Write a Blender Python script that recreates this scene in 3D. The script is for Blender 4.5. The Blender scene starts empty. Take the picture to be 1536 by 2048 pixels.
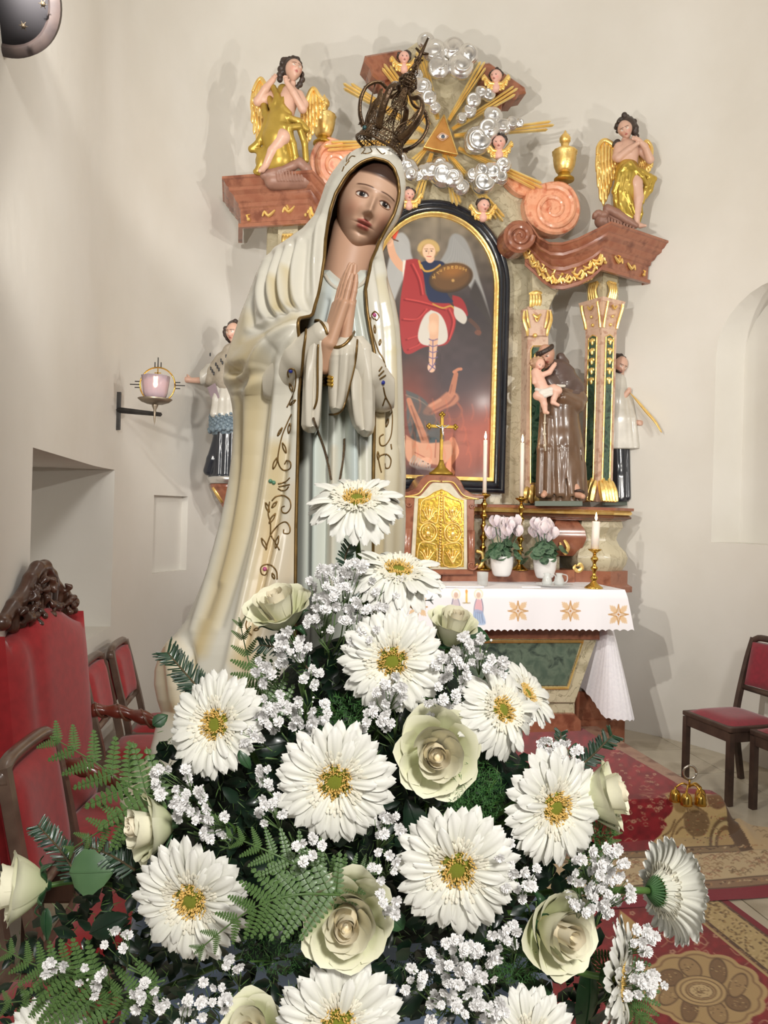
import bpy, bmesh, math, random
import numpy as np
from math import sin, cos, pi, sqrt, radians, atan2
from mathutils import Vector, Matrix, Euler
from mathutils.bvhtree import BVHTree

random.seed(7); RN = np.random.RandomState(7)
sc = bpy.context.scene
# ---------------------------------------------------------------- camera
EYE = Vector((0, 0, 1.66)); FPX = 1540.0; ROLL = 0.027
cd = bpy.data.cameras.new('camera'); cam = bpy.data.objects.new('camera', cd); sc.collection.objects.link(cam)
cr, sr = cos(ROLL), sin(ROLL)
cam.matrix_world = Matrix(((cr, -sr, 0, EYE.x), (0, 0, -1, EYE.y), (sr, cr, 0, EYE.z), (0, 0, 0, 1)))
cd.sensor_fit = 'VERTICAL'; cd.sensor_height = 36; cd.sensor_width = 27; cd.lens = 36 * FPX / 2048
cd.clip_start = 0.05; cd.clip_end = 60
sc.camera = cam
# ---------------------------------------------------------------- world, lights, exposure
w = bpy.data.worlds.new('room_air'); sc.world = w; w.use_nodes = True
w.node_tree.nodes['Background'].inputs[0].default_value = (1.0, 0.95, 0.88, 1)
w.node_tree.nodes['Background'].inputs[1].default_value = 0.12
def lamp(name, kind, loc, energy, col, size=0.1, target=None, spot=70, blend=0.5):
    l = bpy.data.lights.new(name, kind); l.energy = energy; l.color = col
    if kind == 'AREA': l.size = size
    else: l.shadow_soft_size = size
    if kind == 'SPOT': l.spot_size = radians(spot); l.spot_blend = blend
    o = bpy.data.objects.new(name, l); sc.collection.objects.link(o); o.location = loc
    if target is not None:
        o.rotation_euler = (Vector(target) - Vector(loc)).to_track_quat('-Z', 'Y').to_euler()
    return o
WARM = (1.0, 0.955, 0.88); COOL = (0.93, 0.96, 1.0)
lamp('arch_spotlight_left_high', 'SPOT', (-1.0, 1.75, 3.3), 250, WARM, 0.03, (1.2, 5.8, 3.6), 105)
lamp('arch_spotlight_left_low', 'SPOT', (-1.0, 1.85, 2.3), 150, WARM, 0.03, (1.2, 5.8, 3.4), 105)
lamp('arch_spotlight_right_high', 'SPOT', (3.0, 1.9, 3.2), 170, WARM, 0.03, (-0.4, 5.8, 3.6), 105)
lamp('arch_spotlight_right_low', 'SPOT', (2.9, 2.1, 2.1), 105, WARM, 0.03, (-0.2, 5.8, 3.2), 105)
lamp('nave_ceiling_light', 'AREA', (0.8, -1.7, 3.5), 100, (1.0, 0.97, 0.93), 0.5, (0.0, 1.1, 1.5))
lamp('front_fill_light', 'AREA', (-0.5, -2.8, 2.4), 30, (1.0, 0.96, 0.92), 1.0, (0.1, 1.1, 1.5))  # added fill near camera height, makes the shadows on the flowers less dark
lamp('choir_ambient_light', 'AREA', (0.4, 3.2, 5.3), 16, (1.0, 0.96, 0.9), 1.2, (0.4, 3.8, 0))  # soft ambient light over the choir, from an unseen source
sc.view_settings.view_transform = 'Standard'; sc.view_settings.look = 'None'
sc.view_settings.gamma = 1.0; sc.view_settings.use_curve_mapping = False
sc.view_settings.exposure = 0.0
sc.cycles.max_bounces = 6; sc.cycles.diffuse_bounces = 3; sc.cycles.glossy_bounces = 3
sc.cycles.transmission_bounces = 6; sc.cycles.transparent_max_bounces = 6
sc.cycles.use_denoising = True

# ---------------------------------------------------------------- coordinates
def ray(px, py):
    du = px - 768.0; dv = 1024.0 - py
    return ((du * cr - dv * sr) / FPX, 1.0, (du * sr + dv * cr) / FPX)
def W(px, py, d):
    r = ray(px, py); return Vector((r[0] * d, d, EYE.z + r[2] * d))
def Wn(px, py, d):
    du = np.asarray(px, float) - 768.0; dv = 1024.0 - np.asarray(py, float)
    d = np.asarray(d, float) + 0 * du
    return np.stack([(du * cr - dv * sr) / FPX * d, d, EYE.z + (du * sr + dv * cr) / FPX * d], -1)
def PX(P):
    P = np.asarray(P, float); k = FPX / P[..., 1]
    X = P[..., 0] * k; Z = (P[..., 2] - EYE.z) * k
    return 768 + X * cr + Z * sr, 1024 - (-X * sr + Z * cr)
YAW = radians(11.0)
ES = Vector((cos(YAW), sin(YAW), 0)); ET = Vector((-sin(YAW), cos(YAW), 0)); F0 = Vector((0.53, 5.0, 0)); UP = Vector((0, 0, 1))
def A(px, py, t):                       # pixel ray on an altar plane (t = metres behind the front of the table)
    r = Vector(ray(px, py)); k = (t + F0.dot(ET)) / r.dot(ET)
    return r * k + Vector((0, 0, EYE.z))
def L(s, t, z): return F0 + ES * s + ET * t + Vector((0, 0, z))
def toL(P):
    q = Vector(P) - F0; return (q.dot(ES), q.dot(ET), P[2])
S0 = toL(A(884, 860, 0.6))[0]          # the axis of the altarpiece
def mirror(P):
    s, t, z = toL(P); q = min(max((z - 2.3) / 1.2, 0), 1); q = q * q * (3 - 2 * q); g = min(max((abs(s - S0) - .5) / .8, 0), 1)
    return L(2 * S0 - s + 0.17 * g, t, z + 0.13 * q * min(1, g * 3))      # the left wing sits a little higher and closer in
def lin(c):
    c = np.asarray(c, float) / 255.0
    return np.where(c <= 0.04045, c / 12.92, ((c + 0.055) / 1.055) ** 2.4)

# ---------------------------------------------------------------- objects
COL = sc.collection
def tag(o, label=None, cat=None, group=None, kind=None):
    if label: o['label'] = label
    if cat: o['category'] = cat
    if group: o['group'] = group
    if kind: o['kind'] = kind
    return o
def thing(name, label, cat, loc=(0, 0, 0), group=None):
    o = bpy.data.objects.new(name, None); COL.objects.link(o); o.location = loc; o.empty_display_size = 0.05
    return tag(o, label, cat, group)
def put(name, me, parent=None, mats=None):
    o = bpy.data.objects.new(name, me); COL.objects.link(o)
    if parent is not None:
        o.parent = parent
        p = parent; off = Matrix.Identity(4)
        chain = []
        while p is not None:
            chain.append(p); p = p.parent
        m = Matrix.Identity(4)
        for q in reversed(chain): m = m @ q.matrix_parent_inverse @ q.matrix_basis
        o.matrix_parent_inverse = m.inverted()
    return o
def child(name, me, parent, M=None):     # mesh in the parent's own coordinates
    o = bpy.data.objects.new(name, me); COL.objects.link(o); o.parent = parent
    if M is not None: o.matrix_basis = M
    return o
def mesh(name, V, Fc, mat=None, smooth=True, col=None, recalc=False):
    me = bpy.data.meshes.new(name)
    me.from_pydata([tuple(map(float, v)) for v in V], [], [tuple(map(int, f)) for f in Fc])
    if recalc:
        bm = bmesh.new(); bm.from_mesh(me); bmesh.ops.recalc_face_normals(bm, faces=bm.faces); bm.to_mesh(me); bm.free()
    if smooth: me.polygons.foreach_set('use_smooth', [True] * len(me.polygons))
    if mat is not None:
        for m in (mat if isinstance(mat, (list, tuple)) else [mat]): me.materials.append(m)
    if col is not None:
        a = me.color_attributes.new('Col', 'FLOAT_COLOR', 'POINT')
        c = np.ones((len(V), 4), np.float32); c[:, :3] = col; a.data.foreach_set('color', c.ravel())
    me.update(); return me
class B:                                  # collects shapes, ends as one mesh
    def __init__(s): s.V = []; s.F = []; s.M = []; s.mi = 0
    def add(s, V, Fc):
        n = len(s.V); s.V.extend([tuple(v) for v in V]); s.F.extend([tuple(n + i for i in f) for f in Fc]); s.M.extend([s.mi] * len(Fc)); return s
    def box(s, c, size, R=None, bev=0.0):
        hx, hy, hz = size[0] / 2, size[1] / 2, size[2] / 2
        P = [Vector((x, y, z)) for x in (-hx, hx) for y in (-hy, hy) for z in (-hz, hz)]
        F_ = [(0, 1, 3, 2), (4, 6, 7, 5), (0, 4, 5, 1), (2, 3, 7, 6), (0, 2, 6, 4), (1, 5, 7, 3)]
        if bev > 0:
            bm = bmesh.new(); vs = [bm.verts.new(p) for p in P]
            for f in F_: bm.faces.new([vs[i] for i in f])
            bmesh.ops.bevel(bm, geom=list(bm.edges), offset=bev, segments=2, affect='EDGES', profile=0.6)
            bm.verts.index_update(); P = [v.co.copy() for v in bm.verts]; F_ = [[v.index for v in f.verts] for f in bm.faces]; bm.free()
        M = R if R is not None else Matrix.Identity(3)
        return s.add([M @ p + Vector(c) for p in P], F_)
    def tube(s, pts, rad, n=8, caps=True, flat=1.0, nrm=None):
        pts = [Vector(p) for p in pts]; m = len(pts)
        if not isinstance(rad, (list, tuple, np.ndarray)): rad = [rad] * m
        V = []; up = None
        for i in range(m):
            d = (pts[min(i + 1, m - 1)] - pts[max(i - 1, 0)])
            d = d.normalized() if d.length > 1e-9 else Vector((0, 0, 1))
            if nrm is not None: up = Vector(nrm[i]) if isinstance(nrm, list) else Vector(nrm)
            if up is None: up = Vector((0, 0, 1)) if abs(d.z) < 0.9 else Vector((1, 0, 0))
            up = (up - d * up.dot(d))
            up = up.normalized() if up.length > 1e-6 else d.orthogonal().normalized()
            sd = d.cross(up)
            for k in range(n):
                a = 2 * pi * k / n
                V.append(pts[i] + (up * (cos(a) * flat) + sd * sin(a)) * rad[i])
        Fc = [(i * n + k, i * n + (k + 1) % n, (i + 1) * n + (k + 1) % n, (i + 1) * n + k) for i in range(m - 1) for k in range(n)]
        if caps: Fc += [tuple(range(n - 1, -1, -1)), tuple((m - 1) * n + k for k in range(n))]
        return s.add(V, Fc)
    def lathe(s, prof, c=(0, 0, 0), n=24, axis=None, sx=1, sy=1, a0=0, flute=0, fa=0.0):
        M = Matrix.Identity(3) if axis is None else Vector((0, 0, 1)).rotation_difference(Vector(axis)).to_matrix()
        V = []
        for r, z in prof:
            for k in range(n):
                a = 2 * pi * k / n + a0; q = r * (1 + fa * abs(cos(a * flute / 2))) if flute else r
                V.append(M @ Vector((q * cos(a) * sx, q * sin(a) * sy, z)) + Vector(c))
        m = len(prof)
        Fc = [(i * n + k, i * n + (k + 1) % n, (i + 1) * n + (k + 1) % n, (i + 1) * n + k) for i in range(m - 1) for k in range(n)]
        if prof[0][0] > 1e-6: Fc.append(tuple(range(n - 1, -1, -1)))
        if prof[-1][0] > 1e-6: Fc.append(tuple((m - 1) * n + k for k in range(n)))
        return s.add(V, Fc)
    def ball(s, c, r, n=12, R=None):
        if not isinstance(r, (tuple, list, Vector)): r = (r, r, r)
        M = R if R is not None else Matrix.Identity(3)
        V = [M @ Vector((r[0] * sin(pi * i / n) * cos(2 * pi * k / (2 * n)), r[1] * sin(pi * i / n) * sin(2 * pi * k / (2 * n)), r[2] * cos(pi * i / n))) + Vector(c) for i in range(n + 1) for k in range(2 * n)]
        m = 2 * n
        return s.add(V, [(i * m + k, (i + 1) * m + k, (i + 1) * m + (k + 1) % m, i * m + (k + 1) % m) for i in range(n) for k in range(m)])
    def grid(s, P, closed=False):         # P rows of points
        r, c = len(P), len(P[0]); V = [p for row in P for p in row]
        return s.add(V, [(i * c + j, i * c + (j + 1) % c, (i + 1) * c + (j + 1) % c, (i + 1) * c + j) for i in range(r - 1) for j in range(c if closed else c - 1)])
    def prism(s, pts, ext, bev=0.0):      # polygon (world points) pushed along ext, with a small step on its front edge
        ext = Vector(ext); pts = [Vector(p) for p in pts]; n = len(pts)
        if bev > 0:
            nr = ext.normalized(); cs = []
            area = Vector((0, 0, 0))
            for i in range(n): area += pts[i].cross(pts[(i + 1) % n])
            sg = 1 if area.dot(nr) > 0 else -1
            for i in range(n):
                a, b, c = pts[i - 1], pts[i], pts[(i + 1) % n]
                e1 = (b - a).normalized(); e2 = (c - b).normalized()
                n1 = nr.cross(e1) * sg; n2 = nr.cross(e2) * sg; m = (n1 + n2)
                m = m.normalized() if m.length > 0.2 else n1
                cs.append(b + m * bev)
            V = cs + [p + nr * bev for p in pts] + [p + ext for p in pts]
            Fc = [tuple(range(n))] + [(r * n + i, r * n + (i + 1) % n, (r + 1) * n + (i + 1) % n, (r + 1) * n + i) for r in (0, 1) for i in range(n)] + [tuple(3 * n - 1 - i for i in range(n))]
        else:
            V = pts + [p + ext for p in pts]
            Fc = [tuple(range(n))] + [(i, (i + 1) % n, n + (i + 1) % n, n + i) for i in range(n)] + [tuple(2 * n - 1 - i for i in range(n))]
        return s.add(V, Fc)
    def mesh(s, name, mat, smooth=True, recalc=True):
        me = mesh(name, s.V, s.F, mat, smooth, None, recalc)
        if any(s.M): me.polygons.foreach_set('material_index', s.M)
        return me
    def obj(s, name, mat, parent=None, smooth=True, recalc=True, auto=None):
        me = s.mesh(name, mat, smooth, recalc)
        if auto is not None and smooth:
            try: me.set_sharp_from_angle(angle=radians(auto))
            except Exception: pass
        return put(name, me, parent)
def spl(pts, n=8):                        # Catmull-Rom through points
    pts = [Vector(p) for p in pts]; out = []
    for i in range(len(pts) - 1):
        p0 = pts[max(i - 1, 0)]; p1 = pts[i]; p2 = pts[i + 1]; p3 = pts[min(i + 2, len(pts) - 1)]
        for k in range(n):
            t = k / n
            out.append(0.5 * ((2 * p1) + (p2 - p0) * t + (2 * p0 - 5 * p1 + 4 * p2 - p3) * t * t + (3 * p1 - p0 - 3 * p2 + p3) * t ** 3))
    out.append(pts[-1]); return out
def spl2(pts, n=8): return [(p.x, p.y) for p in spl([(a[0], a[1], 0) for a in pts], n)]
def interp(x, tab):
    xs = [t[0] for t in tab]; return np.interp(x, xs, [t[1] for t in tab])

# ---------------------------------------------------------------- carved figures: a distance field turned into one surface
class SDF:
    def __init__(s, lo, hi, h):
        s.lo = np.array(lo, float); s.h = h
        s.n = np.ceil((np.array(hi, float) - s.lo) / h).astype(int) + 1
        s.v = np.full(tuple(s.n), 1.0, np.float32)
        s.ax = [s.lo[i] + np.arange(s.n[i]) * h for i in range(3)]
    def _sl(s, lo, hi, pad):
        a = np.clip(np.floor((np.array(lo) - pad - s.lo) / s.h).astype(int), 0, s.n); b = np.clip(np.ceil((np.array(hi) + pad - s.lo) / s.h).astype(int) + 1, 0, s.n)
        if (b <= a).any(): return None
        return tuple(slice(a[i], b[i]) for i in range(3))
    def _g(s, sl):
        return (s.ax[0][sl[0]][:, None, None], s.ax[1][sl[1]][None, :, None], s.ax[2][sl[2]][None, None, :])
    def _mix(s, sl, d, k, sub=False):
        o = s.v[sl]
        if sub:
            hh = np.clip(0.5 - 0.5 * (o + d) / k, 0, 1); s.v[sl] = o * (1 - hh) - d * hh + k * hh * (1 - hh)
        else:
            hh = np.clip(0.5 + 0.5 * (o - d) / k, 0, 1); s.v[sl] = o * (1 - hh) + d * hh - k * hh * (1 - hh)
    def cap(s, a, b, ra, rb=None, k=0.01, sub=False):
        rb = ra if rb is None else rb; a = np.array(a, float); b = np.array(b, float); r = max(ra, rb)
        sl = s._sl(np.minimum(a, b) - r, np.maximum(a, b) + r, k + 4 * s.h)
        if sl is None: return s
        x, y, z = s._g(sl); ab = b - a; L2 = max(float(ab @ ab), 1e-12)
        t = np.clip(((x - a[0]) * ab[0] + (y - a[1]) * ab[1] + (z - a[2]) * ab[2]) / L2, 0, 1)
        d = np.sqrt((x - a[0] - t * ab[0]) ** 2 + (y - a[1] - t * ab[1]) ** 2 + (z - a[2] - t * ab[2]) ** 2) - (ra + (rb - ra) * t)
        s._mix(sl, d, k, sub); return s
    def tube(s, pts, rad, k=0.01, sub=False):
        if not isinstance(rad, (list, tuple)): rad = [rad] * len(pts)
        for i in range(len(pts) - 1): s.cap(pts[i], pts[i + 1], rad[i], rad[i + 1], k, sub)
        return s
    def ell(s, c, r, k=0.01, R=None, sub=False):
        c = np.array(c, float); r = np.array(r, float) * np.ones(3); m = r.max()
        sl = s._sl(c - m, c + m, k + 4 * s.h)
        if sl is None: return s
        x, y, z = s._g(sl); x = x - c[0]; y = y - c[1]; z = z - c[2]
        if R is not None:
            R = np.array(R); x, y, z = (R[0, 0] * x + R[1, 0] * y + R[2, 0] * z, R[0, 1] * x + R[1, 1] * y + R[2, 1] * z, R[0, 2] * x + R[1, 2] * y + R[2, 2] * z)
        q = np.sqrt((x / r[0]) ** 2 + (y / r[1]) ** 2 + (z / r[2]) ** 2); g = np.sqrt((x / r[0] ** 2) ** 2 + (y / r[1] ** 2) ** 2 + (z / r[2] ** 2) ** 2)
        d = q * (q - 1) / np.maximum(g, 1e-6)
        s._mix(sl, d, k, sub); return s
    def mesh(s):
        v = s.v; v[0] = v[-1] = 1; v[:, 0] = v[:, -1] = 1; v[:, :, 0] = v[:, :, -1] = 1
        ins = v < 0; nx, ny, nz = v.shape
        c = np.zeros((nx - 1, ny - 1, nz - 1), np.int8)
        for dx in (0, 1):
            for dy in (0, 1):
                for dz in (0, 1): c += ins[dx:nx - 1 + dx, dy:ny - 1 + dy, dz:nz - 1 + dz]
        cell = np.argwhere((c > 0) & (c < 8)); idx = -np.ones(c.shape, np.int64); idx[tuple(cell.T)] = np.arange(len(cell))
        acc = np.zeros((len(cell), 3)); cnt = np.zeros(len(cell))
        cs = [np.array(q) for q in ((0, 0, 0), (1, 0, 0), (0, 1, 0), (1, 1, 0), (0, 0, 1), (1, 0, 1), (0, 1, 1), (1, 1, 1))]
        for a, b in ((0, 1), (2, 3), (4, 5), (6, 7), (0, 2), (1, 3), (4, 6), (5, 7), (0, 4), (1, 5), (2, 6), (3, 7)):
            va = v[tuple((cell + cs[a]).T)]; vb = v[tuple((cell + cs[b]).T)]; m = (va < 0) != (vb < 0)
            t = np.where(m, va / np.where(m, va - vb, 1), 0)[:, None]
            acc += np.where(m[:, None], cs[a] + (cs[b] - cs[a]) * t, 0); cnt += m
        P = s.lo + (cell + acc / cnt[:, None]) * s.h
        Fs = []
        for ax in range(3):
            sl0 = [slice(1, -1)] * 3; sl0[ax] = slice(0, -1); sl1 = [slice(1, -1)] * 3; sl1[ax] = slice(1, None)
            a = ins[tuple(sl0)]; b = ins[tuple(sl1)]; e = np.argwhere(a != b)
            if not len(e): continue
            sg = a[tuple(e.T)]; off = np.ones(3, int); off[ax] = 0; e = e + off
            u = np.zeros(3, int); u[(ax + 1) % 3] = 1; w_ = np.zeros(3, int); w_[(ax + 2) % 3] = 1
            q = np.stack([idx[tuple((e - u - w_).T)], idx[tuple((e - w_).T)], idx[tuple(e.T)], idx[tuple((e - u).T)]], 1)
            Fs.append(np.where(sg[:, None], q, q[:, ::-1]))
        Fc = np.concatenate(Fs)
        return P, Fc[(Fc >= 0).all(1)]
def smooth_mesh(P, Fc, it=2, lam=0.5):
    e = np.concatenate([Fc[:, [0, 1]], Fc[:, [1, 2]], Fc[:, [2, 3]], Fc[:, [3, 0]]]); n = len(P)
    for _ in range(it):
        acc = np.zeros_like(P); c = np.zeros(n)
        np.add.at(acc, e[:, 0], P[e[:, 1]]); np.add.at(acc, e[:, 1], P[e[:, 0]]); np.add.at(c, e[:, 0], 1); np.add.at(c, e[:, 1], 1)
        P = P + lam * (acc / np.maximum(c, 1)[:, None] - P)
    return P
def sdfobj(name, s, mat, parent=None, it=1, join=None, xf=None):
    P, Fc = s.mesh(); P = smooth_mesh(P, Fc, it)
    V = [tuple(p) for p in P]; FF = [tuple(f) for f in Fc]
    me = bpy.data.meshes.new(name)
    if join:
        for (v2, f2) in join:
            n = len(V); V += [tuple(p) for p in v2]; FF += [tuple(n + i for i in f) for f in f2]
    if xf is not None: V = [tuple(xf @ Vector(p)) for p in V]
    me = mesh(name, V, FF, mat)
    return put(name, me, parent)

# ---------------------------------------------------------------- materials
MT = {}
def mat(name, c1, c2=None, rough=0.5, metal=0.0, scale=8.0, bump=0.0, bscale=None, c3=None, detail=6, coat=0.0, sss=0.0, stretch=(1, 1, 1), lo=0.35, hi=0.65, vein=None, sheen=0.0, trans=0.0, emis=None, estr=0.0, ior=None, alpha=None, distort=0.0):
    if name in MT: return MT[name]
    m = bpy.data.materials.new(name); m.use_nodes = True; nt = m.node_tree; N = nt.nodes; K = nt.links
    b = N['Principled BSDF']; C1 = (*lin(c1), 1)
    b.inputs['Base Color'].default_value = C1; b.inputs['Roughness'].default_value = rough; b.inputs['Metallic'].default_value = metal
    if coat: b.inputs['Coat Weight'].default_value = coat; b.inputs['Coat Roughness'].default_value = 0.12
    if sss: b.inputs['Subsurface Weight'].default_value = sss; b.inputs['Subsurface Scale'].default_value = 0.01
    if sheen: b.inputs['Sheen Weight'].default_value = sheen
    if trans: b.inputs['Transmission Weight'].default_value = trans
    if ior: b.inputs['IOR'].default_value = ior
    if alpha is not None: b.inputs['Alpha'].default_value = alpha
    if emis is not None: b.inputs['Emission Color'].default_value = (*lin(emis), 1); b.inputs['Emission Strength'].default_value = estr
    if c2 is not None or bump:
        tc = N.new('ShaderNodeTexCoord'); mp = N.new('ShaderNodeMapping'); mp.inputs['Scale'].default_value = stretch
        K.new(tc.outputs['Object'], mp.inputs['Vector'])
    if c2 is not None:
        nz = N.new('ShaderNodeTexNoise'); nz.inputs['Scale'].default_value = scale; nz.inputs['Detail'].default_value = detail; nz.inputs['Distortion'].default_value = distort
        K.new(mp.outputs[0], nz.inputs['Vector'])
        rp = N.new('ShaderNodeValToRGB'); e = rp.color_ramp.elements
        e[0].position = lo; e[0].color = C1; e[1].position = hi; e[1].color = (*lin(c2), 1)
        if c3 is not None: q = e.new((lo + hi) / 2 + 0.02); q.color = (*lin(c3), 1)
        K.new(nz.outputs[0], rp.inputs[0]); out = rp.outputs[0]
        if vein is not None:
            n2 = N.new('ShaderNodeTexNoise'); n2.inputs['Scale'].default_value = scale * 1.7; n2.inputs['Detail'].default_value = 8; n2.inputs['Distortion'].default_value = 1.2
            K.new(mp.outputs[0], n2.inputs['Vector']); r2 = N.new('ShaderNodeValToRGB'); g = r2.color_ramp.elements
            g[0].position = 0.475; g[0].color = (0, 0, 0, 1); g[1].position = 0.5; g[1].color = (1, 1, 1, 1); q = g.new(0.53); q.color = (0, 0, 0, 1)
            K.new(n2.outputs[0], r2.inputs[0]); mx = N.new('ShaderNodeMixRGB'); mx.inputs[2].default_value = (*lin(vein), 1)
            K.new(r2.outputs[0], mx.inputs[0]); K.new(out, mx.inputs[1]); out = mx.outputs[0]
        K.new(out, b.inputs['Base Color'])
    if bump:
        n3 = N.new('ShaderNodeTexNoise'); n3.inputs['Scale'].default_value = bscale or scale * 3; n3.inputs['Detail'].default_value = 4
        K.new(mp.outputs[0], n3.inputs['Vector']); bp = N.new('ShaderNodeBump'); bp.inputs['Strength'].default_value = bump; bp.inputs['Distance'].default_value = 0.01
        K.new(n3.outputs[0], bp.inputs['Height']); K.new(bp.outputs[0], b.inputs['Normal'])
    MT[name] = m; return m
def matcol(name, rough=0.6, coat=0.0, bump=0.0, bscale=80, sss=0.0, sheen=0.0, metal=0.0):
    m = mat(name, (255, 255, 255), rough=rough, coat=coat, bump=bump, bscale=bscale, sss=sss, sheen=sheen, metal=metal)
    nt = m.node_tree
    if not any(n.type == 'ATTRIBUTE' for n in nt.nodes):
        a = nt.nodes.new('ShaderNodeAttribute'); a.attribute_name = 'Col'; nt.links.new(a.outputs['Color'], nt.nodes['Principled BSDF'].inputs['Base Color'])
    return m
PLASTER = mat('plaster', (222, 219, 212), (214, 210, 201), 0.9, scale=1.2, bump=0.12, bscale=14)
GOLD = mat('gilding', (255, 224, 146), (242, 200, 116), 0.33, 0.75, scale=20, bump=0.25, bscale=35)
GOLDM = mat('dull_gilding', (205, 168, 74), (186, 146, 60), 0.42, 0.85, scale=15, bump=0.3, bscale=30)
BRASS = mat('brass', (222, 184, 96), (196, 152, 66), 0.22, 1.0, scale=20)
SILVER = mat('silver_leaf', (232, 230, 226), (208, 206, 204), 0.24, 0.9, scale=12, bump=0.08, bscale=20)
REDM = mat('red_marble', (142, 86, 64), (118, 68, 50), 0.24, scale=9, c3=(154, 100, 76), bump=0.02, coat=0.3)
PINKM = mat('pink_marble', (226, 152, 116), (204, 118, 84), 0.3, scale=13, c3=(234, 172, 138), coat=0.3)
OCHRE = mat('ochre_marble', (190, 180, 152), (172, 162, 134), 0.3, scale=5, c3=(202, 192, 164), coat=0.3, vein=(168, 156, 128), distort=0.4)
ROSEM = mat('rose_marble', (206, 172, 150), (184, 142, 120), 0.3, scale=20, c3=(214, 184, 162), coat=0.2)
GREENM = mat('green_marble', (44, 78, 62), (28, 52, 44), 0.2, scale=16, c3=(74, 100, 82), coat=0.4, distort=0.8)
REDF = mat('red_plush', (164, 30, 36), (148, 24, 30), 0.85, scale=30, sheen=0.25, bump=0.05, bscale=250)
REDF2 = mat('crimson_upholstery', (134, 22, 42), (120, 18, 36), 0.8, scale=30, sheen=0.3, bump=0.05, bscale=250)
WOOD = mat('dark_walnut', (84, 54, 40), (58, 36, 28), 0.32, scale=12, stretch=(1, 1, 0.15), coat=0.3)
WOOD2 = mat('brown_beech', (112, 72, 50), (84, 52, 38), 0.35, scale=10, stretch=(1, 1, 0.2), coat=0.3)
WHITE = mat('white_cloth', (236, 234, 238), (228, 226, 232), 0.85, scale=60, bump=0.03, bscale=300)
IRON = mat('wrought_iron', (70, 68, 66), (52, 50, 50), 0.5, 0.6, scale=20)
BLACKF = mat('black_lacquer', (34, 38, 46), rough=0.22, coat=0.5)
SKIN = mat('carved_flesh', (205, 168, 146), (196, 152, 132), 0.42, scale=10)
HAIRD = mat('carved_dark_hair', (48, 38, 34), (66, 52, 44), 0.45, scale=60)
# ================================================================ THE SETTING
def struct(o): o['kind'] = 'structure'; return o
# apse wall: plan in altar coordinates (s, t) around the altar axis
SC = S0 + 0.02
WLH = 2.22
def RX(a):
    c = cos(a); return 2.12 if c >= 0 else WLH * abs(c) ** -.35 if abs(c) > 1e-6 else 2.12
def plan(n=60):
    P = []; R = 2.12; tc = -0.62
    for i in range(n + 1):
        a = pi * i / n; P.append((SC + RX(a) * cos(a), tc + R * sin(a) * 0.99))
    return P
ARC = plan(72) + [(SC - WLH, t) for t in (-.75, -1.0, -1.4, -1.8, -2.2, -2.7)]
RIGHT = [(SC + 5.2, -13.0), (SC + 5.2, -4.6), (SC + 2.12, -4.5)] + [(SC + 2.12, t) for t in (-3.4, -2.6, -2.2, -1.8, -1.4, -1.0)]
LEFT = [(SC - 5.6, -2.8), (SC - 5.6, -13.0)]
PLAN = RIGHT + ARC + LEFT
prof = [(0, 1.0), (1.0, 1.0), (2.0, 1.0), (3.0, 1.0), (3.9, 1.0)] + [(3.9 + 2.15 * sin(a), max(cos(a), 0.001)) for a in [radians(q) for q in range(6, 91, 6)]]
tc0 = -0.62
def wpt(s, t, z, k):
    s2 = SC + (s - SC) * k; t2 = tc0 + (t - tc0) * k if t > tc0 else t
    return L(s2, t2, z)
# openings cut as grid: left window recess and right niche are handled by leaving cells out
def wall_grid(plan_pts, zs):
    return [[wpt(s, t, z, k) for (s, t) in plan_pts] for z, k in zs]
# split the plan: left wall (with recess), apse, right wall (with niche)
def plane_hit(px, py, side):             # where a pixel meets the straight side wall
    r = Vector(ray(px, py)); s_ = SC + side * (2.12 if side > 0 else WLH)
    k = (s_ + F0.dot(ES)) / r.dot(ES); P = r * k + Vector((0, 0, EYE.z)); return toL(P)
def side_wall(name, side, t0, t1, hole, z1=4.6, arch=False):
    sW = SC + side * (2.12 if side > 0 else WLH); (ta, tb, za, zb) = hole; b = B()
    def quad(u0, u1, v0, v1): b.add([L(sW, u0, v0), L(sW, u1, v0), L(sW, u1, v1), L(sW, u0, v1)], [(0, 1, 2, 3)])
    quad(t0, ta, 0, z1); quad(tb, t1, 0, z1); quad(ta, tb, 0, za)
    if not arch: quad(ta, tb, zb, z1); top = [(ta, zb), (tb, zb)]
    else:
        c = (ta + tb) / 2; r = (tb - ta) / 2; top = [(c - r * cos(pi * i / 16), zb + r * sin(pi * i / 16)) for i in range(17)]
        b.add([L(sW, u, v) for u, v in top] + [L(sW, u, z1) for u, v in top], [(i, i + 1, 17 + i + 1, 17 + i) for i in range(16)])
    return b, sW, top
# ---- left wall with its deep rectangular recess
b = B()
b.add([L(SC - WLH, -2.7, 0), L(SC - WLH, -2.7, 4.6), L(SC - 5.6, -2.8, 4.6), L(SC - 5.6, -2.8, 0), L(SC - 5.6, -13.0, 4.6), L(SC - 5.6, -13.0, 0)], [(0, 1, 2, 3), (3, 2, 4, 5)])
struct(b.obj('wall_left', PLASTER, smooth=False, recalc=False))

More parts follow.
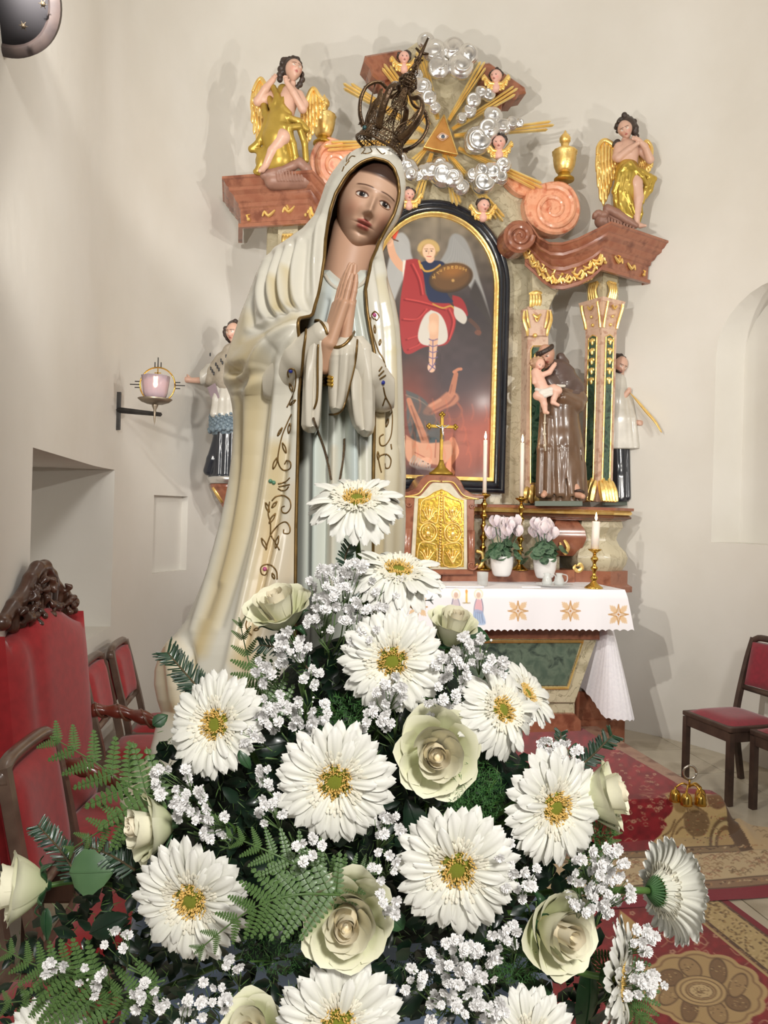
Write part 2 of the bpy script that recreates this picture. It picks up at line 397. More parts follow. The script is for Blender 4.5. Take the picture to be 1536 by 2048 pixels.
hr = plane_hit(1432, 1090, 1)
def arc_hit(px, py):                     # pixel on the curved apse wall -> angle, z
    r = Vector(ray(px, py)); best = None
    for i in range(0, 1801):
        a = pi * i / 1800; P = L(SC + RX(a) * cos(a), tc0 + 2.12 * 0.99 * sin(a), 0)
        # direction match in plan
        c = r.x * P.y - r.y * P.x
        if P.y > 0 and (best is None or abs(c) < best[0]): best = (abs(c), a, P.y)
    return best[1], EYE.z + r.z * best[2], best[2]
b, sW, top = side_wall('wall_right', 1, -4.5, tc0, (-2.2, -1.2, 0.9, 2.0), arch=True)
r_ = 0.5
b.add([L(sW, u, v) for u, v in top] + [L(sW + .5, u, v) for u, v in top], [(i, i + 1, 17 + i + 1, 17 + i) for i in range(16)])
b.add([L(sW + .5, u, v) for u, v in top] + [L(sW + .5, -1.2, .9), L(sW + .5, -2.2, .9)], [tuple(range(19))])
b.add([L(sW, -1.2, 2.0), L(sW, -1.2, .9), L(sW + .5, -1.2, .9), L(sW + .5, -1.2, 2.0), L(sW, -2.2, 2.0), L(sW, -2.2, .9), L(sW + .5, -2.2, .9), L(sW + .5, -2.2, 2.0)], [(0, 1, 2, 3), (4, 5, 6, 7), (1, 5, 6, 2)])
b.add([L(SC + 2.12, -4.5, 0), L(SC + 2.12, -4.5, 4.6), L(SC + 5.2, -4.6, 4.6), L(SC + 5.2, -4.6, 0), L(SC + 5.2, -13.0, 4.6), L(SC + 5.2, -13.0, 0)], [(0, 1, 2, 3), (3, 2, 4, 5)])
struct(b.obj('wall_right', PLASTER, smooth=False, recalc=False))
# ---- curved apse wall, with an arched niche on the right and a shallow one on the left; cut out with a boolean
zs = [(z, 1.0) for z in np.linspace(0, 4.6, 16)]
n = len(ARC); outer = [(SC + (s - SC) * (1.17 if s > SC else 1.36), (tc0 + (t - tc0) * 1.17) if t > tc0 else t) for s, t in ARC]
V = []; Fc = []
for z, k in zs:
    V += [L(s, t, z) for s, t in ARC] + [L(s, t, z) for s, t in outer]
m = 2 * n
for i in range(len(zs) - 1):
    for j in range(n - 1):
        Fc.append((i * m + j, i * m + j + 1, (i + 1) * m + j + 1, (i + 1) * m + j)); Fc.append((i * m + n + j, (i + 1) * m + n + j, (i + 1) * m + n + j + 1, i * m + n + j + 1))
    Fc.append((i * m, (i + 1) * m, (i + 1) * m + n, i * m + n)); Fc.append((i * m + n - 1, i * m + 2 * n - 1, (i + 1) * m + 2 * n - 1, (i + 1) * m + n - 1))
e_ = (len(zs) - 1) * m
for j in range(n - 1):
    Fc.append((j, n + j, n + j + 1, j + 1)); Fc.append((e_ + j, e_ + j + 1, e_ + n + j + 1, e_ + n + j))
apse = put('wall_apse', mesh('wall_apse', V, Fc, PLASTER, True, None, True))
struct(apse)
ha = plane_hit(66, 895, -1); hb = plane_hit(213, 937, -1)
def cutter(px0, px1, pytop, pybot, depth, arch):
    a0, zt, d0 = arc_hit(px0, pytop); a1, _, d1 = arc_hit(px1, pytop); _, zb_, _ = arc_hit((px0 + px1) / 2, pybot)
    P0 = Vector(L(SC + RX(a0) * cos(a0), tc0 + 2.1 * sin(a0), 0)); P1 = Vector(L(SC + RX(a1) * cos(a1), tc0 + 2.1 * sin(a1), 0))
    e = (P1 - P0); wd = e.length; e.normalize(); nr = Vector((e.y, -e.x, 0))
    if nr.dot(P0 - L(SC, tc0, 0)) < 0: nr = -nr
    if arch: pts = [(0, zb_), (wd, zb_)] + [(wd / 2 + wd / 2 * cos(pi * i / 14), zt - wd / 2 + wd / 2 * sin(pi * i / 14)) for i in range(15)]
    else: pts = [(0, zb_), (wd, zb_), (wd, zt), (0, zt)]
    b = B(); b.prism([P0 + e * u + Vector((0, 0, v)) - nr * 0.4 for u, v in pts], nr * (0.4 + depth))
    me = b.mesh('cut', None, False); o = bpy.data.objects.new('cut', me); COL.objects.link(o); return o
cuts = [cutter(1436, 1700, 590, 1092, 0.28, True), cutter(308, 376, 990, 1143, 0.05, False)]
b = B(); b.prism([L(SC - WLH + .3, ha[1], .95), L(SC - WLH + .3, hb[1], .95), L(SC - WLH + .3, hb[1], ha[2]), L(SC - WLH + .3, ha[1], ha[2])], ES * -.95)
o = bpy.data.objects.new('cut', b.mesh('cut', None, False)); COL.objects.link(o); cuts.append(o)
NAVEM = mat('nave_plaster', (176, 168, 152), rough=.9)
for c in cuts:
    md = apse.modifiers.new('cut', 'BOOLEAN'); md.object = c; md.operation = 'DIFFERENCE'; md.solver = 'EXACT'
dg = bpy.context.evaluated_depsgraph_get(); me2 = bpy.data.meshes.new_from_object(apse.evaluated_get(dg)); apse.modifiers.clear(); apse.data = me2
me2.polygons.foreach_set('use_smooth', [True] * len(me2.polygons))
try: me2.set_sharp_from_angle(angle=radians(25))
except Exception: pass
for c in cuts: bpy.data.objects.remove(c, do_unlink=True)
# ---- vault
b = B(); vz = [(4.6 + 1.75 * sin(a), max(cos(a), 0.002)) for a in [radians(q) for q in range(0, 91, 5)]]
b.grid(wall_grid(PLAN, vz)); struct(b.obj('ceiling', PLASTER, recalc=False))
# ---- back wall of the nave, behind the camera
b = B(); b.add([L(SC - 5.7, -13.0, 0), L(SC + 5.3, -13.0, 0), L(SC + 5.3, -13.0, 6.4), L(SC - 5.7, -13.0, 6.4)], [(0, 1, 2, 3)]); struct(b.obj('wall_back', NAVEM, smooth=False, recalc=False))
# ---- floor of stone slabs
FLOORM = mat('floor_stone', (186, 176, 156), (166, 154, 132), 0.35, scale=3, c3=(196, 186, 166), bump=0.05, bscale=12)
bed = B(); bed.add([L(SC - 5.8, -13.1, -0.012), L(SC + 5.4, -13.1, -0.012), L(SC + 5.4, 2.0, -0.012), L(SC - 5.8, 2.0, -0.012)], [(0, 1, 2, 3)])
fl = struct(bed.obj('floor', mat('mortar', (120, 112, 98), rough=0.9), smooth=False, recalc=False))
tm = None; S_ = 0.5
for i in range(11):
    for j in range(14):
        s, t = SC - 2.5 + i * S_, 1.5 - j * S_
        if tm is None:
            q = B(); q.box((0, 0, -0.006), (S_ - 0.006, S_ - 0.006, 0.012), bev=0.0015); tm = q.mesh('tile', FLOORM, False)
        o = child('tile', tm, fl, Matrix.Translation(L(s, t, 0)) @ Matrix.Rotation(YAW, 4, 'Z'))
# ---- the step the altar stands on
STEPM = mat('step_stone', (160, 122, 104), (130, 92, 78), 0.4, scale=8, c3=(176, 142, 122))
PR = toL(A(1378, 1578, 0))
b = B()
SR = 1.02 + 0.08; st0, st1 = -1.08, 1.0
b.prism([L(SR, st0, 0.18), L(SR, st1, 0.18), L(-1.7, st1, 0.18), L(-1.7, st0, 0.18)], (0, 0, -0.18), 0.008)
struct(b.obj('trim_altar_step', STEPM, smooth=False))
# ================================================================ THE ALTARPIECE
ALT = thing('altarpiece', 'tall baroque altarpiece of marbled wood with gilding against the curved wall', 'altar', L(S0, 0.9, 0))
def both(name, V, Fc, m, smooth=False, parent=ALT, only=False, auto=30):
    out = []
    for k in ((0,) if only else (0, 1)):
        VV = [mirror(v) for v in V] if k else V
        me = mesh(name, VV, Fc, m, smooth, None, True)
        if smooth:
            try: me.set_sharp_from_angle(angle=radians(auto))
            except Exception: pass
        out.append(put(name, me, parent))
    return out
def slab(name, pts, t, th, m, bev=0.008, only=False, parent=ALT):
    b = B(); b.prism([A(x, y, t) for x, y in pts], ET * th, bev); return both(name, b.V, b.F, m, only=only, parent=parent)
def whole(name, pts, t, th, m, bev=0.008, parent=ALT):       # right half traced, mirrored into one symmetric board
    P = [A(x, y, t) for x, y in pts]; P = P + [mirror(p) for p in reversed(P)]
    b = B(); b.prism(P, ET * th, bev); return put(name, b.mesh(name, m, False), parent)
# --- back boards
whole('back_board', [(884, 1010), (1068, 1010), (1066, 520), (1058, 470), (884, 470)], 0.93, 0.10, OCHRE)
att = spl2([(884, 86), (925, 92), (962, 128), (1006, 170), (1003, 200), (993, 235), (992, 275), (1003, 315), (1030, 352), (1056, 372), (1052, 400), (1048, 440), (1056, 475)], 4)
whole('attic_board', att + [(1056, 500), (884, 500)], 0.90, 0.09, OCHRE)
# --- arched picture frame
zap = A(884, 399, 0.84).z; hw = toL(A(1018, 700, 0.84))[0] - S0; zbt = A(940, 985, 0.84).z; rise = hw * 1.08; zsp = zap - rise
def arch_path(off, n=28):
    pts = [(S0 - hw + off, zbt + off), (S0 + hw - off, zbt + off)]
    pts += [(S0 + (hw - off) * cos(pi * i / n), zsp + (rise - off) * sin(pi * i / n)) for i in range(n + 1)]
    return pts
def frame_sweep(prof, t0):
    b = B(); rings = [[L(s, t0 + dt, z) for s, z in arch_path(o)] for o, dt in prof]
    b.grid(rings, closed=True); return b
PIC = thing('framed_painting', 'arched oil painting in a black and gold frame behind the tabernacle', 'painting', L(S0, 0.84, zbt))
frame_sweep([(0, .06), (0, .0), (.008, -.018), (.022, -.024), (.03, -.014), (.036, -.012), (.046, -.026), (.06, -.028), (.066, -.014), (.074, -.012), (.084, -.004), (.088, .012), (.088, .05)], 0.85).obj('frame', BLACKF, PIC, auto=50)
frame_sweep([(.086, .03), (.086, .004), (.094, -.006), (.106, -.002), (.112, .01), (.12, .014), (.12, .05)], 0.85).obj('gilt_inner_frame', GOLD, PIC, auto=50)
# --- painted canvas: colours laid on a fine grid
def canvas_image(nx, ny, x0, x1, y0, y1, base):
    X, Y = np.meshgrid(np.linspace(x0, x1, nx), np.linspace(y0, y1, ny)); C_ = base(X, Y)
    return X, Y, C_
class Paint:                              # colours laid on a fine mesh; each stroke touches only the rows and columns it needs
    def __init__(s, X, Y, C_):
        s.X, s.Y, s.C = X, Y, C_
        s.ry = (Y.min(1), Y.max(1)); s.rx = (X.min(1), X.max(1)); s.cy = (Y.min(0), Y.max(0)); s.cx = (X.min(0), X.max(0))
    def _w(s, x0, x1, y0, y1):
        r = np.nonzero((s.ry[1] >= y0) & (s.ry[0] <= y1) & (s.rx[1] >= x0) & (s.rx[0] <= x1))[0]; c = np.nonzero((s.cx[1] >= x0) & (s.cx[0] <= x1) & (s.cy[1] >= y0) & (s.cy[0] <= y1))[0]
        if not len(r) or not len(c): return None
        return (slice(r[0], r[-1] + 1), slice(c[0], c[-1] + 1))
    def _mix(s, w_, m, c, a): m = np.clip(m, 0, 1)[..., None] * a; s.C[w_] = s.C[w_] * (1 - m) + np.array(c, float) * m
    def ell(s, cx, cy, rx, ry, c, ang=0, soft=0.15, a=1.0):
        R = max(rx, ry) * (1 + soft); w_ = s._w(cx - R, cx + R, cy - R, cy + R)
        if w_ is None: return s
        X, Y = s.X[w_], s.Y[w_]; u = (X - cx) * cos(ang) + (Y - cy) * sin(ang); v = -(X - cx) * sin(ang) + (Y - cy) * cos(ang)
        s._mix(w_, (1 - np.sqrt((u / rx) ** 2 + (v / ry) ** 2)) / soft + 0.5, c, a); return s
    def poly(s, pts, c, soft=1.5, a=1.0):
        pts = np.array(spl2(list(pts) + [pts[0]], 5)); w_ = s._w(pts[:, 0].min() - 5, pts[:, 0].max() + 5, pts[:, 1].min() - 5, pts[:, 1].max() + 5)
        if w_ is None: return s
        X, Y = s.X[w_], s.Y[w_]; ins = np.zeros(X.shape, bool); dm = np.full(X.shape, 1e9)
        for i in range(len(pts) - 1):
            (x1, y1), (x2, y2) = pts[i], pts[i + 1]
            if y1 != y2: ins ^= ((Y > min(y1, y2)) & (Y <= max(y1, y2))) & (X < x1 + (Y - y1) * (x2 - x1) / (y2 - y1))
            L2 = (x2 - x1) ** 2 + (y2 - y1) ** 2 + 1e-9; t = np.clip(((X - x1) * (x2 - x1) + (Y - y1) * (y2 - y1)) / L2, 0, 1)
            dm = np.minimum(dm, np.hypot(X - x1 - t * (x2 - x1), Y - y1 - t * (y2 - y1)))
        s._mix(w_, np.where(ins, dm, -dm) / soft + 0.5, c, a); return s
    def line(s, pts, wd, c, a=1.0, soft=1.0, wd2=None):
        pts = np.array(spl2(pts, 6)) if len(pts) > 2 else np.array(pts, float); n = len(pts); q_ = max(wd, wd2 or 0) + soft + 1
        w_ = s._w(pts[:, 0].min() - q_, pts[:, 0].max() + q_, pts[:, 1].min() - q_, pts[:, 1].max() + q_)
        if w_ is None: return s
        X, Y = s.X[w_], s.Y[w_]; m = np.full(X.shape, -1e9)
        for i in range(n - 1):
            (x1, y1), (x2, y2) = pts[i], pts[i + 1]; q = i / max(n - 1, 1); k = wd + ((wd2 if wd2 is not None else wd) - wd) * q
            L2 = (x2 - x1) ** 2 + (y2 - y1) ** 2 + 1e-9; t = np.clip(((X - x1) * (x2 - x1) + (Y - y1) * (y2 - y1)) / L2, 0, 1)
            m = np.maximum(m, k - np.hypot(X - x1 - t * (x2 - x1), Y - y1 - t * (y2 - y1)))
        s._mix(w_, m / soft + 0.5, c, a); return s
def vnoise(X, Y, sc_, seed=0):
    r = np.random.RandomState(seed); G = r.rand(64, 64); x = (X / sc_) % 63; y = (Y / sc_) % 63; i = x.astype(int); j = y.astype(int); fx = x - i; fy = y - j
    fx = fx * fx * (3 - 2 * fx); fy = fy * fy * (3 - 2 * fy)
    return (G[j, i] * (1 - fx) + G[j, (i + 1) % 64] * fx) * (1 - fy) + (G[(j + 1) % 64, i] * (1 - fx) + G[(j + 1) % 64, (i + 1) % 64] * fx) * fy
nx, ny = 210, 470
Sg = np.linspace(S0 - hw + .1, S0 + hw - .1, nx); Zg = np.linspace(zap - .1, zbt + .1, ny)
SS, ZZ = np.meshgrid(Sg, Zg); tP = 0.885
Pw = np.array(F0)[None, None] + SS[..., None] * np.array(ES) + tP * np.array(ET) + ZZ[..., None] * np.array(UP)
PXg, PYg = PX(Pw)
top = np.array([138, 128, 110.]); mid = np.array([74, 62, 62.]); low = np.array([96, 60, 52.])
q = np.clip((PYg - 430) / 250, 0, 1)[..., None]; q2 = np.clip((PYg - 700) / 160, 0, 1)[..., None]
base = top * (1 - q) + mid * q; base = base * (1 - q2) + low * q2
side = np.clip(np.abs(PXg - 880) / 130, 0, 1)[..., None] ** 2; base = base * (1 - 0.42 * side)
nz = vnoise(PXg, PYg, 14, 3)[..., None]; base = base * (0.86 + 0.28 * nz)
pt = Paint(PXg, PYg, base)
pt.ell(960, 850, 70, 75, (176, 84, 66), soft=1.2, a=.75).ell(905, 905, 90, 60, (178, 92, 74), soft=1.2, a=.6).ell(830, 800, 40, 60, (170, 70, 50), soft=1.2, a=.5)
pt.ell(930, 620, 70, 50, (52, 46, 50), soft=1.2, a=.8).ell(925, 760, 70, 60, (58, 50, 58), soft=1.3, a=.7)
# wings
pt.poly([(790, 470), (805, 465), (818, 480), (822, 505), (826, 530), (806, 560), (790, 600), (775, 640), (770, 560)], (168, 168, 166), 4).poly([(880, 522), (893, 500), (900, 475), (912, 467), (930, 478), (945, 510), (958, 555), (972, 600), (980, 640), (955, 600), (930, 560), (905, 535)], (150, 150, 148), 4)
for i in range(9): pt.line([(796 + i * 2.6, 472 + i * 3), (800 + i * 2.4, 520), (790 + i * 3.2, 560)], .7, (176, 176, 174), .5)
for i in range(10): pt.line([(908 + i * 3.2, 474 + i * 4), (902 + i * 5, 510 + i * 4), (890 + i * 7, 525 + i * 7)], .7, (170, 168, 166), .45)
pt.poly([(950, 560), (965, 590), (985, 650), (960, 620), (940, 590)], (60, 54, 52), 5)
# flaming sword arm
pt.poly([(788, 440), (800, 445), (797, 462), (789, 480), (784, 470), (783, 455)], (214, 78, 52), 2.5).line([(779, 476), (796, 482)], 1.2, (90, 60, 40))
pt.line([(780, 486), (786, 510), (800, 530), (812, 538)], 7, (212, 164, 134), wd2=9).ell(780, 484, 7, 9, (222, 176, 146)).ell(779, 480, 5, 4, (232, 190, 160))
pt.poly([(806, 520), (820, 524), (824, 545), (816, 562), (806, 552)], (222, 216, 204), 2)
# red cloak and tunic
pt.poly([(812, 520), (832, 518), (845, 528), (850, 552), (852, 590), (880, 598), (905, 612), (912, 640), (905, 670), (890, 690), (850, 694), (820, 708), (806, 700), (800, 660), (800, 610), (805, 570)], (160, 48, 50), 2)
pt.poly([(905, 590), (922, 596), (932, 612), (935, 632), (915, 620), (905, 605)], (152, 44, 48), 2)
for a_ in ([(822, 530), (836, 560), (842, 590)], [(808, 600), (840, 606), (890, 620)], [(804, 640), (830, 640), (850, 620)], [(812, 680), (840, 668), (850, 640)], [(895, 620), (904, 645), (895, 680)], [(815, 700), (835, 690), (846, 672)]):
    pt.line(a_, 1.6, (120, 20, 26), .8, 2); pt.line([(x + 4, y - 2) for x, y in a_], 1.3, (216, 84, 78), .7, 2)
pt.poly([(838, 528), (850, 522), (880, 522), (890, 532), (886, 560), (896, 590), (906, 604), (880, 606), (858, 600), (850, 570), (846, 545)], (34, 44, 74), 2)
pt.line([(842, 530), (850, 542), (866, 540), (880, 530)], 2, (196, 150, 70)).line([(838, 522), (842, 536)], 2, (196, 150, 70)).line([(866, 608), (885, 616), (902, 612), (912, 622)], 1.6, (190, 144, 66))
# skirt, leg, sandal laces
pt.poly([(862, 620), (880, 628), (892, 650), (895, 678), (880, 690), (848, 690), (836, 676), (840, 650), (850, 630)], (206, 200, 190), 2).poly([(908, 612), (925, 620), (934, 636), (928, 648), (914, 640), (908, 628)], (200, 194, 184), 2)
pt.line([(868, 636), (868, 670), (866, 700), (864, 722)], 10, (216, 172, 142), wd2=6).ell(866, 655, 9, 12, (228, 188, 158), soft=.8).ell(863, 735, 8, 10, (222, 180, 152))
for yy in (678, 690, 702, 714): pt.line([(858, yy), (866, yy + 3), (875, yy)], 0.9, (110, 92, 132))
pt.line([(866, 680), (865, 735)], .9, (110, 92, 132)).line([(857, 728), (870, 738)], 1, (110, 92, 132)).line([(871, 726), (858, 742)], 1, (110, 92, 132))
# neck, face, curls
pt.ell(860, 516, 9, 10, (224, 180, 150)).ell(857, 498, 20, 19, (170, 138, 86), soft=.3).ell(858, 503, 13, 16, (232, 192, 162), soft=.2)
for i in range(12):
    a = pi + pi * i / 11; pt.ell(857 + 18 * cos(a), 499 + 16 * sin(a), 4.5, 4.5, (196, 166, 108), soft=.6, a=.9)
pt.ell(853, 502, 2.2, 1.2, (70, 50, 44)).ell(863, 502, 2.2, 1.2, (70, 50, 44)).line([(858, 502), (857, 508)], .7, (190, 140, 116)).line([(854, 513), (862, 513)], .8, (176, 70, 64)).line([(849, 498), (856, 498)], .6, (120, 84, 60)).line([(860, 498), (867, 498)], .6, (120, 84, 60))
# oval shield with raised letters round its rim
pt.ell(902, 556, 44, 29, (58, 44, 32), ang=-.22, soft=.08).ell(902, 555, 41, 26, (104, 74, 44), ang=-.22, soft=.3).ell(905, 542, 22, 12, (158, 104, 50), ang=-.22, soft=1.2, a=.8).ell(906, 561, 3, 3, (190, 150, 90), soft=.8)
g_ = [[(0, 5), (0, 0), (3, 3), (6, 0), (6, 5)], [(0, 0), (0, 5)], [(5, 0), (0, 2), (5, 5)], [(0, 0), (0, 4), (4, 4), (4, 0)], [(0, 0), (4, 0), (2, 0), (2, 5)], [(0, 0), (0, 5), (4, 4), (4, 1), (0, 0)], [(4, 0), (0, 0), (0, 2), (3, 2), (0, 2), (0, 5), (4, 5)], [(0, 0), (0, 5), (4, 5), (4, 0), (0, 0)], [(0, 0), (0, 5), (4, 5), (4, 0)], [(4, 0), (0, 1), (4, 4), (0, 5)], [(0, 1), (3, 0), (2, 3), (2, 5)]]
for i, gl in enumerate(g_):
    a = pi + .45 + (pi - .9) * i / (len(g_) - 1); u, v = 37 * cos(a), 22 * sin(a); cx_ = 902 + u * cos(-.22) - v * sin(-.22); cy_ = 555 + u * sin(-.22) + v * cos(-.22) + 2
    for k in range(len(gl) - 1): pt.line([(cx_ - 2 + gl[k][0] * .8, cy_ - 2 + gl[k][1] * .9), (cx_ - 2 + gl[k + 1][0] * .8, cy_ - 2 + gl[k + 1][1] * .9)], .55, (206, 160, 84))
# reaching arm in the dark, falling figure upside down with bat wings and a tail
pt.line([(940, 640), (955, 655), (958, 668)], 4, (92, 62, 50), .8).ell(956, 665, 7, 5, (120, 74, 58), a=.8)
pt.poly([(812, 780), (850, 800), (880, 850), (888, 880), (870, 900), (850, 905), (830, 890), (815, 850)], (84, 84, 84), 3).poly([(850, 880), (870, 875), (885, 892), (870, 905)], (60, 74, 80), 3)
pt.line([(812, 790), (850, 808), (880, 850)], 1.2, (120, 108, 98)).line([(820, 800), (850, 860), (858, 895)], .9, (110, 104, 98))
pt.line([(912, 748), (908, 765), (903, 788)], 4.5, (176, 112, 84), wd2=7).line([(908, 744), (916, 739), (922, 738)], 3, (190, 124, 94)).poly([(893, 784), (912, 786), (918, 798), (908, 810), (888, 818), (862, 830), (846, 826), (856, 810), (876, 798)], (186, 122, 94), 4, .9)
pt.line([(910, 792), (896, 808), (860, 826)], 2, (124, 70, 58), .7, 2).line([(904, 770), (900, 786)], 1.2, (122, 70, 58), .6, 2).line([(880, 800), (860, 812)], 3, (208, 150, 120), .6, 3).poly([(822, 800), (860, 815), (880, 850), (850, 860)], (92, 74, 70), 5, .6)
pt.line([(915, 806), (924, 822), (915, 838), (895, 838)], 2.4, (140, 78, 62)).line([(818, 800), (826, 822), (838, 850), (850, 884)], 5, (184, 126, 98), wd2=8, soft=2).line([(822, 812), (834, 846), (846, 880)], 1.4, (124, 74, 60), .6, 2)
pt.poly([(812, 870), (840, 885), (875, 885), (905, 880), (912, 895), (905, 915), (880, 930), (850, 925), (820, 925), (810, 905)], (210, 154, 124), 3).line([(905, 880), (912, 905), (898, 930), (904, 945)], 6, (222, 146, 112))
pt.line([(872, 880), (870, 915)], 1, (176, 104, 80)).line([(830, 905), (850, 915)], 1, (176, 104, 80)).ell(850, 925, 14, 10, (232, 170, 140), ang=-.3)
for i in range(9): pt.line([(828 + 4 * i, 912 + 2.2 * i), (820 + 5 * i, 928 + i * 1.6), (836 + 4 * i, 938)], 1.7, (186, 178, 168), .8)
pt.ell(846, 923, 2, 1.2, (90, 50, 40)).ell(856, 928, 2, 1.2, (90, 50, 40)).ell(830, 945, 40, 12, (66, 46, 48), soft=1, a=.8)
for i in range(26):
    x_ = 812 + (i * 37 % 180); y_ = 820 + (i * 53 % 120); pt.line([(x_, y_), (x_ + 4, y_ - 14), (x_ + 1, y_ - 30)], 1.6, (222, 108, 70), .25, 3)
V = Pw.reshape(-1, 3); Cc = lin(pt.C.reshape(-1, 3))
ins = ((SS - S0) / (hw - .1)) ** 2 + (np.maximum(ZZ - zsp, 0) / (rise - .1)) ** 2 <= 1.02
ins |= ZZ < zsp
Fc = [(j * nx + i, j * nx + i + 1, (j + 1) * nx + i + 1, (j + 1) * nx + i) for j in range(ny - 1) for i in range(nx - 1) if ins[j, i] and ins[j + 1, i + 1] and ins[j, i + 1] and ins[j + 1, i]]
put('canvas', mesh('canvas', V, Fc, matcol('oil_paint', 0.44, coat=0.04), False, Cc), PIC)
# --- inner pilasters
slab('inner_pilaster', [(1052, 1002), (1096, 1002), (1098, 612), (1056, 612)], 0.80, 0.13, ROSEM)
slab('green_panel', [(1062, 965), (1086, 965), (1089, 702), (1083, 694), (1066, 694), (1064, 702)], 0.79, 0.02, GREENM)
def trims(name, pts, t, r, m, closed=True, n=6):
    P = [A(x, y, t) for x, y in pts]
    if closed: P.append(P[0])
    b = B(); b.tube(P, r, n, nrm=ET); return both(name, b.V, b.F, m, True)
trims('gilt_moulding', [(1061, 967), (1088, 967), (1091, 700), (1084, 692), (1066, 692), (1062, 700)], 0.787, .005, GOLD)
slab('capital', [(1052, 672), (1051, 655), (1046, 632), (1046, 618), (1104, 618), (1104, 632), (1099, 655), (1096, 672)], 0.775, 0.05, ROSEM)
def leafy(name, items, t, m, r=.010):     # carved gilt leaves: fat tapering tubes with curled tips
    b = B()
    for pts, k in items:
        P = spl([A(x, y, t - .012 * (1 + .8 * sin(pi * i / max(len(pts) - 1, 1)))) for i, (x, y) in enumerate(pts)], 4); n = len(P)
        b.tube(P, [r * k * (0.35 + 1.0 * sin(pi * (0.12 + 0.83 * i / n))) for i in range(n)], 6, nrm=ET, flat=.6)
    return both(name, b.V, b.F, m, True)
leafy('gilt_capital_leaf', [([(1049, 622), (1048, 640), (1054, 660), (1055, 672)], 1.1), ([(1101, 622), (1102, 640), (1096, 660), (1094, 672)], 1.1), ([(1054, 620), (1056, 640), (1060, 656)], .8), ([(1096, 620), (1094, 640), (1090, 656)], .8), ([(1066, 628), (1074, 634), (1082, 628)], .9), ([(1070, 634), (1074, 642), (1079, 634)], .6)], 0.775, GOLD)
leafy('gilt_corbel', [([(1062 + 6 * i, 586), (1063 + 5.5 * i, 600), (1061 + 6 * i, 614)], 1.3) for i in range(4)] + [([(1058, 588), (1073, 584), (1086, 588)], 1.1)], 0.80, GOLD)
b = B(); b.ball(A(1070, 671, .77), .018, 6); both('gilt_boss', b.V, b.F, GOLD, True)
def shell_base(name, px0, px1, py0, py1, t, n=5):
    it = []
    for i in range(n):
        x = px0 + (px1 - px0) * (i + .5) / n; it.append(([(x, py0 + abs(i - n // 2) * 4), (x + (i - n / 2) * 1.5, (py0 + py1) / 2), (x + (i - n / 2) * 2.4 + 1, py1)], 1.8))
        it.append(([(x - 4, py0 + 14), (x - 6, (py0 + py1) / 2 + 8), (x - 2, py1)], 1.1))
    return leafy(name, it, t, GOLD, .011)
shell_base('gilt_base', 1050, 1092, 966, 1006, 0.79, 4)
leafy('gilt_husk', [([(1075, 704 + 20 * i), (1070, 712 + 20 * i), (1074, 722 + 20 * i)], .8) for i in range(2)] + [([(1078, 704 + 20 * i), (1083, 712 + 20 * i), (1077, 722 + 20 * i)], .8) for i in range(2)], .785, GOLD)
# --- corner pillars standing forward, turned on edge
pc = toL(A(1213, 800, 0.60)); pcs = pc[0]; pct = 0.72
def zat(py, t=0.62, px=1213): return A(px, py, t).z
hd = 0.116; PRT = radians(-24)
def turned(z0, z1, r0, r1=None, n=4):
    r1 = r0 if r1 is None else r1; b = B()
    V = [L(pcs + r0 * cos(a), pct + r0 * sin(a), z0) for a in (-pi / 2 + PRT, PRT, pi / 2 + PRT, pi + PRT)] + [L(pcs + r1 * cos(a), pct + r1 * sin(a), z1) for a in (-pi / 2 + PRT, PRT, pi / 2 + PRT, pi + PRT)]
    return b.add(V, [(0, 1, 5, 4), (1, 2, 6, 5), (2, 3, 7, 6), (3, 0, 4, 7), (3, 2, 1, 0), (4, 5, 6, 7)])
zb0, zc0, zc1, zt0 = zat(1004), zat(640), zat(598), zat(530)
b = turned(zb0, zc0, hd); both('corner_pillar', b.V, b.F, ROSEM)
b = B()
for z0, z1, r0, r1 in ((zc0 - .06, zc0 + .02, hd + .002, hd + .012), (zc0 + .02, zc1 - .03, hd + .012, hd + .045), (zc1 - .03, zc1, hd + .05, hd + .06)): q = turned(z0, z1, r0, r1); b.add(q.V, q.F)
both('pillar_capital', b.V, b.F, ROSEM)
b = turned(zc1, zt0 + .02, hd - .004); both('impost_block', b.V, b.F, OCHRE)
def face_pt(side, u, z, o=0.0):           # side -1: left face of the pillar, +1: right face; u 0..1 from the front edge
    Rm = Matrix.Rotation(PRT, 2); fx = Vector((0, -hd)); ex = Vector((side * hd, 0)); p = Rm @ fx.lerp(ex, u); nn = Rm @ Vector((side * 1, -1)).normalized()
    return L(pcs + p.x + nn.x * o, pct + p.y + nn.y * o, z)
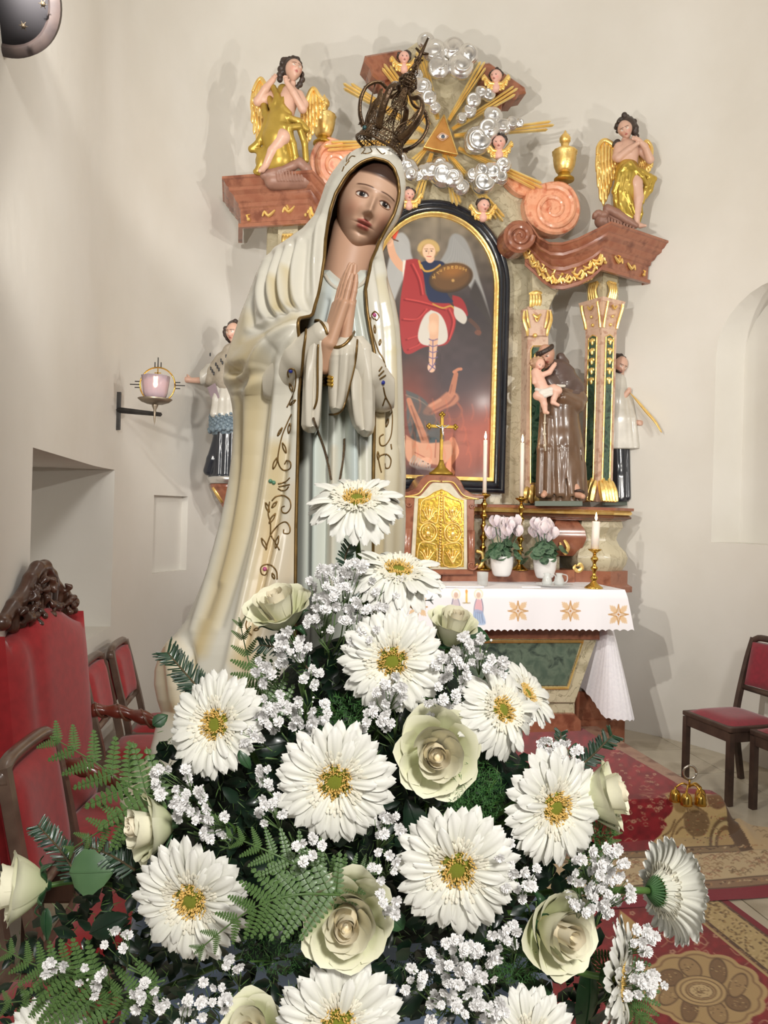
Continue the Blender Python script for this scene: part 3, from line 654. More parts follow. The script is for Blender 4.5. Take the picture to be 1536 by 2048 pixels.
for side in (-1, 1):
    zt_, zb_ = zat(668), zat(968)
    pp = [face_pt(side, .25, zb_), face_pt(side, .75, zb_), face_pt(side, .75, zt_ - .02), face_pt(side, .5, zt_), face_pt(side, .25, zt_ - .02)]
    b = B(); q_ = Matrix.Rotation(PRT, 2) @ Vector((side, -1)).normalized(); nn = ES * q_.x + ET * q_.y; b.prism([p + nn * .008 for p in pp], -nn * .02, 0.002); both('green_panel', b.V, b.F, GREENM)
    b = B(); b.tube([p + nn * .008 for p in pp] + [pp[0] + nn * .008], .006, 6); both('gilt_moulding', b.V, b.F, GOLD, True)
    b = B()
    for i in range(5):
        z = zt_ - .05 - .075 * i; b.ball(face_pt(side, .5, z, .012), (.013, .013, .03), 5)
        b.ball(face_pt(side, .4, z + .01, .01), (.011, .011, .015), 5); b.ball(face_pt(side, .6, z + .01, .01), (.011, .011, .015), 5)
    both('gilt_husk', b.V, b.F, GOLD, True)
    b = B()
    for i in range(5):
        u = .1 + .2 * i; P = spl([face_pt(side, u, zb0 + .16 + .02 * (i % 2), .006), face_pt(side, u, zb0 + .09, .03), face_pt(side, u, zb0 + .005, .05)], 4); b.tube(P, [.012 + .012 * sin(pi * k / len(P)) + .006 * k / len(P) for k in range(len(P))], 6)
    for i in range(4):
        u = .2 + .2 * i; P = spl([face_pt(side, u, zb0 + .11, .012), face_pt(side, u, zb0 + .06, .04), face_pt(side, u, zb0, .058)], 4); b.tube(P, [.008 + .01 * k / len(P) for k in range(len(P))], 6)
    both('gilt_base', b.V, b.F, GOLD, True)
    b = B()
    for i in range(4):
        u = .3 + .13 * i; P = spl([face_pt(side, u, zc1 + .13, .01), face_pt(side, u, zc1 + .07, .03), face_pt(side, u, zc1 + .01, .014)], 4); b.tube(P, [.009 + .006 * abs(cos(pi * k / len(P))) for k in range(len(P))], 6)
    b.tube([face_pt(side, .26, zc1 + .13, .016), face_pt(side, .74, zc1 + .13, .016)], .011, 6)
    both('gilt_corbel', b.V, b.F, GOLD, True)
    b = B()
    b.tube(spl([face_pt(side, .98, zc1 - .03, .055), face_pt(side, .98, zc1 - .07, .05), face_pt(side, .95, zc0 + .0, .02), face_pt(side, .93, zc0 - .05, .01)], 4), .012, 6)
    b.tube(spl([face_pt(side, .35, zc1 - .05, .045), face_pt(side, .5, zc1 - .075, .045), face_pt(side, .65, zc1 - .05, .045)], 4), .009, 6)
    b.tube(spl([face_pt(side, .04, zc1 - .03, .05), face_pt(side, .04, zc0 + .0, .02), face_pt(side, .06, zc0 - .06, .01)], 4), .009, 6); b.ball(face_pt(side, .5, zc0 + .03, .03), .012, 6); b.ball(face_pt(side, .5, zc0 - .03, .012), .013, 6)
    both('gilt_capital_leaf', b.V, b.F, GOLD, True)
# --- spandrel with its small arch between pilaster and pillar
slab('arched_spandrel', [(1064, 500), (1066, 615), (1097, 640)] + spl2([(1098, 622), (1106, 600), (1120, 578), (1138, 562), (1160, 555), (1180, 562), (1187, 576)], 3) + [(1188, 604), (1238, 604), (1240, 520)], 0.78, 0.1, OCHRE)
# --- sweeping cornice with its scroll
cp = [(1052, 446, .74), (1068, 462, .72), (1084, 480, .68), (1104, 492, .63), (1128, 493, .58), (1158, 484, .53), (1186, 470, .47), (1210, 452, .44), (1312, 470, .66), (1312, 470, 1.0)]
PATH = [A(x, y, t) for x, y, t in cp]
lp = [toL(p) for p in PATH]; lp[-2] = (lp[-2][0], lp[-2][1], lp[-3][2] - .0); lp[-1] = (lp[-2][0], 1.0, lp[-2][2])
prof_c = [(-.06, -.31), (-.03, -.31), (-.028, -.285), (-.045, -.275), (-.04, -.18), (-.028, -.17), (-.025, -.145), (-.005, -.13), (.01, -.10), (.04, -.08), (.043, -.06), (.06, -.05), (.078, -.022), (.09, -.016), (.09, 0), (-.06, 0)]
def outdir(i):
    ds = []
    for a, b_ in ((i - 1, i), (i, i + 1)):
        if a < 0 or b_ >= len(lp): continue
        d = Vector((lp[b_][0] - lp[a][0], lp[b_][1] - lp[a][1]))
        if d.length > 1e-5: d.normalize(); ds.append(Vector((d.y, -d.x)))
    m = sum(ds, Vector((0, 0))); m.normalize(); k = 1 / max(m.dot(ds[0]), .45); return m * k
b = B(); rows = []
for i, (s, t, z) in enumerate(lp):
    o = outdir(i); rows.append([L(s + o.x * a, t + o.y * a, z + c) for a, c in prof_c])
b.grid(rows, closed=True); b.F.append(tuple(range(len(prof_c)))); b.M.append(0)
both('cornice', b.V, b.F, REDM, True, auto=28)
# gilt tendrils along the frieze
for k in range(30):
    f = (k + .5) / 30 * 8.0; i = int(f); fr = f - i
    if i >= 8: continue
    p = Vector(lp[i]).lerp(Vector(lp[i + 1]), fr); o = outdir(i).lerp(outdir(i + 1), fr)
    zz = p.z - .228 + .03 * sin(k * 1.9); d_ = -.03
    q = L(p.x + o.x * d_, p.y + o.y * d_, zz)
    b = B(); e_ = (Vector(L(*lp[i + 1])) - Vector(L(*lp[i]))).normalized()
    if k % 3 == 2: b.ball(q, .014, 5)
    else: b.tube(spl([q - e_ * .045 + UP * .02, q - UP * .018, q + e_ * .03 + UP * .012, q + e_ * .045 - UP * .02], 3), [.006, .009, .012, .013, .011, .012, .011, .009, .008, .005], 6)
    if k % 2: b.tube([q, q + UP * .03 + e_ * .015, q + UP * .035 - e_ * .01], [.009, .008, .004], 5)
    both('gilt_tendril', b.V, b.F, GOLD, True)
def spiral(cx, cy, r, turns, t, rad, sx=1.0, a0=0, dirn=1, rmin=.12):
    n = int(turns * 22); P = []
    for i in range(n + 1):
        q = i / n; rr = r * ((1 - q) + rmin * q); a = a0 + dirn * 2 * pi * turns * q; P.append(A(cx + rr * cos(a) * sx, cy + rr * sin(a), t))
    return P, [rad * (1 - .6 * i / n) for i in range(n + 1)]
def disc(cx, cy, rx, ry, t, th, m, name, squash=None, bev=.012):
    pts = [(cx + rx * cos(2 * pi * i / 28), cy + ry * sin(2 * pi * i / 28)) for i in range(28)]; return slab(name, pts, t, th, m, bev)
disc(1039, 472, 31, 33, .64, .16, REDM, 'scroll_end')
P, r = spiral(1039, 472, 27, 2.1, .638, .024); b = B(); b.tube(P, r, 8, nrm=ET); both('scroll_ridge', b.V, b.F, REDM, True)
vol = spl2([(1056, 380), (1072, 370), (1100, 362), (1128, 362), (1148, 376), (1160, 400), (1162, 425), (1154, 448), (1138, 462), (1116, 468), (1092, 464), (1066, 448), (1053, 426), (1050, 402)], 3)
slab('pink_volute', vol, .80, .12, PINKM, .015)
P, r = spiral(1106, 418, 46, 1.9, .80, .030, a0=-1.9); b = B(); b.tube(P, r, 8, nrm=ET); both('volute_ridge', b.V, b.F, PINKM, True)
slab('volute_tongue', spl2([(1003, 340), (1012, 346), (1030, 356), (1060, 362), (1074, 368), (1064, 386), (1048, 390), (1030, 382), (1014, 366)], 3), .82, .07, PINKM, .01)
# attic corner caps
slab('attic_corner_cap', [(962, 138), (966, 124), (980, 122), (1052, 172), (1054, 184), (1040, 187), (1034, 196), (1018, 196), (1000, 186), (966, 158)], .78, .2, REDM, .02)
slab('attic_neck', spl2([(985, 165), (1012, 186), (1006, 205), (1001, 232), (990, 228), (984, 200)], 3), .84, .12, REDM, .01)
# --- predella: shelf, blocks, consoles
def sbox(name, px0, px1, py0, py1, t0, t1, m, bev=.006, only=False, parent=ALT):
    b = B(); b.prism([A(px0, py1, t0), A(px1, py1, t0), A(px1, py0, t0), A(px0, py0, t0)], ET * (t1 - t0), bev); return both(name, b.V, b.F, m, only=only, parent=parent)
zs0 = A(1100, 1012, .55).z
shelf = [(S0, .60), (S0 + .55, .60), (S0 + .62, .62), (S0 + .75, .62), (pcs - .2, .52), (pcs, .46), (pcs + .2, .58), (pcs + .2, 1.0)]
def moulded(name, plan_, z, prof, m, auto=28):
    rows = []
    for i, (s, t) in enumerate(plan_):
        ds = []
        for a, c in ((i - 1, i), (i, i + 1)):
            if a < 0 or c >= len(plan_): continue
            d = Vector((plan_[c][0] - plan_[a][0], plan_[c][1] - plan_[a][1])).normalized(); ds.append(Vector((d.y, -d.x)))
        mm = sum(ds, Vector((0, 0))).normalized(); k = 1 / max(mm.dot(ds[0]), .5)
        rows.append([L(s + mm.x * k * a, t + mm.y * k * a, z + c) for a, c in prof])
    b = B(); b.grid(rows, closed=True); return both(name, b.V, b.F, m, True, auto=auto)
moulded('shelf', shelf, zs0, [(-.3, 0), (.03, 0), (.03, -.02), (.0, -.03), (-.01, -.09), (-.03, -.1), (-.3, -.1)], REDM)
moulded('gilt_bead_rim', shelf, zs0 - .038, [(-.02, .012), (.012, .012), (.02, 0), (.012, -.016), (-.02, -.016)], GOLD)
moulded('shelf_ledge', shelf, zs0 - .055, [(-.02, .0), (.0, .0), (.016, -.014), (.014, -.026), (-.01, -.034), (-.02, -.034)], WOOD2)
zp0 = A(1190, 1140, .6).z; zz0 = zs0 - .1
def bombe(name, plan_, z0, z1, bul, m):
    prof = [(-.2, z1 - z0)] + [(bul[i][0], (z1 - z0) * (1 - i / (len(bul) - 1))) for i in range(len(bul))] + [(-.2, 0)]
    return moulded(name, plan_, z0, prof, m, 40)
bl = [(.0,), (.01,), (-.02,), (-.03,), (-.01,), (.03,), (.045,), (.035,), (.01,)]
bombe('predella_end_block', [(pcs - .17, .9), (pcs - .17, .60), (pcs, .52), (pcs + .15, .60), (pcs + .15, 1.0)], zp0, zz0, bl, OCHRE)
slab('predella_panel', [(940, 1145), (1120, 1145), (1120, 1030), (940, 1030)], .70, .2, OCHRE)
bombe('red_console', [(pcs - .36, .9), (pcs - .36, .64), (pcs - .2, .62), (pcs - .2, .9)], zp0 + .1, zz0, [(.0,), (.04,), (.05,), (.03,), (-.02,)], REDM)
moulded('predella_foot', [(S0 + .2, .56), (pcs - .2, .52), (pcs, .46), (pcs + .19, .56), (pcs + .19, 1.0)], zp0 - .1, [(-.25, .1), (.0, .1), (.0, .0), (.03, -.02), (.03, -.06), (-.25, -.06)], REDM)
sbox('gradine', 884, 1150, 1140, 1178, .50, .7, REDM)
bp = B(); bp.prism([L(S0, .55, .18), L(S0 + 1.0, .55, .18), L(S0 + 1.0, .55, zp0 - .1), L(S0, .55, zp0 - .1)], ET * .5, .01); both('substructure', bp.V, bp.F, OCHRE)
fr = A(1239, 1465, .3); fs = toL(fr)[0]
bp = B(); bp.prism([L(fs - .34, .30, .18), L(fs, .30, .18), L(fs, .30, .42), L(fs - .34, .30, .42)], ET * .8, .01); both('base_block', bp.V, bp.F, REDM)
bp = B(); bp.prism([L(fs - .36, .27, .0), L(fs + .03, .27, .0), L(fs + .03, .27, .22), L(fs - .36, .27, .22)], ET * .85, .01); both('base_plinth', bp.V, bp.F, REDM)
leafy('gilt_rosette', [([(1152, 1130), (1148, 1136), (1156, 1142), (1164, 1136), (1160, 1128), (1154, 1132)], 1.2)], .54, GOLD)
leafy('gilt_drop', [([(1128, 1080), (1136, 1095), (1130, 1110)], 1.2), ([(1120, 1085), (1124, 1098), (1130, 1108)], .9)], .60, GOLD)
# ================================================================ tabernacle
TAB = thing('tabernacle', 'marbled tabernacle with embossed golden double doors in the middle of the altar', 'tabernacle', A(880, 1150, .5))
tbody = [(884, 950), (912, 952), (922, 962), (930, 978), (946, 988), (968, 990), (970, 996), (950, 1000), (948, 1150), (884, 1150)]
tw = 0
P = [A(x, y, .46) for x, y in tbody]; c0 = toL(A(880, 1050, .46))[0]
def mir(p, c): s, t, z = toL(p); return L(2 * c - s, t, z)
b = B(); b.prism(P + [mir(p, c0) for p in reversed(P)], ET * .26, .01); put('tabernacle_body', b.mesh('tabernacle_body', REDM, False), TAB)
def tabtrim(pts, r, m, name, t=.455):
    P = [A(x, y, t) for x, y in pts]; P = spl(P, 4); P = P + [mir(p, c0) for p in reversed(P)]; b = B(); b.tube(P, r, 6, nrm=ET); put(name, b.mesh(name, m), TAB)
tabtrim([(884, 963), (904, 964), (914, 974), (926, 990), (944, 996), (958, 998)], .006, GOLD, 'gilt_top_moulding')
P = [A(x, y, .45) for x, y in spl2([(884, 966), (900, 967), (910, 978), (922, 993), (934, 999)], 3) + [(935, 1139), (884, 1139)]]
b = B(); b.prism(P + [mir(p, c0) for p in reversed(P)], ET * .03, .004); put('door_surround', b.mesh('door_surround', mat('pale_marble', (214, 206, 184), (198, 190, 166), 0.3, scale=18), False), TAB)
for sg in (1, -1):
    outl = [(882, 978)] + spl2([(882, 978), (896, 984), (908, 993), (918, 998), (928, 1000)], 4) + [(928, 1134), (882, 1134)]
    P = [A(x, y, .44) for x, y in outl]
    if sg < 0: P = [mir(p, c0) for p in P]
    b = B(); b.prism(P, ET * .02, .004); d = put('door', b.mesh('door', mat('door_gold', (236, 200, 96), (222, 178, 72), .28, 1.0, scale=14, bump=.2, bscale=40), False), TAB)
    b = B()
    def T(pts, r):
        P = [A(x, y, .436) for x, y in pts]; P = spl(P, 3)
        if sg < 0: P = [mir(p, c0) for p in P]
        b.tube(P, r, 6, nrm=ET)
    T([(888, 990), (904, 998), (922, 1006), (922, 1046), (905, 1042), (890, 1046), (888, 1010), (888, 990)], .0045)
    T([(906 + 17 * cos(a), 1066 + 19 * sin(a)) for a in [2 * pi * i / 12 for i in range(13)]], .006); T([(906 + 12 * cos(a), 1066 + 14 * sin(a)) for a in [2 * pi * i / 12 for i in range(13)]], .003)
    T([(888, 1090), (905, 1086), (922, 1090), (922, 1130), (888, 1130), (888, 1090)], .0045)
    for k in range(5): T([(906, 1044), (906 + (k - 2) * 4, 1030), (906 + (k - 2) * 7, 1012 + abs(k - 2) * 4)], .005); T([(906, 1128), (905 + (k - 2) * 4, 1112), (906 + (k - 2) * 7, 1096 + abs(k - 2) * 4)], .005)
    for x_, y_, r_ in ((906, 1057, .011), (906, 1068, .016), (899, 1074, .010), (913, 1074, .010), (905, 1116, .014), (898, 1106, .009), (912, 1104, .009), (905, 1022, .013), (898, 1034, .009), (913, 1032, .009)):
        q_ = A(x_, y_, .438); q_ = q_ if sg > 0 else mir(q_, c0); b.ball(q_, (r_, .008, r_ * 1.3), 6)
    put('embossing', b.mesh('embossing', GOLD), d)
b = B()
for i in range(26): b.ball(L(c0, .436, A(880, 984 + 5.8 * i, .44).z), .0085, 5)
put('bead_strip', b.mesh('bead_strip', GOLD), TAB)
for sg in (1, -1):
    P = [A(x, y, .44) for x, y in [(938, 1060), (950, 1060), (950, 1140), (938, 1140)]]; P = P if sg > 0 else [mir(p, c0) for p in P]
    b = B(); b.prism(P, ET * .04, .004)
    Q, r = spiral(944, 1130, 11, 1.2, .436, .008); Q = Q if sg > 0 else [mir(p, c0) for p in Q]; b.tube(Q, r, 6, nrm=ET)
    Q, r = spiral(944, 1012, 6, 1.0, .45, .006); Q = Q if sg > 0 else [mir(p, c0) for p in Q]; b.tube(Q, r, 6, nrm=ET)
    put('side_scroll', b.mesh('side_scroll', REDM), TAB)
    Q = [A(x, y, .46) for x, y in spl2([(952, 1102), (964, 1106), (966, 1122), (958, 1134), (952, 1128)], 3)]; Q = Q if sg > 0 else [mir(p, c0) for p in Q]; b = B(); b.tube(Q, .014, 6, nrm=ET); put('gilt_shell', b.mesh('gilt_shell', GOLD), TAB)
# ================================================================ crucifix on the tabernacle
CRX = thing('crucifix', 'golden crucifix with a silver figure standing on top of the tabernacle', 'crucifix', A(883, 950, .58))
DG = mat('old_gold', (176, 146, 62), (150, 120, 48), .38, .8, scale=20)
tq = .58; kk = A(883, 900, tq).y / FPX
b = B(); b.lathe([(24 * kk, 0), (24 * kk, 4 * kk), (18 * kk, 8 * kk), (9 * kk, 16 * kk), (6 * kk, 22 * kk), (4 * kk, 30 * kk)], A(882, 950, tq), 20, sy=.6); b.obj('foot', DG, CRX)
def xb(px0, py0, px1, py1, wpx, name):
    b = B(); p, q = A(px0, py0, tq), A(px1, py1, tq); d = (q - p).normalized(); sd = d.cross(ET).normalized() * wpx * kk
    b.prism([p - sd, p + sd, q + sd, q - sd], ET * .016, .003)
    return b
b = xb(882, 940, 885, 832, 3.2, ''); c = xb(862, 852, 908, 854, 3.2, ''); b.add(c.V, c.F)
for (x, y) in ((885, 829), (859, 852), (911, 854)):
    for dx, dy in ((0, -3), (3, 0), (-3, 0), (0, 3)): b.ball(A(x + dx * 1.1, y + dy * 1.1, tq) + ET * .008, 3.4 * kk, 5)
put('cross', b.mesh('cross', DG, False), CRX)
s = SDF((-16, -8, -26), (16, 6, 12), .45)
s.tube([(-13, 0, 6), (-5, -1, 1), (0, -1, 0)], [.9, 1.1, 1.6], 1).tube([(13, 0, 6), (5, -1, 1), (0, -1, 0)], [.9, 1.1, 1.6], 1).tube([(0, -1, 0), (.4, -2, -8)], [2.2, 1.8], 1).tube([(.4, -2, -8), (1.2, -3, -14), (0, -1, -22)], [1.9, 1.4, .9], 1).ell((-.8, -2.2, 3), (1.7, 1.7, 2.1), .5).ell((.4, -2, -8.4), (2.4, 1.8, 1.8), .8)
def pxfig(px0, py0, d):
    k = d / FPX; o = W(px0, py0, d)
    return Matrix(((cr * k, 0, -sr * k, o.x), (0, k, 0, o.y), (sr * k, 0, cr * k, o.z), (0, 0, 0, 1)))
dd = A(885, 860, tq).y - .01
sdfobj('corpus', s, SILVER, CRX, 1, xf=pxfig(885, 856, dd))
# ================================================================ glory of rays and clouds with the eye
GL = thing('sunburst_glory', 'golden rays and silver clouds around a triangle with an eye, above the painting', 'sunburst', A(885, 273, .8))
b = B(); b.prism([A(888, 230, .74), A(848, 294, .74), A(915, 309, .74)], ET * .04, .006)
put('triangle', b.mesh('triangle', mat('triangle_gold', (206, 150, 82), (190, 134, 70), .4, .6, scale=12), False), GL)
b = B(); b.tube([A(888, 230, .74), A(848, 294, .74), A(915, 309, .74), A(888, 230, .74)], .007, 6, nrm=ET); put('triangle_rim', b.mesh('triangle_rim', GOLD), GL)
b = B(); b.ball(A(885, 273, .735), (.034, .014, .018), 8); put('eye', b.mesh('eye', mat('eye_white', (226, 214, 200), rough=.4)), GL)
b = B(); b.ball(A(886, 273, .722), (.014, .006, .014), 8); put('pupil', b.mesh('pupil', mat('eye_iris', (70, 80, 96), rough=.3)), GL)
b = B(); b.tube(spl([A(874, 274, .73), A(884, 266, .72), A(897, 273, .73)], 4), .004, 6); b.tube(spl([A(874, 274, .73), A(885, 281, .72), A(897, 273, .73)], 4), .003, 6); put('eyelids', b.mesh('eyelids', SKIN), GL)
RAYS = [((876, 238), (840, 100)), ((898, 240), (968, 126)), ((905, 258), (1033, 178)), ((909, 271), (1105, 250)), ((917, 296), (1082, 374)), ((898, 308), (1004, 440)), ((888, 306), (914, 408)), ((864, 306), (836, 394)), ((852, 298), (822, 330)), ((848, 282), (652, 292)), ((853, 266), (690, 168)), ((858, 250), (770, 130))]
for (a_, c_) in RAYS:
    a = Vector(a_); c = Vector(c_); d = (c - a).normalized(); nrm_ = Vector((-d.y, d.x))
    for k, (o, ln) in enumerate(((-4.5, .97), (0, 1.0), (4.5, .93))):
        p0 = a + nrm_ * o * .6; p1 = a + (c - a) * ln + nrm_ * o * 1.7; wv = 1.7
        b = B(); w0 = nrm_ * wv * .8; w1 = nrm_ * wv * 1.5
        q = [A(*(p0 - w0), .80), A(*(p0 + w0), .80), A(*(p1 + w1), .76), A(*(p1 + d * 4), .76), A(*(p1 - w1), .76)]
        ctr = [A(*p0, .785), A(*p1, .745)]
        b.add(q + ctr + [v + ET * .012 for v in q], [(0, 5, 6, 4), (5, 1, 2, 6), (6, 2, 3), (4, 6, 3), (0, 1, 5), (7, 11, 10, 9, 8), (0, 4, 11, 7), (4, 3, 10, 11), (3, 2, 9, 10), (2, 1, 8, 9), (1, 0, 7, 8)])
        put('ray', b.mesh('ray', mat('ray_gold', (255, 232, 160), (246, 214, 132), .36, .5, scale=10), False), GL)
CL = [[(852, 84, 16), (868, 106, 22), (877, 140, 21), (906, 100, 21), (920, 136, 24), (934, 114, 20)], [(832, 152, 13), (845, 178, 18), (858, 200, 14), (869, 218, 11)], [(976, 190, 13), (962, 188, 12), (946, 205, 14), (938, 224, 13), (922, 240, 10)], [(955, 282, 26), (985, 236, 18), (976, 262, 20), (1006, 256, 15), (1022, 250, 12), (1038, 250, 8), (944, 292, 16)],
      [(965, 366, 22), (985, 346, 18), (1005, 334, 15), (945, 354, 15), (1000, 358, 14), (962, 345, 14)], [(885, 350, 25), (862, 345, 17), (906, 360, 18), (922, 376, 15), (846, 348, 14), (836, 356, 10), (880, 330, 14)], [(815, 338, 19), (800, 322, 15), (822, 352, 12)]]
for cl in CL:
    cx, cy = cl[0][0], cl[0][1]; xs = [c[0] - cx for c in cl]; ys = [cy - c[1] for c in cl]; R_ = 30
    s = SDF((min(xs) - R_, -26, min(ys) - R_), (max(xs) + R_, 14, max(ys) + R_), 1.1)
    for i, (x, y, r) in enumerate(cl):
        s.ell((x - cx, -2 - (i % 3) * 3, cy - y), (r * 1.1, r * .66, r * 1.1), 1.2)
    for i, (x, y, r) in enumerate(cl):
        n = 26; a0 = i * 2.1; P = []
        for k in range(n):
            q = k / (n - 1); rr = r * (.95 - .6 * q); a = a0 + (1 if i % 2 else -1) * 1.9 * pi * q
            P.append((x - cx + rr * cos(a), -2 - (i % 3) * 3 - r * .62 * sqrt(max(0, 1 - (rr / r) ** 2)) * 1.0, cy - y + rr * sin(a)))
        s.tube(P, [2.4 * r / 20 * (1 - .5 * k / n) + .5 for k in range(n)], 2.2)
    sdfobj('silver_cloud', s, SILVER, GL, 1, xf=pxfig(cx, cy, A(cx, cy, .74).y))
# ================================================================ gilt urns
for i, (x, y0, y1, lab) in enumerate(((1128, 268, 361, 'golden urn with a flame finial on top of the right pink volute'), (646, 196, 289, 'golden urn half hidden beside the left angel, above the left volute'))):
    t = .84; p = A(x, y1, t); k = p.y / FPX; U = thing('urn', lab, 'urn', p, 'golden urns on the volutes')
    b = B(); b.lathe([(0, 0), (20 * k, 0), (20 * k, 3 * k), (13 * k, 8 * k), (12 * k, 14 * k)], p, 20); b.obj('foot', GOLDM, U)
    b = B(); b.lathe([(12 * k, 14 * k), (16 * k, 19 * k), (20 * k, 30 * k), (22 * k, 44 * k), (22 * k, 50 * k), (24 * k, 54 * k), (24 * k, 57 * k), (20 * k, 60 * k), (9 * k, 61 * k), (7 * k, 70 * k), (8 * k, 74 * k)], p, 28, flute=14, fa=.06); b.obj('bowl', GOLD, U)
    b = B(); b.lathe([(6 * k, 73 * k), (11 * k, 78 * k), (11.5 * k, 84 * k), (8 * k, 90 * k), (4 * k, 94 * k), (2 * k, 98 * k), (0, 101 * k)], p, 16); b.obj('flame_finial', GOLD, U)
# ================================================================ CARVED AND PAINTED FIGURES
PAINTED = matcol('painted_wood', 0.45, coat=0.06)
def sstep(a, b, x): t = np.clip((x - a) / (b - a), 0, 1); return t * t * (3 - 2 * t)
def head_mesh(n=44, skin=(206, 166, 146), lips=(168, 84, 78), iris=(60, 44, 36), blush=(206, 130, 116), hair=None, hairline=.52, beard=None, lids=True, brow=(70, 48, 38), big_eye=False):
    m = int(n * 1.5)
    th = np.linspace(0, pi, n + 1)[:, None]; ph = (np.linspace(0, 2 * pi, m, endpoint=False))[None]
    # denser sampling toward the face (-y)
    ph = ph - 0.55 * np.sin(ph + pi / 2) * 0 + 0 * ph
    g = ph + 0.5 * np.cos(ph); ph = g
    x = np.sin(th) * np.cos(ph); y = np.sin(th) * np.sin(ph); z = np.cos(th) + 0 * ph
    P = np.stack([x * .74, y * .90, z], -1)
    low_ = sstep(.1, -1.0, P[..., 2]); P[..., 0] *= 1 - .36 * low_; P[..., 1] *= 1 - .12 * low_; P[..., 1] += -.05 * low_
    P[..., 0] *= 1 + .05 * np.exp(-((P[..., 2] - .35) / .3) ** 2)
    front = sstep(.15, .55, -y); X = P[..., 0]; Z = P[..., 2]
    def G(cx, cz, sx, sz): return np.exp(-((X - cx) / sx) ** 2 - ((Z - cz) / sz) ** 2)
    d = np.zeros_like(X)
    for s_ in (-1, 1):
        d += -.085 * G(s_ * .27, .06, .17, .11) + .055 * G(s_ * .28, .045, .105, .07) + .035 * G(s_ * .25, .21, .20, .06) + .045 * G(s_ * .36, -.22, .17, .16) + .05 * G(s_ * .075, -.255, .05, .05) - .03 * G(s_ * .2, -.34, .06, .12)
    nr = np.exp(-(X / .07) ** 2) * (sstep(.2, .05, Z) * sstep(-.33, -.27, Z)) * (.06 + .13 * sstep(.15, -.25, Z))
    d += nr + .05 * G(0, -.235, .07, .05) - .03 * G(0, -.33, .04, .04) + .03 * G(0, .1, .12, .3) * 0
    d += .055 * G(0, -.425, .15, .035) - .035 * G(0, -.47, .17, .014) + .06 * G(0, -.525, .12, .04) - .045 * G(0, -.62, .15, .045) + .085 * G(0, -.80, .16, .13) + .03 * G(0, -.45, .25, .2)
    P[..., 1] -= d * front
    C_ = np.ones(P.shape) * np.array(skin, float)
    def mx(m_, c): C_[:] = C_ * (1 - (np.clip(m_, 0, 1) * front)[..., None]) + np.array(c, float) * (np.clip(m_, 0, 1) * front)[..., None]
    for s_ in (-1, 1): mx(.45 * G(s_ * .38, -.25, .18, .17), blush)
    lipm = np.maximum(1.3 - np.abs(X / .17) ** 2 - np.abs((Z + .425 - .01 * np.cos(X * 30)) / .045) ** 2, 1.3 - np.abs(X / .14) ** 2 - np.abs((Z + .52) / .05) ** 2); mx(np.clip(lipm * 1.4, 0, 1), lips)
    mx(np.exp(-(X / .17) ** 4 - ((Z + .47) / .014) ** 2) * .8, (110, 50, 46))
    for s_ in (-1, 1):
        u = (X - s_ * .28); bz = .235 - .35 * (u * s_ - .03) ** 2 - .06 * u * s_ + 0; mx(np.exp(-((Z - bz) / (.014 if big_eye else .022)) ** 2) * sstep(.22, .15, np.abs(u)) * 1.0, brow)
        e = (u / .135) ** 2 + ((Z - .045) / (.062)) ** 2; mx(np.clip((1 - e) * 5, 0, 1), (222, 214, 204)); ir = .074 if big_eye else .062; q = (u / ir) ** 2 + ((Z - .05) / ir) ** 2; mx(np.clip((1 - q) * 4, 0, 1) * (e < 1.1), iris); q = (u / (ir * .55)) ** 2 + ((Z - .05) / (ir * .55)) ** 2; mx(np.clip((1 - q) * 4, 0, 1), (16, 12, 12))
        mx(np.exp(-((np.sqrt(e) - 1) / .12) ** 2) * (Z > .045) * .85, (70, 44, 36)); mx(np.exp(-((np.sqrt(e) - 1) / .1) ** 2) * (Z <= .045) * .4, (140, 92, 78))
    if hair is not None:
        hm = sstep(hairline - .03, hairline + .03, Z + .25 * np.abs(X) * 0 - .0 * X + .55 * np.clip(P[..., 1] + .55, 0, 2) * 1.1); C_[:] = C_ * (1 - hm[..., None]) + np.array(hair, float) * hm[..., None]; P += (hm * .035)[..., None] * np.stack([x, y, z], -1)
    if beard is not None:
        bm_ = sstep(-.40, -.5, Z) * (np.abs(X) < .5) * (1 - G(0, -.475, .16, .07)); C_[:] = C_ * (1 - bm_[..., None]) + np.array(beard, float) * bm_[..., None]; P[..., 1] -= bm_ * .05
    V = P.reshape(-1, 3); Cc = C_.reshape(-1, 3)
    Fc = [(i * m + k, (i + 1) * m + k, (i + 1) * m + (k + 1) % m, i * m + (k + 1) % m) for i in range(n) for k in range(m)]
    return V, np.array(Fc), Cc
def Rxyz(yaw=0, pitch=0, roll=0):        # yaw: turns to the viewer's right when positive; pitch: looks down when positive; roll: head leans to the viewer's right
    return np.array(Matrix.Rotation(roll, 3, 'Y') @ Matrix.Rotation(yaw, 3, 'Z') @ Matrix.Rotation(pitch, 3, 'X'))
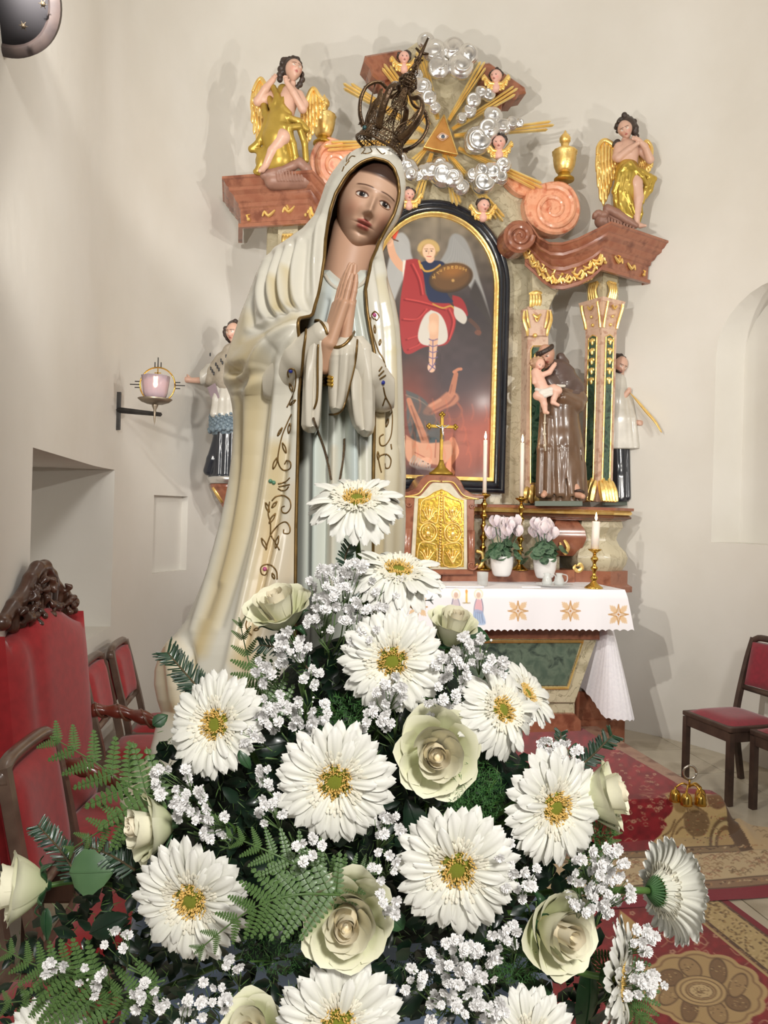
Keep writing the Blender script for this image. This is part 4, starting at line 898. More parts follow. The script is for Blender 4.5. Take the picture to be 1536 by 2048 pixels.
class Fig:                               # a figure carved in image-sized units, then set at its real place
    def __init__(s, px, py, d): s.X = pxfig(px, py, d); s.ox, s.oy = px, py
    def p(s, x, y, dep=0.0): return (x - s.ox, dep, s.oy - y)
    def head(s, x, y, dep, H, R, **k):
        V, Fc, C_ = head_mesh(**k); V = (V * (H / 2)) @ R.T + np.array(s.p(x, y, dep)); return V, Fc, C_
    def skin(s, name, sd, heads, parent, col=(206, 166, 146), it=1):
        P, Fc = sd.mesh(); P = smooth_mesh(P, Fc, it); C_ = np.ones((len(P), 3)) * np.array(col, float)
        for (v, f, c) in heads: Fc = np.concatenate([Fc, f + len(P)]); P = np.concatenate([P, v]); C_ = np.concatenate([C_, c])
        V = [tuple(s.X @ Vector(q)) for q in P]
        return put(name, mesh(name, V, Fc, PAINTED, True, lin(C_)), parent)
    def carve(s, name, sd, m, parent, it=1): return sdfobj(name, sd, m, parent, it, xf=s.X)
    def hand(s, sd, wrist, direction, L_, r, k=.6, side=1, bend=.25, up=(0, -1, 0)):
        w_ = Vector(wrist); d = Vector(direction).normalized(); u = Vector(up); u = (u - d * u.dot(d)).normalized(); sx = d.cross(u)
        pm = w_ + d * L_ * .42
        sd.cap(w_, pm, r * 1.0, r * 1.35, k)
        for i, q in enumerate((-1.5, -.5, .5, 1.5)):
            b0 = pm + sx * q * r * .62; ln = L_ * (.5, .58, .56, .44)[i]; m1 = b0 + (d + sx * q * .06).normalized() * ln * .55; e = m1 + (d - u * -bend).normalized() * ln * .5
            sd.cap(b0, m1, r * .42, r * .38, k * .4).cap(m1, e, r * .38, r * .28, k * .3)
        tb = w_ + d * L_ * .15 + sx * side * r * .9; te = tb + (d * .8 + sx * side * .7).normalized() * L_ * .36
        sd.cap(tb, te, r * .5, r * .34, k * .6)
def wing(name, m, parent, X, root, pts, dep, rows=3, n=7, r=3.2, sgn=1):      # feathers as overlapping tapering tubes along a leading edge
    b = B(); P = spl([(x, dep, z) for x, z in pts], 6)
    b.tube([X @ p for p in P], [X.to_scale().x * r * (1.0 - .5 * i / len(P)) for i in range(len(P))], 8)
    return b
def feathered(name, m, parent, F_, lead, tips, dep0, dep1, r=2.6):
    b = B(); n = len(tips); sc_ = F_.X.to_scale().x; Lp = spl([Vector(F_.p(x, y, dep0)) for x, y in lead], 8)
    for i, (tx, ty) in enumerate(tips):
        a = Lp[int(i / (n - 1) * (len(Lp) - 1))]; e = Vector(F_.p(tx, ty, dep1)); mid_ = (a + e) / 2 + Vector((0, -1.5, 0))
        Q = spl([a, mid_, e], 5); b.tube([F_.X @ q for q in Q], [sc_ * r * (.7 + .5 * sin(pi * k / len(Q))) * (1 if k < len(Q) - 1 else .3) for k in range(len(Q))], 7, flat=.5, nrm=(0, -1, 0))
        for f in (.33, .6):
            q = a.lerp(e, f) + Vector((0, -2.4, 0)); q2 = a.lerp(e, f + .25) + Vector((1.5, -1.5, 0)); b.tube([F_.X @ q, F_.X @ ((q + q2) / 2 - Vector((0, .6, 0))), F_.X @ q2], [sc_ * r * .5, sc_ * r * .8, sc_ * r * .3], 6)
    b.tube([F_.X @ (q - Vector((0, 1, 0))) for q in Lp], [sc_ * r * (1.5 - .6 * k / len(Lp)) for k in range(len(Lp))], 8)
    return b.obj(name, m, parent)
GARM = mat('gilt_drapery', (206, 176, 88), (176, 148, 62), .3, .7, scale=8, bump=.1, bscale=20)
OLIVE = mat('olive_gilt_drapery', (190, 160, 76), (166, 138, 58), .36, .55, scale=8, bump=.1, bscale=20)
# ---------------- right angel
def tdepth(px, py, t): return A(px, py, t).y
F1 = Fig(1255, 460, tdepth(1255, 460, .60)); p = F1.p
AN = thing('angel_statue', 'standing bare-chested angel with crossed hands and golden wings on the right cornice', 'statue', F1.X @ Vector((0, 0, 0)), 'carved angels on the cornice')
s = SDF((-45, -30, -12), (60, 30, 240), 1.15)
s.tube([p(1253, 345), p(1256, 325, 1), p(1256, 306), p(1254, 296, 2)], [17, 16, 19, 17], 5).ell(p(1243, 303, -8), (9, 5, 8), 4).ell(p(1262, 304, -8), (9, 5, 8), 4).cap(p(1254, 300), p(1250, 280, -2), 7.5, 6.5, 3)
s.tube([p(1237, 294), p(1232, 316, -4), p(1234, 320, -8)], [9, 8, 7.5], 3).tube([p(1234, 320, -8), p(1252, 308, -20), p(1264, 300, -22)], [7.5, 6, 4.2], 2)
s.tube([p(1275, 294), p(1293, 312, -2), p(1298, 322, -6)], [9, 8, 7.5], 3).tube([p(1298, 322, -6), p(1284, 302, -18), p(1268, 290, -23)], [7.5, 6, 4.2], 2)
F1.hand(s, p(1264, 300, -22), (10, -2, 6), 13, 3.2, side=-1); F1.hand(s, p(1268, 291, -24), (-12, -1, 4), 14, 3.2)
s.tube([p(1262, 350, -6), p(1268, 372, -12), p(1273, 400, -12)], [13, 12, 9.5], 3).tube([p(1273, 400, -12), p(1271, 425, -8), p(1272, 448, -4)], [9, 7.5, 5], 3).tube([p(1272, 448, -4), p(1277, 456, -12), p(1284, 459, -20)], [5, 4.5, 2.6], 2)
hd_ = F1.head(1248, 264, -8, 37, Rxyz(-.45, .25, -.3), n=40)
F1.skin('figure', s, [hd_], AN)
s = SDF((-30, -30, 160), (35, 25, 245), 1.0)
s.ell(p(1253, 252, 0), (17, 18, 17), 3); R0 = random.Random(3)
for i in range(30):
    a = R0.uniform(-.3, pi + .2); q = p(1253 + 18 * cos(a), 252 - 17 * sin(a) + R0.uniform(-2, 3), R0.uniform(-9, 12)); s.ell(q, (R0.uniform(4, 6),) * 3, 1.2)
for (x, y, r) in ((1270, 262, 8), (1272, 272, 7), (1266, 244, 7), (1236, 262, 4), (1235, 284, 7), (1230, 288, 6), (1226, 289, 5), (1268, 252, 8), (1272, 281, 5)): s.ell(p(x, y, 2), (r, r, r * .9), 1.5)
s.ell(p(1246.5, 267, -10.5), (13.5, 14.5, 17.5), 1.5, sub=True)
F1.carve('curly_hair', s, HAIRD, AN)
s = SDF((-60, -32, -12), (65, 30, 140), 1.2)
s.tube([p(1254, 338), p(1256, 350, 0), p(1252, 380, 4), p(1248, 430, 6)], [19, 22, 22, 18], 6)
for pts, r in (([(1236, 352, -10), (1244, 343, -17), (1254, 336, -19), (1262, 345, -17), (1280, 350, -12), (1296, 356, -6), (1308, 358, 0)], 6), ([(1258, 340, -19), (1264, 350, -20), (1278, 362, -18), (1290, 372, -8)], 5), ([(1236, 355, -12), (1233, 370, -10), (1228, 385, -4)], 6), ([(1252, 346, -18), (1248, 366, -18), (1243, 390, -14), (1240, 412, -8)], 4.5), ([(1258, 352, -20), (1252, 376, -19), (1250, 396, -16), (1258, 414, -14), (1266, 430, -8)], 4.5), ([(1240, 360, -14), (1236, 386, -12), (1238, 410, -9), (1250, 432, -9), (1260, 438, -8)], 4.2), ([(1231, 380, -4), (1230, 402, -4), (1236, 420, -2)], 4.5), ([(1306, 360, 0), (1300, 380, 0), (1290, 392, 2), (1280, 402, 4)], 5.5), ([(1294, 364, -6), (1288, 384, -4), (1284, 404, 0)], 5), ([(1300, 362, -3), (1302, 372, -2), (1294, 388, 0)], 4), ([(1282, 410, 4), (1284, 425, 6), (1280, 440, 8)], 4)):
    s.tube([p(*q) for q in pts], r, 2.2)
s.ell(p(1244, 438, 4), (16, 14, 14), 4)
F1.carve('gilt_loincloth', s, GARM, AN)
lead = [(1240, 300), (1232, 288), (1222, 280), (1210, 276), (1200, 288), (1198, 304)]
feathered('wing', GOLD, AN, F1, lead, [(1236, 340), (1230, 356), (1224, 372), (1220, 386), (1216, 398), (1211, 408), (1206, 398), (1202, 372), (1199, 340)], 12, 14, 4.2)
lead = [(1284, 300), (1290, 288), (1296, 278), (1302, 282), (1307, 292), (1307, 306)]
feathered('wing', GOLD, AN, F1, lead, [(1284, 345), (1288, 352), (1291, 358), (1295, 352), (1299, 345), (1303, 338), (1307, 330)], 12, 14, 3.6)
s = SDF((-70, -30, -40), (40, 34, 65), 1.2)       # the cloud-like gable end it stands on
for (x, y, dp_, r) in ((1206, 432, -4, 10), (1196, 428, -2, 9), (1188, 432, 0, 8), (1214, 424, -6, 9)): s.ell(p(x, y, dp_), (r, r, r * .8), 1.5)
s.tube([p(1212, 420, -8), p(1230, 430, -10), p(1252, 446, -12), p(1268, 456, -12)], [8, 8, 7, 5], 2.5).tube([p(1206, 440, 6), p(1235, 450, 6), p(1262, 462, 6)], [14, 14, 8], 4)
for i in range(9): s.cap(p(1214 + i * 6, 440 + i * 2.6, -12), p(1216 + i * 6, 455 + i * 1.4, -10), 2.4, 2.2, .8)
F1.carve('carved_cloud_base', s, mat('clay_brown', (150, 112, 96), (130, 94, 80), .45, scale=12, bump=.1), AN)
# ---------------- left angel
F2 = Fig(565, 355, tdepth(565, 355, .46)); p = F2.p
AN = thing('angel_statue', 'seated angel in golden robe touching its breast, on the left cornice', 'statue', F2.X @ Vector((0, 0, 0)), 'carved angels on the cornice')
s = SDF((-75, -45, -10), (65, 30, 250), 1.2)
s.tube([p(566, 235), p(574, 205), p(580, 190)], [19, 18, 17], 5).cap(p(580, 186), p(585, 168, -3), 7.5, 7, 3)
s.tube([p(598, 190), p(608, 210, -4), p(606, 222, -8)], [9, 8.5, 8], 3).tube([p(606, 222, -8), p(590, 198, -22), p(576, 178, -25)], [8, 6.5, 4.5], 2)
s.tube([p(548, 188, 4), p(530, 200, 0), p(516, 204, -2)], [10, 9, 8], 3).tube([p(516, 204, -2), p(532, 184, -10), p(548, 166, -12)], [8, 7, 5], 3)
F2.hand(s, p(577, 180, -25), (-4, 0, 15), 15, 3.6); F2.hand(s, p(548, 166, -12), (6, 0, 10), 12, 3.4, side=-1)
s.tube([p(556, 270, -14), p(570, 286, -24), p(560, 300, -22)], [14, 13, 11], 3).tube([p(570, 284, -24), p(548, 312, -20), p(534, 338, -16)], [11, 9.5, 6], 3).tube([p(534, 338, -16), p(528, 348, -20), p(524, 354, -28)], [6, 5.5, 3.5], 2)
hd_ = F2.head(588, 146, -8, 44, Rxyz(.5, -.1, .12), n=40)
F2.skin('figure', s, [hd_], AN)
s = SDF((-30, -30, 155), (50, 30, 255), 1.0)
s.ell(p(582, 138, 3), (19, 20, 20), 3)
for i in range(26):
    a = R0.uniform(.2, pi + .6); s.ell(p(582 + 19 * cos(a), 138 - 19 * sin(a), R0.uniform(-10, 12)), (R0.uniform(4, 6),) * 3, 1.2)
for (x, y, r) in ((568, 123, 7), (562, 140, 7), (560, 152, 7), (560, 160, 6), (602, 150, 7), (604, 160, 6.5), (600, 170, 6), (594, 176, 5), (566, 130, 7)): s.ell(p(x, y, -2), (r, r, r), 1.5)
s.ell(p(590, 148, -11), (16, 17, 21), 1.5, sub=True)
F2.carve('curly_hair', s, HAIRD, AN)
s = SDF((-80, -45, -10), (70, 34, 200), 1.25)
s.tube([p(566, 180, 2), p(562, 215, 0), p(560, 245, -2)], [10, 18, 22], 6).tube([p(560, 245, -2), p(556, 280, -2), p(560, 320, 4)], [24, 28, 26], 8)
for pts, r in (([(548, 180, -8), (556, 200, -16), (566, 222, -18), (580, 236, -16)], 6), ([(540, 200, -4), (546, 220, -14), (560, 238, -20), (580, 246, -20), (600, 250, -14), (614, 262, -6)], 6), ([(528, 212, 0), (532, 232, -6), (540, 250, -12)], 7), ([(536, 246, -10), (530, 268, -10), (516, 292, -6), (504, 300, -4)], 7), ([(546, 256, -16), (560, 262, -24), (582, 268, -26), (600, 262, -18)], 6), ([(504, 300, -4), (520, 306, -6), (540, 296, -12)], 5), ([(580, 272, -24), (588, 296, -18), (592, 320, -10), (588, 336, -4)], 6.5), ([(600, 262, -14), (610, 290, -6), (612, 320, 0)], 6), ([(568, 290, -24), (572, 312, -18), (566, 336, -10)], 5.5), ([(520, 306, -6), (524, 325, -8), (516, 345, -6)], 6), ([(512, 345, -4), (530, 350, -4), (546, 346, -4)], 5), ([(556, 200, -16), (548, 226, -18), (556, 248, -22)], 4.5), ([(574, 196, -14), (566, 214, -18), (560, 236, -22)], 4)):
    s.tube([p(*q) for q in pts], r, 2.4)
s.ell(p(548, 322, 2), (34, 18, 26), 8)
F2.carve('gilt_robe', s, OLIVE, AN)
feathered('wing', GOLD, AN, F2, [(548, 190), (536, 176), (526, 160), (520, 152), (512, 160), (504, 178)], [(546, 270), (536, 276), (528, 280), (520, 282), (512, 278), (506, 262), (502, 240), (502, 215)], 12, 14, 4.2)
feathered('wing', GOLD, AN, F2, [(604, 200), (614, 192), (620, 178), (627, 172), (636, 184), (646, 196)], [(604, 280), (612, 284), (618, 276), (624, 264), (632, 250), (640, 232), (647, 214)], 12, 14, 4.2)
s = SDF((-60, -40, -30), (70, 34, 45), 1.3)
s.tube([p(530, 352, -4), p(560, 346, -8), p(588, 336, -10), p(600, 326, -8)], [9, 9, 8, 7], 3).tube([p(600, 328, -6), p(614, 340, -4), p(622, 354, 0)], [9, 9, 8], 3).tube([p(545, 360, 4), p(610, 360, 4)], [16, 16], 4)
for i in range(9): s.cap(p(556 + i * 6, 350, -14), p(558 + i * 6, 366, -12), 2.4, 2.2, .8)
F2.carve('carved_cloud_base', s, MT['clay_brown'], AN)
# ---------------- winged cherub heads of the glory
DARKH = (70, 58, 52)
for i, (x, y, H, yaw, roll, wl) in enumerate(((808, 118, 26, .1, 0, 'in front of the left attic corner'), (992, 155, 27, -.5, .1, 'on the right attic corner'), (998, 288, 30, -.25, .0, 'beside the right cloud below the golden ray'), (966, 414, 28, .4, .1, 'above the right side of the painting frame'), (818, 392, 26, .2, .1, 'left above the arched frame, behind the statue veil'))):
    t = .70; F_ = Fig(x, y, tdepth(x, y, t)); p = F_.p
    CH = thing('cherub_head', 'small dark-haired winged cherub head ' + wl, 'cherub', F_.X @ Vector((0, 0, 0)), 'cherub heads around the golden rays')
    s = SDF((-20, -20, -30), (20, 14, 20), 1.0); s.cap(p(x, y + 4, 2), p(x, y + H * .75, 2), H * .26, H * .3, 2); s.ell(p(x, y, 2), (H * .30, H * .32, H * .38), 1)
    h_ = F_.head(x, y, -3, H, Rxyz(yaw, .2, roll), n=32, skin=(224, 176, 160), blush=(224, 128, 118)); V, Fc, C_ = h_; V = (V - np.array(p(x, y, -3))) * np.array([1.12, 1, .95]) + np.array(p(x, y, -3))
    F_.skin('face', s, [(V, Fc, C_)], CH, (224, 176, 160))
    s = SDF((-22, -20, -14), (22, 20, 24), .9); s.ell(p(x, y - H * .14, 2), (H * .46, H * .44, H * .44), 1)
    for k in range(18):
        a = R0.uniform(0, pi); s.ell(p(x + H * .44 * cos(a), y - H * .1 - H * .42 * sin(a), R0.uniform(-6, 6)), (R0.uniform(3, 4.5),) * 3, 1)
    s.ell(p(x + yaw * 4, y + H * .1, -H * .34), (H * .38, H * .36, H * .44), 1, sub=True)
    F_.carve('curly_hair', s, HAIRD, CH)
    for sg in (-1, 1):
        feathered('wing', GOLD, CH, F_, [(x + sg * 4, y + H * .5), (x + sg * 12, y + H * .45), (x + sg * 20, y + H * .1), (x + sg * 25, y - H * .15)], [(x + sg * 2, y + H * .85), (x + sg * 8, y + H * .95), (x + sg * 14, y + H * .9), (x + sg * 20, y + H * .6), (x + sg * 26, y + H * .2)], 0, 2, 3.0)
# ---------------- friar with the child
F3 = Fig(1110, 1000, tdepth(1110, 1000, .58)); p = F3.p
ST = thing('friar_statue', 'tonsured friar statue in brown habit holding a naked child, in the right arch', 'statue', F3.X @ Vector((0, 0, 0)), 'saint statues by the altarpiece')
HAB = mat('brown_habit', (112, 86, 66), (96, 72, 54), .28, scale=6, coat=.4); HOODM = mat('brown_mozzetta', (92, 74, 68), (80, 64, 58), .38, scale=6, coat=.2)
s = SDF((-70, -60, -6), (75, 45, 320), 1.4)
s.tube([p(1118, 770, 2), p(1118, 820, 0), p(1120, 880, 2), p(1124, 940, 4), p(1126, 985, 5)], [30, 32, 37, 42, 43], 10)
for i, (x0, x1, d0, r) in enumerate(((1082, 1076, -18, 7), (1094, 1090, -28, 7), (1108, 1112, -32, 7), (1122, 1132, -30, 8), (1136, 1150, -24, 8), (1148, 1162, -8, 8), (1085, 1100, -26, 5), (1130, 1120, -34, 6))):
    s.tube([p(x0, 830, d0 * .8), p((x0 + x1) / 2, 900, d0), p(x1, 988, d0 - 4)], [r * .6, r, r * 1.15], 5)
s.tube([p(1142, 775, 0), p(1154, 800, -4), p(1148, 812, -14), p(1118, 800, -30)], [18, 17, 15, 12], 5)
s.tube([p(1150, 790, -14), p(1130, 802, -28)], [8, 6], 3)
for xx in (1092, 1125, 1155): s.cap(p(xx, 800, 0), p(xx, 805, 0), 4, 4, 2)
for i in range(9):
    xx = 1076 + i * 11; s.cap(p(xx, 900, -36 + abs(i - 4) * 4), p(xx + 3, 1000, -44 + abs(i - 4) * 5), 2.0, 3.0, 3, sub=True)
F3.carve('habit', s, HAB, ST)
s = SDF((-60, -50, 180), (60, 40, 330), 1.2)
s.tube([p(1112, 742, 0), p(1118, 752, 2), p(1122, 768, 2)], [20, 28, 34], 8).tube([p(1132, 762, -4), p(1148, 778, -4)], [18, 18], 6).tube([p(1096, 766, -20), p(1106, 780, -22)], [12, 12], 6)
s.tube([p(1124, 712, 12), p(1130, 724, 14), p(1126, 738, 10), p(1112, 742, 2)], [8, 10, 10, 12], 4)
s.tube([p(1104, 744, -22), p(1118, 734, -16), p(1128, 726, -2)], [5, 6, 5], 3)
s.tube([p(1090, 790, -24), p(1120, 796, -30), p(1150, 790, -18)], 5, 4)
F3.carve('hooded_shoulder_cape', s, HOODM, ST)
s = SDF((-75, -65, -10), (60, 40, 330), 1.15)
s.cap(p(1098, 735, -6), p(1092, 720, -8), 9, 8, 3); s.cap(p(1122, 800, -28), p(1108, 796, -36), 6, 5.5, 2)
F3.hand(s, p(1110, 797, -36), (-14, -2, 4), 17, 4.2); s.ell(p(1078, 800, -26), (10, 7, 6), 2)
s.tube([p(1142, 975, -34), p(1146, 990, -40), p(1152, 994, -52)], [8, 7, 5], 2); s.tube([p(1086, 985, -30), p(1078, 992, -42)], [7, 5], 2)
hd_ = F3.head(1091, 712, -14, 42, Rxyz(-.65, .35, -.35), n=44, skin=(196, 150, 126), brow=(90, 70, 58))
F3.skin('figure', s, [hd_], ST, (196, 150, 126))
s = SDF((-60, -50, 265), (25, 25, 330), .9)
for i in range(22):
    a = 2 * pi * i / 22; q = Rxyz(-.65, .35, -.35) @ (np.array([.74 * cos(a), .86 * sin(a), .46 - .10 * sin(a)]) * 21) + np.array(p(1091, 712, -14)); s.ell(q, (4.0, 4.0, 5.2), 1)
F3.carve('tonsure_hair', s, HAIRD, ST)
b = B()
for (x0, y0) in ((1146, 984),):
    b.tube([F3.X @ Vector(p(1138, 984, -40)), F3.X @ Vector(p(1147, 982, -50)), F3.X @ Vector(p(1156, 986, -44))], F3.X.to_scale().x * 3, 6)
b.obj('sandal_strap', mat('dark_leather', (60, 44, 38), rough=.5), ST)
b = B(); b.tube([F3.X @ Vector(p(1084, 826, -30)), F3.X @ Vector(p(1082, 860, -34)), F3.X @ Vector(p(1083, 905, -38))], F3.X.to_scale().x * 1.8, 6)
for yy in (850, 872, 894): b.ball(F3.X @ Vector(p(1082, yy, -36)), F3.X.to_scale().x * 3, 5)
b.obj('knotted_cord', mat('pale_cord', (206, 196, 176), rough=.7), ST)
s = SDF((-70, -75, 115), (30, 10, 320), .95)       # the child, one continuous body
s.tube([p(1066, 752, -34), p(1072, 772, -38), p(1078, 786, -38)], [10, 11, 12], 3).tube([p(1074, 758, -38), p(1090, 752, -40), p(1100, 738, -36)], [5.5, 5, 4.2], 2).tube([p(1062, 760, -36), p(1060, 772, -42)], [5, 4], 2)
s.tube([p(1074, 788, -38), p(1066, 798, -46), p(1074, 802, -50)], [9, 8, 8], 3).tube([p(1074, 802, -50), p(1078, 816, -50), p(1080, 830, -50)], [7.5, 6, 4.4], 2).tube([p(1080, 830, -50), p(1084, 833, -56)], [4, 3], 1.5)
s.tube([p(1084, 788, -38), p(1096, 786, -50), p(1104, 790, -54)], [9, 8.5, 7.5], 3).tube([p(1102, 788, -54), p(1096, 806, -52), p(1094, 812, -52)], [7, 5.5, 4.4], 2).tube([p(1094, 812, -52), p(1104, 818, -56)], [4.2, 3], 1.5)
s.cap(p(1068, 750, -34), p(1070, 742, -34), 5, 5, 2); F3.hand(s, p(1100, 738, -36), (4, 1, 6), 8, 2.4)
h2 = F3.head(1071, 737, -35, 27, Rxyz(.3, .25, .35), n=36, skin=(224, 176, 156))
F3.skin('child_figure', s, [h2], ST, (222, 178, 158))
s = SDF((-65, -60, 250), (-20, -10, 290), .8); s.ell(p(1067, 733, -31), (12, 12, 12), 1)
for k in range(18): a = R0.uniform(.4, pi + .6); s.ell(p(1068 + 12 * cos(a), 733 - 11 * sin(a), R0.uniform(-38, -24)), (3.2,) * 3, .8)
s.ell(p(1073, 739, -42), (10, 9, 12), 1, sub=True)
F3.carve('child_curls', s, mat('fair_curls', (186, 150, 120), (160, 124, 98), .5, scale=40), ST)
s = SDF((-60, -65, 190), (15, -20, 235), .9)
s.tube([p(1064, 786, -44), p(1074, 792, -52), p(1090, 788, -54), p(1104, 780, -46), p(1120, 778, -38)], [3.5, 5, 5, 3.5, 2.5], 2).tube([p(1070, 794, -52), p(1078, 800, -56), p(1090, 796, -56)], 4, 2)
F3.carve('child_loincloth', s, mat('painted_white', (216, 210, 200), rough=.4), ST)
b = B(); q = A(1120, 1004, .58); b.prism([A(1070, 1002, .38), A(1165, 1002, .38), A(1165, 1002, .72), A(1070, 1002, .72)], -UP * .035, .004); b.obj('plinth', mat('grey_green_paint', (96, 106, 96), rough=.5), ST, smooth=False)
# ---------------- saint at the far right, half behind the pillar
F4 = Fig(1236, 1000, tdepth(1236, 1000, .86)); p = F4.p
ST = thing('saint_statue', 'dark-haired saint in white surplice with a golden palm, half behind the right pillar', 'statue', F4.X @ Vector((0, 0, 0)), 'saint statues by the altarpiece')
s = SDF((-50, -30, 100), (60, 30, 260), 1.3)
s.tube([p(1230, 765), p(1232, 800), p(1234, 850), p(1236, 895)], [18, 22, 28, 31], 8)
for x0, x1 in ((1246, 1254), (1254, 1264), (1238, 1242), (1228, 1226)): s.tube([p(x0, 790, -16), p((x0 + x1) / 2, 840, -22), p(x1, 896, -24)], [4, 5, 6], 4)
for i in range(10): s.ell(p(1222 + i * 5.5, 903, -24 + abs(i - 5) * 2), (3.5, 4, 4), 1.5)
s.tube([p(1246, 790), p(1262, 830, 0), p(1264, 848, -4)], [10, 10, 9], 4)
F4.carve('surplice', s, mat('painted_surplice', (204, 200, 190), (186, 182, 172), .35, scale=10, coat=.3), ST)
b = B(); b.tube([F4.X @ Vector(p(1232 + 3 * i, 889 + (i % 2), -27)) for i in range(9)], F4.X.to_scale().x * 2.2, 6); b.obj('gold_hem', GOLDM, ST)
s = SDF((-45, -30, -4), (45, 30, 130), 1.3); s.tube([p(1234, 895), p(1236, 940), p(1236, 998)], [22, 20, 21], 6)
for x in (1240, 1250, 1230): s.tube([p(x, 900, -16), p(x + 1, 996, -18)], [4, 4.5], 2)
F4.carve('cassock', s, BLACKF, ST)
s = SDF((-40, -30, 120), (75, 30, 300), 1.1); s.cap(p(1236, 765), p(1238, 745, -4), 8, 8, 3); s.cap(p(1240, 800, -18), p(1248, 788, -22), 6, 5, 2); F4.hand(s, p(1248, 790, -22), (3, -2, 8), 12, 3.2); s.cap(p(1262, 846, -10), p(1278, 851, -40), 6, 4.5, 2); F4.hand(s, p(1278, 851, -40), (12, -8, -2), 12, 3.2)
h_ = F4.head(1237, 732, -6, 38, Rxyz(.35, .35, .3), n=40, beard=(58, 46, 42)); F4.skin('figure', s, [h_], ST)
s = SDF((-30, -25, 250), (30, 25, 300), 1.0); s.ell(p(1236, 724, 3), (17, 18, 17), 2)
for k in range(20): a = R0.uniform(0, pi); s.ell(p(1236 + 16 * cos(a), 726 - 15 * sin(a), R0.uniform(-8, 10)), (4,) * 3, 1)
s.ell(p(1240, 736, -13), (14, 14, 17), 1, sub=True)
F4.carve('dark_hair', s, HAIRD, ST)
b = B(); Q = [F4.X @ Vector(p(*q)) for q in ((1252, 790, -26), (1262, 806, -36), (1276, 830, -50), (1288, 850, -62), (1297, 872, -72))]; sc_ = F4.X.to_scale().x; Q = spl(Q, 4); b.tube(Q, [sc_ * (1.5 + 5 * sin(pi * i / len(Q)) ** 1) for i in range(len(Q))], 7, flat=.4); b.obj('palm_branch', GOLD, ST)
b = B(); b.prism([A(1205, 1002, .8), A(1256, 1002, .8), A(1256, 1002, 1.1), A(1205, 1002, 1.1)], -UP * .035, .004); b.obj('plinth', MT['grey_green_paint'], ST, smooth=False)
# ---------------- saint at the left wall on a bracket
dl = arc_hit(445, 800)[2] - .30; F5 = Fig(458, 955, dl); p = F5.p
ST = thing('saint_statue', 'priest statue in white surplice and fur cape on a wall bracket at the left', 'statue', F5.X @ Vector((0, 0, 0)), 'saint statues by the altarpiece')
s = SDF((-55, -40, 85), (60, 40, 245), 1.3)
s.tube([p(460, 762), p(462, 800), p(460, 830)], [22, 28, 34], 8)
for x0, x1 in ((440, 434), (450, 448), (460, 462), (472, 478)): s.tube([p(x0, 775, -20), p((x0 + x1) / 2, 800, -26), p(x1, 832, -30)], [4, 5, 6], 4)
s.tube([p(440, 738, -2), p(424, 742, -6), p(408, 756, -8), p(398, 762, -8)], [12, 12, 11, 9], 5)
F5.carve('surplice', s, MT['painted_surplice'], ST)
s = SDF((-60, -45, 70), (60, 40, 140), 1.1); s.tube([p(460, 832), p(459, 850)], [35, 38], 4); R1 = random.Random(5)
for i in range(60):
    a = -pi * i / 59; rr = 39; s.ell(p(460 + rr * cos(a), 832 + (i * 7 % 25), rr * sin(a)), (3.2,) * 3, .8)
for i in range(16):
    a = -pi * i / 15; s.ell(p(460 + 40 * cos(a), 860 + (i % 2) * 3, 40 * sin(a)), (4.4, 4.4, 5), .8)
F5.carve('lace_hem', s, mat('grey_blue_lace', (128, 144, 154), (92, 108, 120), .5, scale=60), ST)
s = SDF((-60, -40, -4), (60, 40, 105), 1.3); s.tube([p(460, 850), p(458, 900), p(456, 950)], [30, 31, 34], 6).tube([p(440, 880, -14), p(428, 920, -16), p(420, 942, -14)], [10, 10, 9], 4)
for x in (446, 458, 470): s.tube([p(x, 860, -28), p(x - 2, 950, -32)], [4, 5], 2)
F5.carve('cassock', s, BLACKF, ST)
s = SDF((-60, -40, 170), (60, 40, 290), 1.2); s.tube([p(464, 706, 0), p(460, 730), p(458, 760)], [16, 26, 32], 8).tube([p(446, 722, -4), p(430, 746, -8), p(424, 760, -8)], [14, 14, 12], 5)
F5.carve('ermine_cape', s, mat('ermine', (176, 166, 150), (158, 148, 132), .6, scale=20, bump=.3, bscale=60), ST)
b = B(); sc_ = F5.X.to_scale().x
for i in range(14): b.ball(F5.X @ Vector(p(428 + (i * 17 % 44), 716 + (i * 29 % 50), -34)), (sc_ * 1.6, sc_ * 1.6, sc_ * 4), 5)
b.obj('ermine_tails', BLACKF, ST); bpy.data.objects['ermine_tails']['kind'] = 'stuff'
s = SDF((-110, -30, 170), (50, 30, 330), 1.1); s.cap(p(400, 762, -8), p(384, 762, -8), 6, 5, 2); F5.hand(s, p(386, 762, -8), (-20, -2, 2), 24, 4.6, bend=-.1); s.cap(p(466, 705), p(468, 690), 8, 8, 3)
h_ = F5.head(470, 668, -6, 42, Rxyz(-.4, .1, 0), n=40); F5.skin('figure', s, [h_], ST)
s = SDF((-20, -30, 250), (45, 30, 325), 1.1); s.ell(p(472, 660, 4), (20, 20, 20), 2)
for k in range(26): a = R0.uniform(.6, pi + 1.2); s.ell(p(470 + 19 * cos(a), 664 - 20 * sin(a), R0.uniform(-8, 12)), (5,) * 3, 1.2)
s.ell(p(468, 672, -15), (15, 15, 19), 1, sub=True)
F5.carve('curly_hair', s, HAIRD, ST)
b = B(); b.prism([F5.X @ Vector(p(*q)) for q in ((419, 778, -20), (438, 772, -36), (446, 800, -34), (430, 808, -20))], Vector((0, .012, 0)), .001); b.obj('book', mat('mauve_book', (168, 150, 160), rough=.5), ST, smooth=False)
